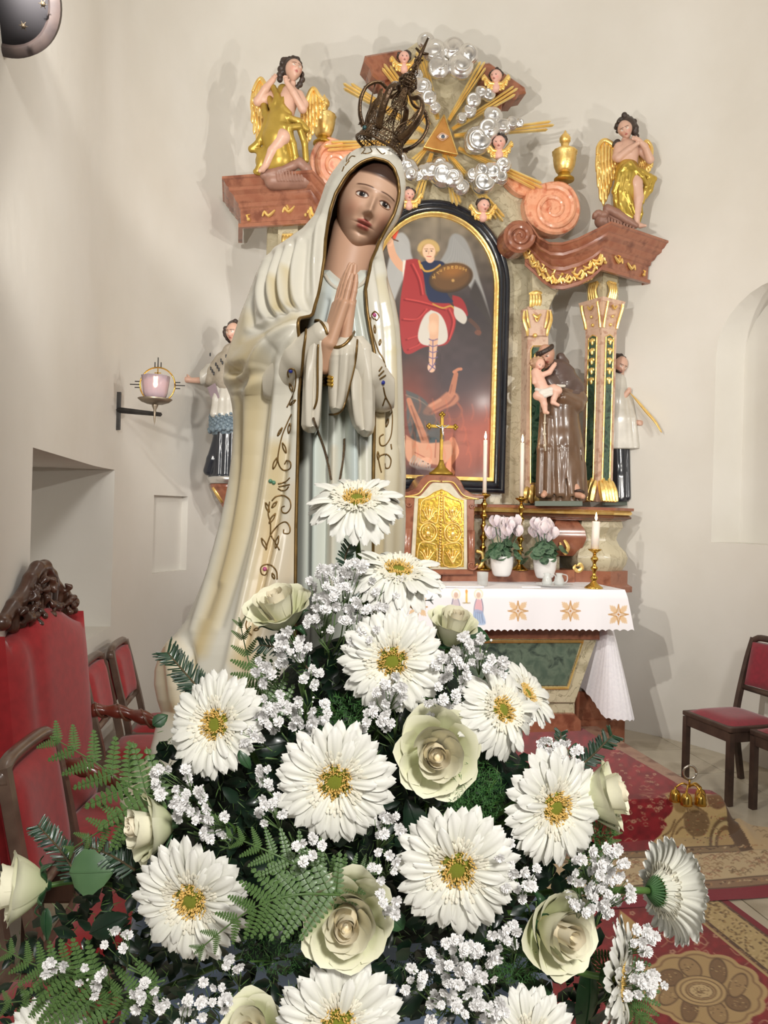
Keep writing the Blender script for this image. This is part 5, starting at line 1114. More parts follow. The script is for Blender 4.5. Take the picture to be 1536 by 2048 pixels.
b = B(); b.lathe([(42 * sc_, 0), (44 * sc_, -4 * sc_), (40 * sc_, -14 * sc_), (0, -14 * sc_)], F5.X @ Vector(p(458, 954, 0)), 24); b.obj('silver_plinth', SILVER, ST)
BR = thing('wall_bracket', 'carved marbled bracket under the left priest statue', 'bracket', F5.X @ Vector(p(458, 1010, 0)))
b = B(); b.lathe([(38 * sc_, 0), (36 * sc_, -8 * sc_), (26 * sc_, -24 * sc_), (14 * sc_, -42 * sc_), (5 * sc_, -58 * sc_), (0, -62 * sc_)], F5.X @ Vector(p(458, 969, 0)), 24); b.obj('bracket', REDM, BR)
b = B(); b.tube([F5.X @ Vector(p(432, 975, -24)), F5.X @ Vector(p(440, 990, -22)), F5.X @ Vector(p(448, 1004, -14))], sc_ * 4, 6); b.tube([F5.X @ Vector(p(470, 975, -30)), F5.X @ Vector(p(466, 992, -22)), F5.X @ Vector(p(460, 1008, -12))], sc_ * 4, 6); b.obj('gilt_leaf', GOLD, BR)
q0 = F5.X @ Vector(p(458, 975, 0)); b = B(); b.box(q0 + Vector((-.0, .14, -.03)), (.08, .30, .06), bev=.004); b.obj('support_beam', REDM, BR, smooth=False)
# ================================================================ ALTAR TABLE
TC = 0.02; tr = toL(A(1248, 1179, 0)); hwT = tr[0] - TC; ztop = tr[2]
TB = thing('altar_table', 'marble altar table with a framed green panel under the white cloth', 'altar table', L(TC, .35, .18))
def mt(p): s, t, z = toL(p); return L(2 * TC - s, t, z)
def tslab(name, pts, t, th, m, bev=.006, par=TB):
    P = [A(x, y, t) for x, y in pts]; P = P + [mt(q) for q in reversed(P)]; b = B(); b.prism(P, ET * th, bev); o = put(name, b.mesh(name, m, False), par); return o
TOPM = mat('table_marble', (186, 178, 148), (158, 150, 122), .3, scale=7, c3=(196, 188, 160), coat=.3, vein=(130, 122, 96))
tslab('body', [(1000, 1262), (1198, 1262), (1196, 1275), (1150, 1406), (1000, 1406)], .16, .46, TOPM)
tslab('foot', [(1000, 1406), (1150, 1406), (1150, 1432), (1000, 1432)], .18, .42, TOPM)
tslab('red_plinth', [(1000, 1428), (1150, 1428), (1163, 1442), (1163, 1506), (1000, 1506)], .14, .5, REDM)
tslab('green_panel', [(1000, 1286), (1162, 1286), (1134, 1372), (1000, 1372)], .150, .02, mat('dark_green_panel', (74, 92, 80), (50, 64, 58), .22, scale=12, c3=(98, 114, 98), coat=.4, distort=.5))
P = [A(x, y, .148) for x, y in [(1000, 1283), (1166, 1283), (1136, 1376), (1000, 1376)]]; P = P + [mt(q) for q in reversed(P)]; P.append(P[0]); b = B(); b.tube(P, .011, 4, nrm=ET); b.obj('gilt_panel_frame', GOLD, TB, smooth=False)
tslab('red_band', [(1000, 1256), (1200, 1256), (1200, 1280), (1000, 1278)], .14, .04, REDM)
b = B(); b.prism([L(TC - hwT + .01, .0, ztop - .008), L(TC + hwT - .01, .0, ztop - .008), L(TC + hwT - .01, .7, ztop - .008), L(TC - hwT + .01, .7, ztop - .008)], (0, 0, -.06), .004); b.obj('table_slab', TOPM, TB, smooth=False)
# ---- the cloth: top, front apron and long side drop
CLT = thing('tablecloth', 'white altar cloth with scalloped hem and embroidered gold stars', 'tablecloth', L(TC, .3, ztop))
def paint_grid(name, Pw, paintf, base, m, parent, keep=None):
    ny_, nx_ = Pw.shape[:2]; X, Y = PX(Pw); C_ = np.ones((ny_, nx_, 3)) * np.array(base, float); pt = Paint(X, Y, C_); paintf(pt)
    Fc = [(j * nx_ + i, j * nx_ + i + 1, (j + 1) * nx_ + i + 1, (j + 1) * nx_ + i) for j in range(ny_ - 1) for i in range(nx_ - 1) if keep is None or keep[j, i]]
    return put(name, mesh(name, Pw.reshape(-1, 3), Fc, m, True, lin(pt.C.reshape(-1, 3))), parent)
CLM = matcol('embroidered_cloth', .85, bump=.02, bscale=400)
nS, nZ = 620, 62; drop = .275
ss = np.linspace(TC - hwT, TC + hwT, nS); zz = np.linspace(0, 1, nZ)
Sg, Zg = np.meshgrid(ss, zz); hem = drop - .012 * np.abs(np.sin(Sg * pi / .042)) - 0.0
Z_ = ztop - Zg * hem; T_ = -.012 - .02 * np.sin(pi * np.minimum(Zg * 4, 1) / 2) - (.008 * np.sin(Sg * 9) + .006 * np.sin(Sg * 23)) * Zg - .02 * Zg * np.clip((Sg - hwT + .25) / .25, 0, 1)
S_ = Sg + .055 * Zg * np.clip((Sg - hwT + .3) / .3, 0, 1) ** 2
def LN(S, T, Z): return np.array(F0) + S[..., None] * np.array(ES) + T[..., None] * np.array(ET) + Z[..., None] * np.array(UP)
def embroider(pt):
    for cx, cy in ((1036, 1222), (1141, 1222), (1237, 1229), (835, 1214)):
        for k in range(8):
            a = pi / 8 + k * pi / 4 + 0; 
        for k in range(4):
            a = pi / 4 + k * pi / 2
            for o in (-.42, -.2, 0, .2, .42):
                pt.line([(cx + 7 * cos(a + o), cy + 7 * sin(a + o)), (cx + (23 - 14 * abs(o)) * cos(a + o * .62), cy + (24 - 14 * abs(o)) * sin(a + o * .62))], 1.3, (222, 188, 146), .9, 1.5)
        for k in range(4):
            a = k * pi / 2; L_ = 22
            tip = (cx + L_ * cos(a) * .9, cy + L_ * sin(a) * .9)
            for sg in (-1, 1): pt.line([tip, (cx + 5 * cos(a + sg * pi / 4), cy + 5 * sin(a + sg * pi / 4))], 1.0, (190, 140, 80), .9, 1)
            pt.line([(cx, cy), tip], .7, (196, 150, 96), .8)
        pt.ell(cx, cy, 2.2, 2.2, (186, 130, 70))
    # kneeling figures either side of a candle
    for x, fl in ((912, 1), (957, -1)):
        for dx in (0,): pt.ell(x, 1188, 9, 10, (226, 196, 150), soft=.3, a=.7).ell(x, 1188, 7, 8, (236, 230, 228), soft=.3).ell(x, 1190, 4.5, 5.5, (206, 176, 160), soft=.3)
        pt.line([(x - 6 * fl, 1198), (x - 9 * fl, 1215), (x - 8 * fl, 1236), (x - 13 * fl, 1246)], 1, (140, 136, 156)).line([(x + 4 * fl, 1198), (x + 8 * fl, 1212), (x + 9 * fl, 1230), (x + 6 * fl, 1246)], 1, (150, 150, 170))
        pt.poly([(x - 6 * fl, 1200), (x + 4 * fl, 1200), (x + 7 * fl, 1222), (x - 7 * fl, 1226)], (214, 150, 160) if fl < 0 else (196, 176, 184), 2, .7).poly([(x - 8 * fl, 1222), (x + 8 * fl, 1220), (x + 9 * fl, 1246), (x - 14 * fl, 1248)], (150, 176, 214), 2, .75)
        for k in range(4): pt.line([(x - 5 * fl + k * 3.4 * fl, 1224), (x - 8 * fl + k * 4.6 * fl, 1246)], .6, (120, 130, 160), .8)
    pt.line([(933, 1186), (933, 1204)], 2.0, (222, 190, 110)).ell(933, 1183, 2.5, 4, (226, 160, 90)).line([(926, 1206), (940, 1206)], 1, (170, 150, 110)).line([(925, 1232), (941, 1232)], .8, (160, 150, 150))
paint_grid('front_apron', LN(S_, T_, Z_), embroider, (238, 236, 240), CLM, CLT)
Tt, St = np.meshgrid(np.linspace(-.012, .70, 12), np.linspace(TC - hwT, TC + hwT, 40), indexing='ij')
b = B(); b.grid([[L(St[i, j], Tt[i, j], ztop + .0015 * sin(St[i, j] * 14 + Tt[i, j] * 9)) for j in range(40)] for i in range(12)]); b.obj('top_sheet', WHITE, CLT)
nU, nV = 260, 60; rows = []
pl0 = [(hwT + TC, -.012), (hwT + TC, .12), (hwT + TC, .26), (hwT + TC, .40), (hwT + TC, .55), (hwT + TC, .70)]
pl1 = [(hwT + TC - .20, .40), (hwT + TC - .12, .14), (hwT + TC - .05, -.03), (hwT + TC + .10, -.02), (hwT + TC + .10, .28), (hwT + TC + .07, .70)]
c0 = spl([Vector((a, b_, 0)) for a, b_ in pl0], 12); c1 = spl([Vector((a, b_, 0)) for a, b_ in pl1], 12); nn = len(c0)
for j in range(nV):
    v = j / (nV - 1); row = []
    for i in range(nU):
        u = i / (nU - 1) * (nn - 1); k = min(int(u), nn - 2); f = u - k; q0 = c0[k].lerp(c0[k + 1], f); q1 = c1[k].lerp(c1[k + 1], f)
        q = q0.lerp(q1, v ** .8); u_ = i / (nU - 1); ln = .70 + .18 * min(1, max(0, (u_ - .05) / .25)) - .010 * abs(sin(u_ * pi * 22))
        row.append(L(q.x + .012 * sin(u_ * 17) * v, q.y, ztop - v * ln))
    rows.append(row)
b = B(); b.grid(rows); b.obj('side_drop', WHITE, CLT)
# ---- things on the altar
def lathe_thing(name, label, cat, base, parts, group=None):
    T = thing(name, label, cat, base, group)
    for nm, prof, m, n in parts:
        b = B(); b.lathe(prof, base, n); b.obj(nm, m, T)
    return T
WAX = mat('candle_wax', (244, 234, 222), rough=.5, sss=.3)
FLAME = mat('flame', (255, 214, 150), rough=.5, emis=(255, 214, 150), estr=22)
def candle(label, base, top, r, power):
    C_ = thing('candle', label, 'candle', base, None); h = (top - base).length
    b = B(); b.lathe([(0, 0), (r, 0), (r * .97, h * .5), (r, h - .003), (r * .8, h), (0, h - .002)], base, 20, axis=(top - base)); b.obj('wax', WAX, C_)
    b = B(); b.tube([top, top + UP * .010], .0012, 6); b.obj('wick', BLACKF, C_)
    b = B(); b.lathe([(0, .004), (.006, .012), (.0085, .024), (.006, .042), (0, .064)], top, 12); b.obj('flame', FLAME, C_)
    l = bpy.data.lights.new('candle_light', 'POINT'); l.energy = power; l.color = (1, .78, .5); l.shadow_soft_size = .012; lo = bpy.data.objects.new('candle_light', l); COL.objects.link(lo); lo.location = top + UP * .03; lo.parent = C_; lo.matrix_parent_inverse = Matrix.Translation(-C_.location)
    return C_
def stick(label, base, H, R, nk):
    P = [(0, 0), (R, 0), (R, .006), (R * .86, .014), (R * .5, .03), (R * .3, .045)]
    for i in range(nk):
        z0 = .045 + (H - .075) * i / nk; dz = (H - .075) / nk
        P += [(R * .22, z0 + dz * .1), (R * (.42 if i % 2 == 0 else .34), z0 + dz * .35), (R * .40, z0 + dz * .5), (R * .2, z0 + dz * .7), (R * .18, z0 + dz * .95)]
    T = thing('candlestick', label, 'candlestick', base, 'brass candlesticks')
    b = B(); b.lathe(P, base, 24); b.obj('stem', BRASS, T)
    b = B(); b.lathe([(R * .2, H - .032), (R * .32, H - .022), (R * .7, H - .008), (R * .74, H), (R * .3, H - .002), (R * .3, H + .012), (R * .26, H + .012), (0, H)], base, 24); b.obj('drip_cup', BRASS, T)
    return T
zg = A(1000, 1140, .52).z
for px, pyc, pyt, lab in ((969, 989, 880, 'left of the two potted cyclamens'), (1043, 996, 886, 'between the two potted cyclamens')):
    q = toL(A(px, pyc, .53)); base = L(q[0], .53, zg); H = q[2] - zg
    stick('tall brass candlestick on the altar ' + lab, base, H, .062, 6)
    top = A(px + 2, pyt, .53); candle('tall slim white candle in the brass candlestick ' + lab, L(q[0], .53, q[2]) + UP * .001, L(toL(top)[0], .53, top.z), .0125 * 1.2, 1.0)
q = toL(A(1191, 1174, .03)); base = L(q[0], .055, ztop); qc = toL(A(1193, 1098, .055)); H = qc[2] - ztop
stick('short brass candlestick at the right front corner of the altar cloth', base, H, .062, 3)
candle('short thick white candle at the right corner of the altar', base + UP * (H + .001), L(q[0] + .004, .055, A(1194, 1043, .055).z), .027, .6)
# cyclamens
LEAFD = mat('cyclamen_leaf', (44, 78, 50), (30, 58, 40), .45, scale=30, c3=(90, 116, 90))
PETW = mat('cyclamen_petal', (238, 226, 228), (228, 214, 220), .55, scale=20, sss=.1)
POT = mat('white_glaze', (232, 230, 228), rough=.15, coat=.6)
for (px, py, lab) in ((1003, 1152, 'white cyclamen in a white pot, left of the pair beside the tabernacle'), (1089, 1156, 'white cyclamen in a white pot, behind the glass cruets')):
    base = A(px, py, .40); base = L(toL(base)[0], .40, max(base.z, ztop)); k = base.y / FPX; CY = thing('potted_cyclamen', lab, 'potted plant', base, 'cyclamens on the altar')
    b = B(); b.lathe([(0, 0), (15 * k, 0), (18 * k, 4 * k), (22 * k, 18 * k), (24 * k, 36 * k), (24 * k, 40 * k), (22.5 * k, 40 * k), (21 * k, 34 * k), (0, 34 * k)], base, 28); b.obj('pot', POT, CY)
    R2 = random.Random(px)
    for i in range(30):
        a = R2.uniform(0, 2 * pi); rr = R2.uniform(8, 42) * k; zt = (R2.uniform(52, 78) - rr / k * .45) * k; c = base + Vector((rr * cos(a), rr * sin(a) * .8, zt)); nv = Vector((cos(a) * .7, sin(a) * .7 - .3, .8)).normalized()
        t1 = nv.orthogonal().normalized(); t2 = nv.cross(t1); L_ = R2.uniform(10, 15) * k; V = [c - nv * L_ * .1]; n = 12
        for j in range(n): th = 2 * pi * j / n; q = L_ * (1 + .08 * cos(5 * th)) * (1 - .25 * max(0, cos(th)) ** 6); V.append(c + t1 * q * cos(th) + t2 * q * .9 * sin(th) + nv * (-.18 * L_ * cos(th) ** 2))
        me = mesh('leaf', V, [(0, 1 + j, 1 + (j + 1) % n) for j in range(n)], LEAFD); put('leaf', me, CY)
    for i in range(16):
        a = R2.uniform(0, 2 * pi); rr = R2.uniform(2, 34) * k; zt = R2.uniform(72, 100) * k; c = base + Vector((rr * cos(a), rr * sin(a) * .7, zt)); b = B(); b.tube(spl([base + UP * 38 * k, base + (c - base) * .55 + UP * 12 * k, c], 4), 1.0 * k, 5); b.obj('stem', LEAFD, CY)
        b = B()
        for j in range(5):
            th = 2 * pi * j / 5 + a; d = Vector((cos(th), sin(th), 0)); sd = UP.cross(d); L_ = R2.uniform(20, 27) * k; rows = []
            for v in range(6):
                q = v / 5; wd = L_ * .36 * sin(pi * (.12 + .75 * q)); ctr = c + d * (L_ * (.30 * sin(q * 2.2))) + UP * (L_ * (-.1 + 1.0 * q)); tw = sd * cos(q * .8) + d * sin(q * .8) * .5
                rows.append([ctr - tw * wd + d * wd * .3, ctr, ctr + tw * wd + d * wd * .3])
            b.grid(rows)
        b.ball(c, 2.5 * k, 5); b.obj('blossom', PETW, CY)
GLASS = mat('clear_glass', (236, 240, 238), rough=.04, coat=.5, alpha=.38)
base = L(toL(A(965, 1166, .16))[0], .16, ztop); k = base.y / FPX
lathe_thing('drinking_glass', 'small plain water glass on the altar cloth left of the cyclamens', 'glass', base, [('bowl', [(0, .001), (10.5 * k, .001), (11.5 * k, 27 * k), (12 * k, 28 * k), (11 * k, 28 * k), (9.8 * k, 4 * k), (0, 3.5 * k)], GLASS, 20)])
base = L(toL(A(1112, 1168, .1))[0], .14, ztop); lathe_thing('glass_dish', 'round clear glass tray under the cruets on the altar', 'tray', base, [('tray', [(0, .001), (22 * k, .001), (38 * k, 5 * k), (39 * k, 6.5 * k), (37 * k, 6 * k), (22 * k, 2.6 * k), (0, 2.6 * k)], GLASS, 28)])
for i, (px, lab) in enumerate(((1094, 'stout glass cruet with handle on the glass tray, left one'), (1118, 'glass cruet with round handle on the glass tray, right one'))):
    base = L(toL(A(px, 1165, .14))[0], .14, ztop + 3 * k); C_ = lathe_thing('cruet', lab, 'cruet', base, [('body', [(0, .0005), (9 * k, .0005), (11 * k, 6 * k), (9 * k, 14 * k), (6 * k, 20 * k), (8 * k, 25 * k), (7 * k, 25 * k), (5 * k, 20 * k), (8 * k, 13 * k), (9.5 * k, 6 * k), (7 * k, 2 * k), (0, 2 * k)], GLASS, 18)], 'cruets')
    b = B(); b.tube(spl([base + ES * 7 * k + UP * 23 * k, base + ES * 17 * k + UP * 20 * k, base + ES * 17 * k + UP * 9 * k, base + ES * 9 * k + UP * 5 * k], 6), 1.4 * k, 6); b.obj('handle', GLASS, C_)
b = B(); c = L(toL(A(1056, 1166, .12))[0], .12, ztop + .004); b.box(c, (.14, .10, .006), Matrix.Rotation(YAW + .1, 3, 'Z'), .001); o = b.obj('folded_napkin', WHITE, smooth=False); tag(o, 'small folded white napkin lying flat on the altar cloth', 'napkin')
b = B(); c = L(toL(A(905, 1164, .10))[0], .14, ztop + .005); b.box(c, (.40, .2, .008), Matrix.Rotation(YAW, 3, 'Z'), .002); o = b.obj('altar_linen', WHITE, smooth=False); tag(o, 'flat white folded linen square at the centre of the altar', 'linen')
# ================================================================ CARPETS
CARP = matcol('woven_carpet', .95, bump=.25, bscale=260, sheen=.2)
def G(px, py, z=0.0):
    r = Vector(ray(px, py)); k = (z - EYE.z) / r.z; return r * k + Vector((0, 0, EYE.z))
RED_ = (140, 34, 42); RED2 = (112, 24, 32); CREAM = (206, 182, 142); TAN = (164, 136, 98); BROWN = (92, 70, 52)
def motifs(pt, X, Y, n, box, seed, sx, sy, col=(196, 160, 128)):
    R3 = random.Random(seed)
    for i in range(n):
        x = R3.uniform(*box[0]); y = R3.uniform(*box[1]); w_ = R3.uniform(.6, 1.2)
        kind = i % 4; f = .35 + .65 * (y - 1480) / 560.
        if kind == 0: pt.line([(x - 16 * sx * f, y), (x - 5 * sx * f, y - 7 * sy * f), (x + 8 * sx * f, y + 1), (x + 17 * sx * f, y - 5 * sy * f)], 1.1 * f + .2, col, .75)
        elif kind == 1:
            for k in range(5): a = 2 * pi * k / 5; pt.ell(x + 5 * sx * f * cos(a), y + 4 * sy * f * sin(a), 3.0 * f * sx, 2.4 * f * sy, (204, 168, 136), soft=.5, a=.8)
            pt.ell(x, y, 2.4 * f, 1.8 * f, (120, 40, 46))
        elif kind == 2: pt.line([(x, y), (x + 9 * sx * f, y - 6 * sy * f), (x + 15 * sx * f, y + 3 * f), (x + 8 * sx * f, y + 7 * sy * f), (x + 3 * sx * f, y + 3 * f)], 1.2 * f, col, .8)
        else: pt.ell(x, y, 8 * sx * f, 3.2 * sy * f, (190, 150, 116), ang=.5, soft=.4, a=.8).ell(x, y, 4 * sx * f, 1.5 * sy * f, (132, 44, 46), ang=.5, soft=.4, a=.8)
C1 = thing('altar_carpet', 'red and cream patterned carpet running over the altar step', 'carpet', L(0, -1.2, 0), 'patterned carpets')
nx, ny = 430, 330; tt = np.concatenate([np.linspace(-1.80, -1.20, 90, endpoint=False), np.linspace(-1.20, -1.06, 110, endpoint=False), np.linspace(-1.06, .25, 130)])
pe = toL(G(1375, 1578, .19)); pf = toL(G(1240, 1500, .19)); pg = toL(G(1452, 1648, 0)); ph = toL(G(1536, 1662, 0))
sr_ = np.interp(tt, [-1.80, ph[1] - .02, ph[1] + .0, pg[1], pe[1] - .05, pe[1], pf[1], .3], [ph[0] + .35, ph[0] + .30, ph[0] + .12, pg[0], pe[0] + .05, pe[0], pf[0], pf[0] - .02])
kk_ = np.ones(9) / 9; sr_ = np.convolve(np.pad(sr_, 4, 'edge'), kk_, 'valid')
U_, T_ = np.meshgrid(np.linspace(0, 1, nx), tt); S_ = -1.5 + (sr_[:, None] + 1.5) * U_
fr_ = sstep(st0 - .10, st0 - .015, T_) * sstep(SR + .14, SR + .02, S_)
Zc = .006 + fr_ * .182 + .004 * np.sin(S_ * 13 + T_ * 7) * (1 - fr_) ** 2 * .5
fold = np.exp(-((S_ - SR - .16 - (T_ - st0) * .4) / .05) ** 2) * sstep(st0 - .35, st0 - .1, T_); Zc += .035 * fold * (1 - fr_)
def carpet1(pt):
    X, Y = pt.X, pt.Y; pt.C[:] = np.array(RED_) * (0.85 + .3 * vnoise(X, Y, 9, 5)[..., None])
    motifs(pt, X, Y, 190, ((1080, 1400), (1488, 1612)), 4, 1.1, .6)
    motifs(pt, X, Y, 46, ((1100, 1330), (1612, 1685)), 9, 1.3, 1.2)
    # cream palmette region with scalloped outline
    pt.poly([(1330, 1590), (1345, 1584), (1380, 1588), (1430, 1590), (1470, 1620), (1500, 1690), (1320, 1690), (1322, 1668), (1334, 1650), (1328, 1640), (1342, 1626), (1346, 1610), (1338, 1600)], (205, 178, 126), 1.5)
    for q in ([(1338, 1592), (1360, 1604), (1376, 1620), (1366, 1634), (1352, 1650), (1340, 1682)], [(1352, 1590), (1372, 1598), (1392, 1612), (1414, 1628)], [(1352, 1668), (1364, 1655), (1378, 1660), (1388, 1676)], [(1326, 1672), (1340, 1662), (1350, 1640)]): pt.line(q, 2.0, (132, 104, 70), .9)
    pt.poly([(1368, 1628), (1390, 1620), (1412, 1628), (1420, 1650), (1408, 1670), (1386, 1672), (1370, 1656)], (134, 108, 76), 3).poly([(1412, 1590), (1440, 1588), (1456, 1602), (1440, 1618), (1420, 1612)], (134, 100, 72), 3)
    for i, c in enumerate(((196, 172, 118), (120, 96, 66), (206, 184, 134), (128, 100, 68), (190, 160, 110))): pt.ell(1452, 1686, 40 - 6 * i, 62 - 9 * i, c, soft=.06)
    R3 = random.Random(2)
    for i in range(160): x = R3.uniform(1366, 1470); y = R3.uniform(1592, 1686); pt.ell(x, y, 1.6, 1.2, R3.choice(((206, 180, 140), (100, 74, 52), (160, 70, 60), (190, 160, 110))), a=.7)
    # woven border bands parallel to the front edge
    t_ = T_
    def band(t0, t1, c): m = (np.clip((t_ - t0) / .006 + .5, 0, 1) * np.clip((t1 - t_) / .006 + .5, 0, 1))[..., None]; pt.C[:] = pt.C * (1 - m) + np.array(c, float) * m
    band(-1.36, -1.285, (150, 126, 92)); band(-1.62, -1.36, (205, 184, 146)); band(-1.70, -1.62, (150, 120, 92)); band(-1.82, -1.70, (136, 24, 44)); band(-1.295, -1.285, BROWN); band(-1.365, -1.355, BROWN); band(-1.625, -1.615, BROWN); band(-1.70, -1.692, BROWN)
    m = (S_ > SR + .10 + (T_ - st0) * .35) & (T_ > -1.36) ; pt.C[m] = (198, 172, 130)
    m2 = (np.abs(S_ - (SR + .10 + (T_ - st0) * .35)) < .035) & (T_ > -1.36); pt.C[m2] = (104, 80, 60)
    for i in range(560):
        t = R3.uniform(-1.61, -1.37); s = R3.uniform(.3, 2.2); P = L(s, t, .01); x, y = PX(np.array(P)); c = R3.choice(((146, 112, 76), (112, 88, 62), (170, 120, 92)))
        if i % 3: pt.line([(x - 7, y), (x - 1, y - 3), (x + 5, y + 1)], .9, c, .7)
        else: pt.ell(x, y, 3.6, 2, c, a=.75).ell(x, y, 1.6, 1, (206, 184, 146), a=.8)
    for i in range(300):
        s = .2 + i * .0065; t = R3.choice((-1.322, -1.66)); P = L(s, t + R3.uniform(-.012, .012), .01); x, y = PX(np.array(P)); pt.ell(x, y, 2.6, 1.5, R3.choice(((206, 184, 146), (96, 70, 52), (180, 140, 100))), a=.85)
    for i in range(160):
        t = R3.uniform(-1.36, -1.1); s = R3.uniform(1.3, 2.2); P = L(s, t, .01); x, y = PX(np.array(P)); pt.line([(x - 6, y), (x, y - 3), (x + 5, y + 1)], .9, (140, 112, 78), .7)
keep = None
paint_grid('pile', LN(S_, T_, Zc), carpet1, RED_, CARP, C1)
# second carpet
q1 = G(1384, 1748); q2 = G(1536, 1860); e = (q1 - q2).normalized(); nrm2 = Vector((-e.y, e.x, 0));
if nrm2.x > 0: nrm2 = -nrm2
C2 = thing('floor_carpet', 'red floor carpet with a round cream medallion and cream border', 'carpet', q1 + nrm2 * .8 - e * 1.0, 'patterned carpets')
nx, ny = 330, 470; Uc, Vc = np.meshgrid(np.linspace(0, 1.45, nx), np.linspace(-2.1, .02, ny))
Pw = np.array(q1)[None, None] + Uc[..., None] * np.array(nrm2) + Vc[..., None] * np.array(e); Pw[..., 2] = .0035 + .0006 * np.sin(Uc * 11 + Vc * 5)
def carpet2(pt):
    X, Y = pt.X, pt.Y; pt.C[:] = np.array((136, 38, 40)) * (0.86 + .28 * vnoise(X, Y, 10, 8)[..., None])
    def band(a, b_, c): m = (np.clip((Uc - a) / .004 + .5, 0, 1) * np.clip((b_ - Uc) / .004 + .5, 0, 1))[..., None]; pt.C[:] = pt.C * (1 - m) + np.array(c, float) * m
    motifs(pt, X, Y, 120, ((1180, 1536), (1790, 2048)), 11, 1.05, .95)
    R3 = random.Random(12)
    for i in range(14):
        x = R3.uniform(1290, 1536); y = R3.uniform(1800, 1960); pt.line([(x, y), (x + 16, y + 14), (x + 30, y + 8), (x + 42, y + 22), (x + 30, y + 34)], .9, (206, 170, 130), .7)
    # medallion: scalloped cream rose with rings and petals
    cx, cy, A_ = 1408, 1980, .17
    pts = []
    for k in range(48):
        a = 2 * pi * k / 48; r = 1 + .07 * abs(sin(6 * a)); u = 122 * r * cos(a); v = 76 * r * sin(a); pts.append((cx + u * cos(A_) - v * sin(A_), cy + u * sin(A_) + v * cos(A_) * .95))
    pt.poly(pts, (192, 162, 112), 1.5); pt.poly([(cx + (x - cx) * .92, cy + (y - cy) * .92) for x, y in pts], (146, 114, 78), 1.5); pt.poly([(cx + (x - cx) * .88, cy + (y - cy) * .88) for x, y in pts], (186, 156, 108), 1.5)
    for k in range(8):
        a = 2 * pi * k / 8 + .3; u = 74 * cos(a); v = 44 * sin(a); x = cx + u * cos(A_) - v * sin(A_); y = cy + u * sin(A_) + v * cos(A_)
        c = ((134, 104, 72), (168, 138, 96))[k % 2]; pt.ell(x, y, 27, 18, (104, 78, 54), ang=a * .9, soft=.1).ell(x, y, 24, 15.5, c, ang=a * .9, soft=.1)
        for j in range(14): pt.ell(x + R3.uniform(-17, 17), y + R3.uniform(-10, 10), 1.8, 1.2, R3.choice(((206, 180, 130), (96, 72, 52), (184, 150, 104))), a=.8)
    for rx, c in ((54, (104, 80, 56)), (51, (194, 164, 116)), (43, (120, 92, 62)), (40, (200, 172, 124)), (32, (128, 98, 66)), (29, (176, 146, 104)), (25, (110, 84, 58)), (23, (206, 180, 134))): pt.ell(cx - 6, cy + 2, rx, rx * .57, c, ang=.14, soft=.05)
    for j in range(60): a = R3.uniform(0, 2 * pi); r = R3.uniform(0, 20); pt.ell(cx - 6 + r * cos(a), cy + 2 + r * .55 * sin(a), 1.3, 1, (120, 90, 60), a=.9)
    pt.poly([(1240, 1820), (1275, 1850), (1285, 1880), (1265, 1905), (1235, 1900)], (196, 160, 104), 2)
    band(-.01, .035, (128, 22, 40)); band(.035, .05, (92, 66, 48)); band(.05, .205, (190, 166, 116)); band(.205, .225, (92, 66, 48)); band(.225, .24, (186, 160, 112))
    for i in range(900):
        u = R3.uniform(.06, .20); v = R3.uniform(-2.0, 0); P = q1 + nrm2 * u + e * v; x, y = PX(np.array(P)); pt.ell(x, y, 3.2, 1.6, R3.choice(((120, 94, 56), (96, 74, 48), (150, 118, 70), (206, 182, 134))), ang=R3.uniform(-1, 1), a=.8)
    for i in range(200): v = -i * .011; P = q1 + nrm2 * R3.choice((.043, .215)) + e * v; x, y = PX(np.array(P)); pt.ell(x, y, 1.8, 1.2, (170, 140, 96), a=.9)
paint_grid('pile', Pw, carpet2, (136, 38, 40), CARP, C2)
# ================================================================ altar bells on the step
c = G(1378, 1606, .196); k = c.y / FPX * 1.2; BL = thing('altar_bells', 'cluster of small golden altar bells with a ring handle on the carpeted step', 'bells', c)
for i, (dx, dy) in enumerate(((-22, 3), (14, -12), (22, 8), (-10, -14))):
    b = B(); b.lathe([(9.5 * k, 0), (10 * k, 2 * k), (9 * k, 5 * k), (8.6 * k, 12 * k), (6 * k, 18 * k), (2 * k, 20 * k), (2 * k, 23 * k), (0, 24 * k)], c + Vector((dx * k, dy * k, 1.5 * k)), 20); b.obj('bell', BRASS, BL)
b = B()
for dx, dy in ((-22, 3), (14, -12), (22, 8), (-10, -14)): b.tube(spl([c + Vector((dx * k, dy * k, 24 * k)), c + Vector((dx * .5 * k, dy * .5 * k, 32 * k)), c + UP * 28 * k], 4), 1.6 * k, 6)
b.tube([c + UP * 26 * k, c + UP * 40 * k], 1.8 * k, 6); b.obj('bracket', BRASS, BL)
b = B(); b.tube([c + UP * 51 * k + Vector((11 * k * cos(a), 0, 11 * k * sin(a))) for a in [2 * pi * i / 20 for i in range(21)]], 2 * k, 6); b.obj('ring_handle', mat('bright_steel', (200, 196, 188), rough=.2, metal=1), BL)
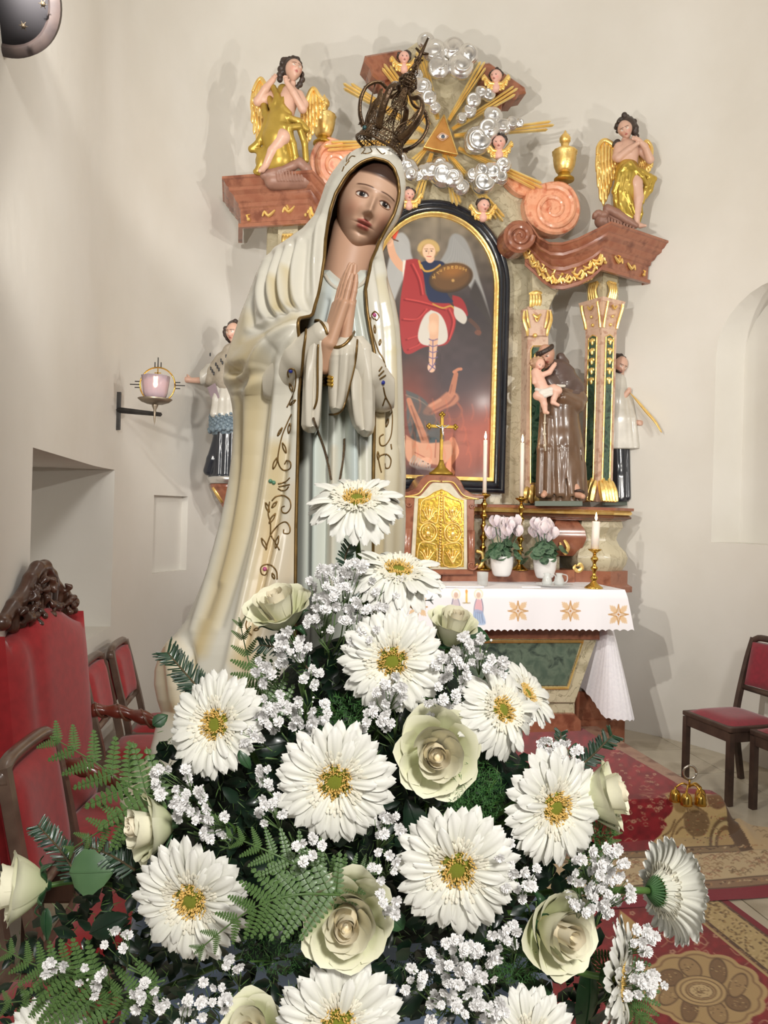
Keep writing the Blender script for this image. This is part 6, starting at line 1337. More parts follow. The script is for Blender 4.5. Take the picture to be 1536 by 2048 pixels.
# ================================================================ CHAIRS
def chair(name, label, org, face, hs=.46, ht=.93, w_=.42, dp=.42, wm=WOOD, fm=REDF2, lean=.09, group='upholstered chairs'):
    """org: floor point under the middle of the seat; face: direction the sitter looks"""
    f = Vector(face).normalized(); f = Vector((f.x, f.y, 0)); sd = Vector((f.y, -f.x, 0)); T = thing(name, label, 'chair', org, group); o = Vector(org)
    def P(a, b_, z): return o + sd * a + f * b_ + UP * z
    for sx in (-1, 1):
        b = B(); b.prism([P(sx * (w_ / 2 - .02) + i, dp / 2 - .02 + j, 0) for i, j in ((-.017, -.017), (.017, -.017), (.017, .017), (-.017, .017))], UP * (hs - .05), .003); b.obj('leg', wm, T, smooth=False)
        b = B(); Q = [P(sx * (w_ / 2 - .02), -dp / 2 - .03, 0), P(sx * (w_ / 2 - .02), -dp / 2 + .02, hs * .7), P(sx * (w_ / 2 - .02), -dp / 2 + .015, hs), P(sx * (w_ / 2 - .02), -dp / 2 - lean * .55, ht * .8), P(sx * (w_ / 2 - .035), -dp / 2 - lean, ht - .02)]
        Q = spl(Q, 5); b.tube(Q, [.022] * len(Q), 4, nrm=(f + sd).normalized()); b.obj('rear_post', wm, T, smooth=False)
    R_ = Matrix((sd, f, UP)).transposed()
    for (a, b_, sx_, sy_) in ((0, dp / 2 - .02, w_ - .05, .025), (0, -dp / 2 + .02, w_ - .05, .025), (w_ / 2 - .02, 0, .025, dp - .05), (-w_ / 2 + .02, 0, .025, dp - .05)):
        b = B(); b.box(P(a, b_, hs - .075), (sx_, sy_, .06), R_, .003); b.obj('apron_rail', wm, T, smooth=False)
    b = B(); b.box(P(0, 0, hs - .03), (w_, dp, .03), R_, .008); b.obj('seat_frame', wm, T, smooth=False)
    b = B(); rows = []
    for i in range(13):
        rows.append([P((w_ - .05) * (j / 12 - .5), (dp - .05) * (i / 12 - .5), hs - .016 + .03 * (1 - (2 * i / 12 - 1) ** 6) * (1 - (2 * j / 12 - 1) ** 6)) for j in range(13)])
    b.grid(rows); b.obj('seat', fm, T)
    b = B(); rows = []                                            # padded back with rounded corners
    z0, z1 = hs + .14, ht - .045
    for i in range(15):
        v = i / 14; z = z0 + (z1 - z0) * v; off = -dp / 2 + .01 - lean * ((z - hs) / (ht - hs)) ** 1.1
        rows.append([P((w_ - .09) * (j / 12 - .5), off + .022 * (1 - (2 * v - 1) ** 8) * (1 - (2 * j / 12 - 1) ** 8) - .012 * (1 - (2 * j / 12 - 1) ** 2), z) for j in range(13)])
    rb = [[p_ - f * .045 for p_ in r] for r in reversed(rows)]
    b.grid(rows + rb); b.obj('backrest', fm, T)
    b = B(); tl = []
    for j in range(17):
        u = j / 16 * 2 - 1; z = ht - .012 - .05 * abs(u) ** 8; tl.append(P(u * (w_ / 2 - .018), -dp / 2 - lean - .01 * (1 - u * u), z))
    b.tube(tl, .021, 8, nrm=f); b.obj('top_rail', wm, T)
    b = B(); b.tube([P(-(w_ / 2 - .03), -dp / 2 - lean * .25, z0 - .02), P(w_ / 2 - .03, -dp / 2 - lean * .25, z0 - .02)], .018, 6, nrm=f); b.obj('lower_rail', wm, T)
    return T
A_ = Vector((1.93, 4.87, 0)); B_ = Vector((2.05, 4.47, 0)); fd = Vector((-.955, -.295, 0)).normalized(); mid_ = (A_ + B_) / 2 - fd * .20
chair('chair', 'crimson upholstered dark wooden chair by the right wall, whole seat in view', mid_, fd, wm=mat('dark_chair_wood', (78, 60, 50), (60, 44, 38), .5, scale=12), hs=.475)
chair('chair', 'crimson upholstered chair cut off at the right edge, nearer than its neighbour', mid_ + Vector((.235, -.40, 0)), fd, wm=MT['dark_chair_wood'], hs=.475)
GW = mat('grey_brown_wood', (112, 92, 78), (88, 70, 60), .3, scale=12, coat=.4)
for (x, y, lab) in ((-.99, 2.25, 'red backed chair in front of the throne at the left, farther of the near pair'), (-1.0, 1.79, 'red backed chair at the left edge, nearest to the flowers')):
    chair('chair', lab, (x + .28, y, 0), (1, .08, 0), wm=GW, fm=REDF, ht=.97)
for (x, y, lab) in ((-1.46, 4.32, 'red backed chair behind the throne, farthest along the left wall'), (-1.44, 3.88, 'red backed chair just behind the throne, half hidden by it')):
    chair('chair', lab, (x + .30, y, 0), (1, .12, 0), wm=GW, fm=REDF, ht=.90)
# ---- throne
o = Vector((-1.125, 2.78, 0)); f = Vector((1, .05, 0)).normalized(); sd = Vector((0, 1, 0)); TH = thing('throne_chair', 'high-backed red upholstered throne with carved walnut crest at the left', 'chair', o + f * .3)
def P3(a, b_, z): return o + sd * a + f * b_ + UP * z
def thr(z): return .0 - .10 * max(0, z - .5)
wv = .315; rows = []
for i in range(26):
    v = i / 25; row = []
    for j in range(25):
        u = j / 24 * 2 - 1; crest = 1.225 + .055 * cos(pi * u * 1.0) * (1 if abs(u) < 1 else 0) + .03 * (u ** 2) - .025 * abs(u) ** 10; z = .5 + (crest - .5) * v
        row.append(P3(u * wv * (1.0 + .02 * v), thr(z) + .035 * (1 - abs(u) ** 6) * (1 - (2 * v - 1) ** 10) - .02 * np.exp(-((u + .55) / .12) ** 2) * v, z))
    rows.append(row)
back_ = [[p_ - f * .07 for p_ in r] for r in reversed(rows)]
b = B(); b.grid(rows + back_); n_ = 25
b.grid([[r[0] for r in rows], [r[0] - f * .07 for r in rows]]); b.grid([[r[-1] - f * .07 for r in rows], [r[-1] for r in rows]]); b.obj('backrest', REDF, TH)
s_ = SDF((-.36, -.06, -.05), (.36, .07, .24), .0055); R4 = random.Random(8)
cr_pts = [(-.27, .02), (-.2, .06), (-.13, .09), (-.08, .14), (-.03, .175), (.03, .175), (.08, .14), (.13, .09), (.2, .06), (.27, .02)]
for i in range(len(cr_pts) - 1): s_.cap((cr_pts[i][0], 0, cr_pts[i][1]), (cr_pts[i + 1][0], 0, cr_pts[i + 1][1]), .024, None, .01)
for i in range(9): s_.cap((-.2 + .05 * i, 0, -.01), (-.2 + .05 * i, 0, .05 + .09 * (1 - abs(i - 4) / 4)), .022, None, .012)
for i in range(34):
    x = R4.uniform(-.22, .22); z = R4.uniform(0, .16 * (1 - abs(x) / .3)); a = R4.uniform(0, 6.28); s_.tube([(x, .03, z), (x + .018 * cos(a), .042, z + .018 * sin(a)), (x + .03 * cos(a + .8), .034, z + .03 * sin(a + .8))], [.008, .012, .006], .004)
for x in (-.28, .28, -.2, .2): s_.ell((x, 0, .015 + (.03 if abs(x) < .25 else 0)), (.028, .032, .028), .006)
X_ = Matrix.Identity(4)
for r_i, (ax) in enumerate((sd, f, UP)):
    for c_i in range(3): X_[c_i][r_i] = ax[c_i]
pz = P3(0, thr(1.26) - .03, 1.253); X_.translation = pz
sdfobj('carved_crest', s_, WOOD, TH, 1, xf=X_)
R_ = Matrix((sd, f, UP)).transposed()
b = B(); b.box(P3(0, .22, .42), (.62, .46, .10), R_, .012); b.obj('seat_frame', WOOD, TH, smooth=False)
b = B(); b.box(P3(0, .22, .49), (.56, .42, .07), R_, .025); b.obj('seat', REDF, TH)
for sx in (-1, 1):
    for dy in (.02, .42): b = B(); b.prism([P3(sx * .28 + i, dy + j, 0) for i, j in ((-.025, -.025), (.025, -.025), (.025, .025), (-.025, .025))], UP * .38, .004); b.obj('leg', WOOD, TH, smooth=False)
    b = B(); b.tube(spl([P3(sx * .29, .38, .46), P3(sx * .29, .36, .6), P3(sx * .30, .33, .72)], 4), .022, 8); b.obj('arm_post', WOOD, TH)
    ap = spl([P3(sx * .29, -.02, .84), P3(sx * .30, .10, .83), P3(sx * .305, .24, .79), P3(sx * .305, .35, .76), P3(sx * .305, .42, .72)], 7)
    b = B(); b.tube(ap, [.025 + .006 * sin(i * 1.3) for i in range(len(ap))], 10); b.obj('armrest', mat('red_mahogany', (116, 56, 40), (92, 42, 32), .25, scale=12, coat=.4), TH)
    b = B(); Q = []
    for i in range(60): q = ap[int(i / 60 * (len(ap) - 1))].lerp(ap[int(i / 60 * (len(ap) - 1)) + 1], (i / 60 * (len(ap) - 1)) % 1); a = i * .62; Q.append(q + (sd * cos(a) + UP * sin(a)) * .027)
    b.tube(Q, .006, 6); b.obj('rope_carving', WOOD2, TH)
# ================================================================ sanctuary lamp on its wall bracket
wl = plane_hit(240, 820, -1)[1]; wd = W(236, 820, 1).normalized()
dL = L(SC - WLH, plane_hit(236, 820, -1)[1], 0).y - .0; aL = arc_hit(236, 820)
dw = min(dL, aL[2]) if plane_hit(236, 820, -1)[1] > tc0 else dL; dw -= .02; dm = dw - .12
LP = thing('sanctuary_lamp', 'iron wall lamp with a rayed ring and glass light at the left wall', 'wall lamp', W(237, 820, dw))
k = dw / FPX; b = B(); b.box(W(237, 822, dw), (9 * k, 4 * k, 76 * k), bev=1 * k); b.obj('wall_plate', IRON, LP, smooth=False)
b = B(); q0, q1_ = W(236, 820, dw), W(322, 829, dm); b.tube([q0, q1_], [6 * k, 4 * k], 4, nrm=UP); b.obj('arm', IRON, LP, smooth=False)
c = W(310, 806, dm); k = dm / FPX; PW = mat('pewter', (140, 128, 112), rough=.4, metal=.8)
b = B(); b.lathe([(0, -46 * k), (1.5 * k, -36 * k), (2.5 * k, -20 * k), (2.5 * k, -14 * k), (6 * k, -6 * k), (6 * k, 0)], c, 16); b.obj('spindle', PW, LP)
b = B(); b.lathe([(5 * k, 0), (16 * k, 2 * k), (27 * k, 6 * k), (34 * k, 12 * k), (33 * k, 12.5 * k), (26 * k, 8 * k), (14 * k, 4 * k), (0, 3.4 * k)], c - UP * 4 * k, 28); b.obj('dish', PW, LP)
b = B(); rc = W(315, 770, dm)
b.tube([rc + Vector((35 * k * cos(a), 0, 35 * k * sin(a))) for a in [2 * pi * i / 36 for i in range(37)]], 1.5 * k, 6); b.obj('ring', BRASS, LP)
for a0 in (90, 0, 180):
    for da, l in ((0, 20), (-10, 11), (10, 11)):
        a = radians(a0 + da); d = Vector((cos(a), 0, sin(a))); d0 = Vector((cos(radians(a0)), 0, sin(radians(a0)))); b = B(); q = rc + d * 35 * k; b.tube([q, q + d0 * l * k], 1.1 * k, 5); b.obj('ring_ray', IRON, LP)
b = B(); b.box(rc + UP * 22 * k, (2 * k, 1.5 * k, 22 * k)); b.box(rc + UP * 24 * k, (13 * k, 1.5 * k, 2 * k)); b.obj('small_cross', BRASS, LP, smooth=False)
CG = mat('cut_glass', (226, 206, 216), rough=.12, trans=.6, ior=1.4); b = B(); b.lathe([(18 * k, 8 * k), (22 * k, 20 * k), (24 * k, 36 * k), (26 * k, 54 * k), (24.5 * k, 54 * k), (22 * k, 36 * k), (20 * k, 20 * k), (16 * k, 10 * k)], c, 28, flute=14, fa=.09); b.obj('glass_shade', CG, LP)
b = B(); b.lathe([(0, 8 * k), (9 * k, 8 * k), (9 * k, 30 * k), (0, 30 * k)], c, 16); b.obj('candle_stub', WAX, LP)
b = B(); b.lathe([(0, 30 * k), (3.5 * k, 34 * k), (4.5 * k, 38 * k), (2.5 * k, 44 * k), (0, 50 * k)], c, 12); b.obj('flame', FLAME, LP)
# ================================================================ round dark lamp plate at the top left
c = W(8, -8, 2.3); k = 2.3 / FPX; FX = thing('hanging_lamp', 'underside of a round dark wooden hanging lamp plate at the top left', 'lamp', c)
ax = (Vector((0.1, -.86, -.5))).normalized(); M_ = Vector((0, 0, 1)).rotation_difference(ax).to_matrix()
b = B(); b.lathe([(0, -30 * k), (96 * k, -30 * k), (106 * k, -20 * k), (108 * k, 2 * k), (100 * k, 8 * k), (90 * k, 8 * k), (84 * k, 0), (84 * k, -4 * k), (0, -4 * k)], c, 56, axis=ax); b.obj('rim', mat('aged_dark_wood', (74, 62, 58), (52, 44, 44), .55, scale=14), FX, auto=40)
b = B(); b.lathe([(0, -3 * k), (84 * k, -3 * k), (84 * k, -2 * k), (0, -2 * k)], c, 48, axis=ax); b.obj('plate', mat('slate_plate', (46, 44, 48), rough=.8), FX)
for (px, py) in ((86, 8), (47, 52)):
    q = W(px, py, 2.29); b = B(); b.lathe([(0, 0), (5 * k, 0), (4 * k, 3 * k), (0, 5 * k)], q, 10, axis=ax)
    for i in range(6): a = i * pi / 3; d = M_ @ Vector((cos(a), sin(a), 0)); b.tube([q, q + d * 9 * k], [1.6 * k, .4 * k], 5)
    b.obj('star_bolt', mat('bolt_iron', (96, 84, 68), rough=.5, metal=.6), FX)
b = B(); b.tube([c - ax * 20 * k, Vector((c.x, c.y, 5.3))], .006, 6); b.obj('suspension_rod', IRON, FX)
# ================================================================ THE VEILED STATUE
MAD = thing('madonna_statue', 'tall praying female saint statue in a cream gold-trimmed veil and mantle, behind the flowers', 'statue', Vector((W(640, 1500, 1.27).x, 1.27, 1.2)))
tLs = [(291, 750), (293, 728), (298, 712), (306, 699), (320, 683), (345, 664), (370, 650), (400, 640), (430, 628), (455, 606), (475, 578), (495, 548), (520, 527), (550, 510), (590, 495), (630, 480), (660, 471), (700, 460), (740, 452), (765, 455), (790, 464), (820, 468), (860, 470), (910, 468), (960, 462), (1010, 452), (1060, 440), (1110, 424), (1160, 407), (1200, 390), (1240, 372), (1270, 350), (1290, 330), (1310, 318), (1340, 309), (1370, 308), (1400, 314), (1425, 322), (1450, 312), (1500, 300), (1590, 296)]
tRs = [(291, 756), (293, 776), (298, 786), (306, 792), (320, 802), (340, 808), (370, 812), (400, 809), (430, 801), (450, 790), (468, 777), (480, 769), (500, 765), (524, 767), (566, 778), (605, 791), (650, 799), (700, 803), (760, 806), (850, 809), (950, 812), (1050, 808), (1150, 802), (1300, 800), (1590, 806)]
tLe = [(291, 753), (316, 748), (319, 736), (324, 724), (332, 712), (345, 698), (358, 688), (387, 671), (418, 661), (445, 656), (480, 651), (515, 649), (550, 644), (600, 636), (640, 628), (656, 613), (728, 607), (785, 599), (889, 596), (1054, 592), (1250, 590), (1590, 600)]
tRe = [(291, 753), (316, 748), (318, 758), (322, 774), (336, 788), (358, 796), (383, 799), (400, 797), (427, 789), (459, 772), (487, 757), (524, 742), (559, 735), (578, 731), (620, 734), (659, 740), (704, 749), (829, 749), (946, 747), (1200, 745), (1590, 742)]
tBf = [(291, .004), (296, .03), (310, .052), (340, .070), (400, .078), (460, .085), (520, .10), (620, .115), (760, .13), (1000, .13), (1300, .15), (1590, .16)]
tBb = [(291, .004), (296, .035), (310, .06), (340, .085), (400, .10), (480, .11), (700, .13), (1590, .16)]
tDc = [(291, 1.285), (400, 1.275), (600, 1.27), (1590, 1.27)]
STROKES = []
def stroke(pts, wd, amp, sharp=1.0): STROKES.append((np.array(spl2(pts, 6)), wd, amp, sharp))
# forearm under the mantle and the pinched elbow
stroke([(478, 752), (530, 722), (585, 690), (622, 668), (640, 652)], 48, .030); stroke([(560, 700), (600, 676), (628, 655)], 30, .018)
stroke([(462, 742), (480, 744), (500, 738)], 9, -.016); stroke([(470, 772), (500, 764), (540, 742)], 10, -.010)
# folds over the shoulder, gathering toward the wrist
for pts, w_, a in (([(556, 500), (540, 560), (546, 610), (570, 640)], 7, .008), ([(575, 492), (562, 545), (566, 600), (592, 634)], 7, .009), ([(598, 480), (588, 540), (590, 595), (610, 630)], 7, .009), ([(534, 515), (520, 570), (524, 620), (548, 648)], 8, .008), ([(566, 498), (551, 555), (556, 608), (582, 636)], 5, -.008), ([(588, 486), (575, 545), (578, 598), (602, 630)], 5, -.008), ([(546, 508), (530, 565), (535, 614), (560, 643)], 5, -.008), ([(612, 480), (606, 540), (606, 590), (620, 626)], 6, -.007), ([(512, 560), (500, 600), (505, 650), (530, 662)], 7, -.008), ([(500, 660), (540, 650), (590, 640), (625, 634)], 8, .005), ([(500, 676), (545, 666), (590, 654), (626, 646)], 8, -.004)):
    stroke(pts, w_, a)
# sweeping folds below the arm
for pts, w_, a in (([(628, 660), (575, 690), (530, 735), (505, 800), (492, 900), (476, 1010), (440, 1160)], 10, .011), ([(620, 668), (570, 705), (540, 760), (524, 840), (512, 940), (488, 1080), (440, 1250)], 9, -.011), ([(615, 676), (575, 730), (556, 800), (545, 900), (524, 1040), (480, 1230), (440, 1400)], 9, .010), ([(612, 690), (588, 750), (574, 850), (560, 980), (530, 1140), (480, 1350)], 8, -.009), ([(600, 700), (592, 760), (588, 860)], 7, .006), ([(484, 790), (486, 860), (478, 960), (450, 1100), (410, 1230)], 8, -.010), ([(474, 800), (474, 880), (464, 980), (430, 1120), (385, 1260)], 8, .008), ([(562, 1060), (530, 1200), (490, 1330)], 9, .007), ([(344, 1290), (350, 1340), (356, 1420)], 16, .012), ([(372, 1280), (380, 1340), (370, 1440)], 10, -.012)):
    stroke(pts, w_, a)
# right side of the mantle
for pts, w_, a in (([(760, 500), (768, 560), (782, 640), (788, 760), (790, 1000)], 6, .007), ([(752, 520), (762, 590), (772, 660), (776, 780), (778, 1000), (775, 1200)], 5, -.008), ([(770, 560), (790, 660), (798, 800), (800, 1000)], 5, -.006), ([(744, 540), (752, 600), (762, 700), (764, 900), (760, 1200)], 5, .006), ([(796, 900), (802, 1040), (796, 1200)], 6, .007)):
    stroke(pts, w_, a)
# hood
for pts, w_, a in (([(700, 318), (672, 352), (650, 400), (640, 450), (632, 520)], 7, .005), ([(686, 330), (660, 368), (644, 410), (634, 446), (618, 470)], 6, -.005), ([(640, 440), (630, 500), (628, 560), (632, 620)], 8, .008), ([(625, 470), (618, 530), (618, 590)], 6, -.006)):
    stroke(pts, w_, a)
def loft(name, y0, y1, ny, nu, Ls, Rs, Le, Re, Bf, Bb, Dc, strokes, inset=0.0, yfun=None):
    q = np.linspace(0, 1, ny); py = y0 + (y1 - y0) * (q if yfun is None else yfun(q))
    ls, rs, le, re = (interp(py, t) for t in (Ls, Rs, Le, Re)); bf, bb, dc = (interp(py, t) for t in (Bf, Bb, Dc))
    cx = (ls + rs) / 2; a = (rs - ls) / 2; le = np.maximum(le, ls + .01); re = np.minimum(re, rs - .01)
    tl = np.arccos(np.clip((le - cx) / a, -1, 1)); tr_ = np.arccos(np.clip((re - cx) / a, -1, 1))      # front angles, pi..0
    u = np.linspace(0, 1, nu)[None]; th = tl[:, None] + u * (2 * pi - tl[:, None] + tr_[:, None])        # left edge -> left side (pi) -> back -> right side (2pi) -> right edge
    c, s_ = np.cos(th), np.sin(th)
    px = cx[:, None] + a[:, None] * c; dep = dc[:, None] - np.where(s_ > 0, bf[:, None], bb[:, None]) * s_
    P = Wn(px, py[:, None] + 0 * px, dep)
    # normals and carved folds
    def normals(P):
        du = np.gradient(P, axis=1); dv = np.gradient(P, axis=0); N_ = np.cross(du, dv); return N_ / (np.linalg.norm(N_, axis=2, keepdims=True) + 1e-12)
    N_ = normals(P); ctr = P.mean(1, keepdims=True)
    if ((P - ctr) * N_).sum() < 0: N_ = -N_
    X, Y = PX(P); front = sstep(-.15, .25, s_); D_ = np.zeros(X.shape)
    for pts, wd, amp, sh in strokes:
        d2 = np.full(X.shape, 1e9); al = np.zeros(X.shape); n = len(pts)
        m = (X > pts[:, 0].min() - 3 * wd) & (X < pts[:, 0].max() + 3 * wd) & (Y > pts[:, 1].min() - 3 * wd) & (Y < pts[:, 1].max() + 3 * wd)
        if not m.any(): continue
        x, y = X[m], Y[m]; dm = np.full(x.shape, 1e9); am = np.zeros(x.shape)
        for i in range(n - 1):
            (x1, y1_), (x2, y2_) = pts[i], pts[i + 1]; L2 = (x2 - x1) ** 2 + (y2_ - y1_) ** 2 + 1e-9; t = np.clip(((x - x1) * (x2 - x1) + (y - y1_) * (y2_ - y1_)) / L2, 0, 1)
            dd_ = np.hypot(x - x1 - t * (x2 - x1), y - y1_ - t * (y2_ - y1_)); k = dd_ < dm; dm = np.where(k, dd_, dm); am = np.where(k, (i + t) / (n - 1), am)
        D_[m] += amp * np.exp(-(dm / wd) ** 2) * (np.sin(pi * np.clip(am * .86 + .07, 0, 1)) ** .6)
    P = P + N_ * (D_ * front - inset)[..., None]
    # gentle undulation round the back
    return P, N_, X, Y
def add_sheet(name, P, m, parent, col=None):
    ny_, nu_ = P.shape[:2]; Fc = [(j * nu_ + i, j * nu_ + i + 1, (j + 1) * nu_ + i + 1, (j + 1) * nu_ + i) for j in range(ny_ - 1) for i in range(nu_ - 1)]
    return put(name, mesh(name, P.reshape(-1, 3), Fc, m, True, col), parent)
PEARL = matcol('pearl_paint', .26, coat=.35)
P, N_, X, Y = loft('mantle', 291, 1582, 560, 300, tLs, tRs, tLe, tRe, tBf, tBb, tDc, STROKES, yfun=lambda q: q ** 1.25)
Cc = np.ones(X.shape + (3,)) * np.array([226, 221, 205.]); pt = Paint(X, Y, Cc)
for pts, w_, c, a_ in (([(470, 640), (462, 700), (470, 740), (520, 720)], 22, (208, 180, 116), .6), ([(548, 560), (556, 620)], 9, (206, 184, 128), .55), ([(572, 540), (582, 610)], 8, (206, 184, 128), .45), ([(490, 690), (530, 690), (600, 655)], 12, (212, 188, 130), .5), ([(520, 760), (505, 860), (494, 960), (470, 1080), (440, 1180), (400, 1300)], 15, (214, 190, 134), .6), ([(556, 900), (540, 1040), (520, 1160), (480, 1320)], 16, (214, 184, 120), .55), ([(478, 760), (482, 900), (468, 1040), (420, 1220), (380, 1330)], 8, (206, 180, 124), .5), ([(760, 800), (762, 1000), (758, 1200)], 14, (222, 196, 140), .6), ([(786, 700), (794, 900), (790, 1100)], 8, (216, 192, 136), .45), ([(548, 1060), (520, 1250), (470, 1400)], 20, (222, 194, 150), .5), ([(330, 1300), (340, 1400), (380, 1430)], 24, (224, 190, 136), .55), ([(600, 980), (590, 1080), (575, 1160)], 16, (216, 190, 150), .5), ([(760, 560), (780, 620), (790, 700)], 9, (214, 198, 150), .4)):
    pt.line(pts, w_, c, a_, soft=w_ * 1.6)
mant = add_sheet('mantle', P, PEARL, MAD, lin(pt.C.reshape(-1, 3)))
LINING = mat('mantle_lining', (172, 146, 118), (158, 132, 104), .5, scale=10)
P2 = P - N_ * .0045; add_sheet('mantle_lining', P2[:, ::2], LINING, MAD)
TRIMG = mat('antique_gold_trim', (138, 108, 58), (112, 86, 44), .38, .55, scale=60)
b = B(); e1 = [Vector(P[j, 0]) for j in range(60, P.shape[0], 4)]; e2 = [Vector(P[j, -1]) for j in range(60, P.shape[0], 4)]
ap_ = [j for j in range(P.shape[0]) if interp(291 + 1291 * (j / (P.shape[0] - 1)) ** 1.25, tRe) - interp(291 + 1291 * (j / (P.shape[0] - 1)) ** 1.25, tLe) > 2][0]
e1 = [Vector(P[j, 0]) for j in range(ap_, P.shape[0], 3)]; e2 = [Vector(P[j, -1]) for j in range(ap_, P.shape[0], 3)]
b.tube(list(reversed(e1)) + e2, .0026, 8); b.obj('gold_edge', TRIMG, MAD)
# ---- tunic
TUNIC = matcol('tunic_paint', .3, coat=.25)
sT = []
_S = STROKES; STROKES = sT
for x0, x1, w_, a in ((640, 628, 9, .010), (655, 640, 6, -.010), (672, 664, 8, .009), (688, 690, 6, -.010), (705, 712, 8, .009), (720, 728, 5, -.008), (625, 612, 6, -.008), (735, 742, 6, .006)):
    stroke([(x0 * .5 + 345, 600), (x0, 760), ((x0 + x1) / 2, 1000), (x1, 1400)], w_, a)
STROKES = _S
tl_ = [(536, 655), (548, 630), (570, 612), (640, 600), (800, 585), (1590, 560)]; trr = [(536, 728), (548, 745), (570, 760), (700, 775), (1590, 785)]
zz_ = [(536, 690.2), (1590, 690.2)]; zz2 = [(536, 690.4), (1590, 690.4)]
tb1 = [(536, .030), (548, .055), (580, .075), (700, .095), (1590, .12)]
Pt, Nt, Xt, Yt = loft('tunic', 540, 1582, 330, 220, tl_, trr, zz_, zz2, tb1, [(536, .03), (1590, .08)], [(536, 1.255), (1590, 1.26)], sT)
Pt[..., 2] -= (.020 * np.exp(-np.arange(Pt.shape[0]) / 14.)[:, None]) * (np.clip(1 - np.abs(np.abs(np.linspace(0, 2, Pt.shape[1]) - 1) - 1) * 4, 0, 1) ** 1.0)[None]
Ct = np.ones(Xt.shape + (3,)) * np.array([216, 220, 208.]); pt = Paint(Xt, Yt, Ct)
for pts, w_, c in (([(640, 700), (632, 900), (620, 1200)], 8, (196, 214, 208)), ([(700, 600), (705, 800), (715, 1200)], 9, (196, 212, 212)), ([(660, 560), (650, 640)], 8, (198, 210, 212)), ([(668, 900), (660, 1200)], 8, (222, 208, 180)), ([(730, 900), (735, 1200)], 8, (214, 206, 182))): pt.line(pts, w_, c, .6, soft=w_ * 1.5)
add_sheet('tunic', Pt, TUNIC, MAD, lin(pt.C.reshape(-1, 3)))
# ---- head and neck
FH = Fig(748, 395, 1.215); p = FH.p
R_ = Rxyz(.20, .10, .37)
V, Fc, C_ = head_mesh(n=300, big_eye=True, skin=(214, 174, 146), lips=(186, 104, 92), iris=(48, 34, 30), blush=(212, 144, 118), hair=(66, 44, 34), hairline=.50, brow=(74, 48, 36))
V = V * np.array([.88, 1, 1]) * np.stack([1 + .10 * sstep(0, -.9, V[:, 2]), 0 * V[:, 2] + 1, 0 * V[:, 2] + 1], -1); ctr = np.array(p(748, 395, 6)) - (R_ @ (np.array([0, -.86, .05]) * 101)); V = (V * 101) @ R_.T + ctr
s = SDF((-150, -60, -230), (60, 170, 60), 2.0)
cx_, cy_, cz_ = ctr; s.cap((cx_ - 22, cy_ + 22, cz_ - 40), p(682, 560, 78), 44, 38, 18); s.ell(p(690, 590, 85), (62, 30, 44), 20)
FH.skin('head_and_neck', s, [(V, Fc, C_)], MAD, (204, 162, 134), it=3)
def place_face(u, v, lift=.0):           # a point on the face surface in head coordinates
    i = None; q = np.array([u * .88, -1.0, v]) * 101; q = R_ @ q + ctr
    d2 = ((V - q) ** 2); return q
Xh = FH.X; dv = R_ @ np.array([0, -1, 0.]); from mathutils.kdtree import KDTree
bvf = BVHTree.FromPolygons([tuple(v) for v in V], [tuple(map(int, f)) for f in Fc])
def onface(u, v, lift=.6):
    o_ = Vector(R_ @ (np.array([u * .88, -1.6, v]) * 101) + ctr); h = bvf.ray_cast(o_, Vector(-dv)); q = h[0] if h[0] is not None else o_; return Xh @ (q + Vector(dv) * lift)
kf = Xh.to_scale().x
for sg in (-1, 1):
    b = B(); b.tube([onface(sg * (.28 + .145 * cos(a)), .045 + .066 * sin(a) - .02 * cos(a) * 0, .4) for a in [pi * i / 12 for i in range(13)]], [kf * (.8 + 1.0 * sin(pi * i / 12)) for i in range(13)], 6); b.obj('upper_eyelid', mat('lid_paint', (120, 84, 66), rough=.4), MAD)
    b = B(); b.tube([onface(sg * (.28 + .14 * cos(a)), .045 - .056 * sin(a), .2) for a in [pi * i / 10 for i in range(11)]], kf * 1.1, 6); b.obj('lower_eyelid', mat('lid_skin', (190, 148, 124), rough=.4), MAD)
    b = B(); b.ball(onface(sg * .28 + .02, .068, .9), kf * 1.3, 5); b.obj('eye_highlight', POT, MAD)
# ---- praying hands
s = SDF((-90, -60, -70), (60, 60, 190), .8); FP = Fig(680, 700, 1.10); p = FP.p
nb = Vector((-.80, -.60, 0)); st_ = Vector((.60, -.80, 0))
for side in (1, -1):
    off = nb * (7.2 * side); d = Vector((.23, 0, .97)).normalized()
    wr = Vector(p(665 if side > 0 else 678, 690, 0)) + off * 1.3
    kn = [Vector(p(687, 607 + (2, -1, 0, 6)[i], 0)) + off + st_ * ((i - 1.5) * 10.5) for i in range(4)]
    for i in range(4): s.cap(wr + st_ * ((i - 1.5) * 6.5), kn[i], 9, 8.2, 5)
    for i in range(4):
        L_ = (72, 82, 78, 62)[i]; m1 = kn[i] + (d + Vector((0, .02, 0))).normalized() * L_ * .45; m2 = m1 + (d - nb * side * .05 - st_ * (i - 1.5) * .04).normalized() * L_ * .3; tp = m2 + (d - nb * side * .10 - st_ * (i - 1.5) * .08).normalized() * L_ * .24
        s.cap(kn[i], m1, 6.6, 6.1, 1.6).cap(m1, m2, 6.2, 5.5, 1.2).cap(m2, tp, 5.4, 3.8, 1.0)
    tb = wr + Vector((6, 12, 30)); s.cap(tb, tb + Vector((10, -2, 34)), 8, 6.5, 3).cap(tb + Vector((10, -2, 34)), tb + Vector((17, -4, 62)), 6.2, 4.2, 2)
    s.cap(wr, wr + Vector((-8 if side > 0 else 16, 22, -40)), 14, 14, 6)
sdfobj('praying_hands', s, mat('hand_paint', (206, 162, 132), (198, 152, 122), .45, scale=8), MAD, 2, xf=FP.X)
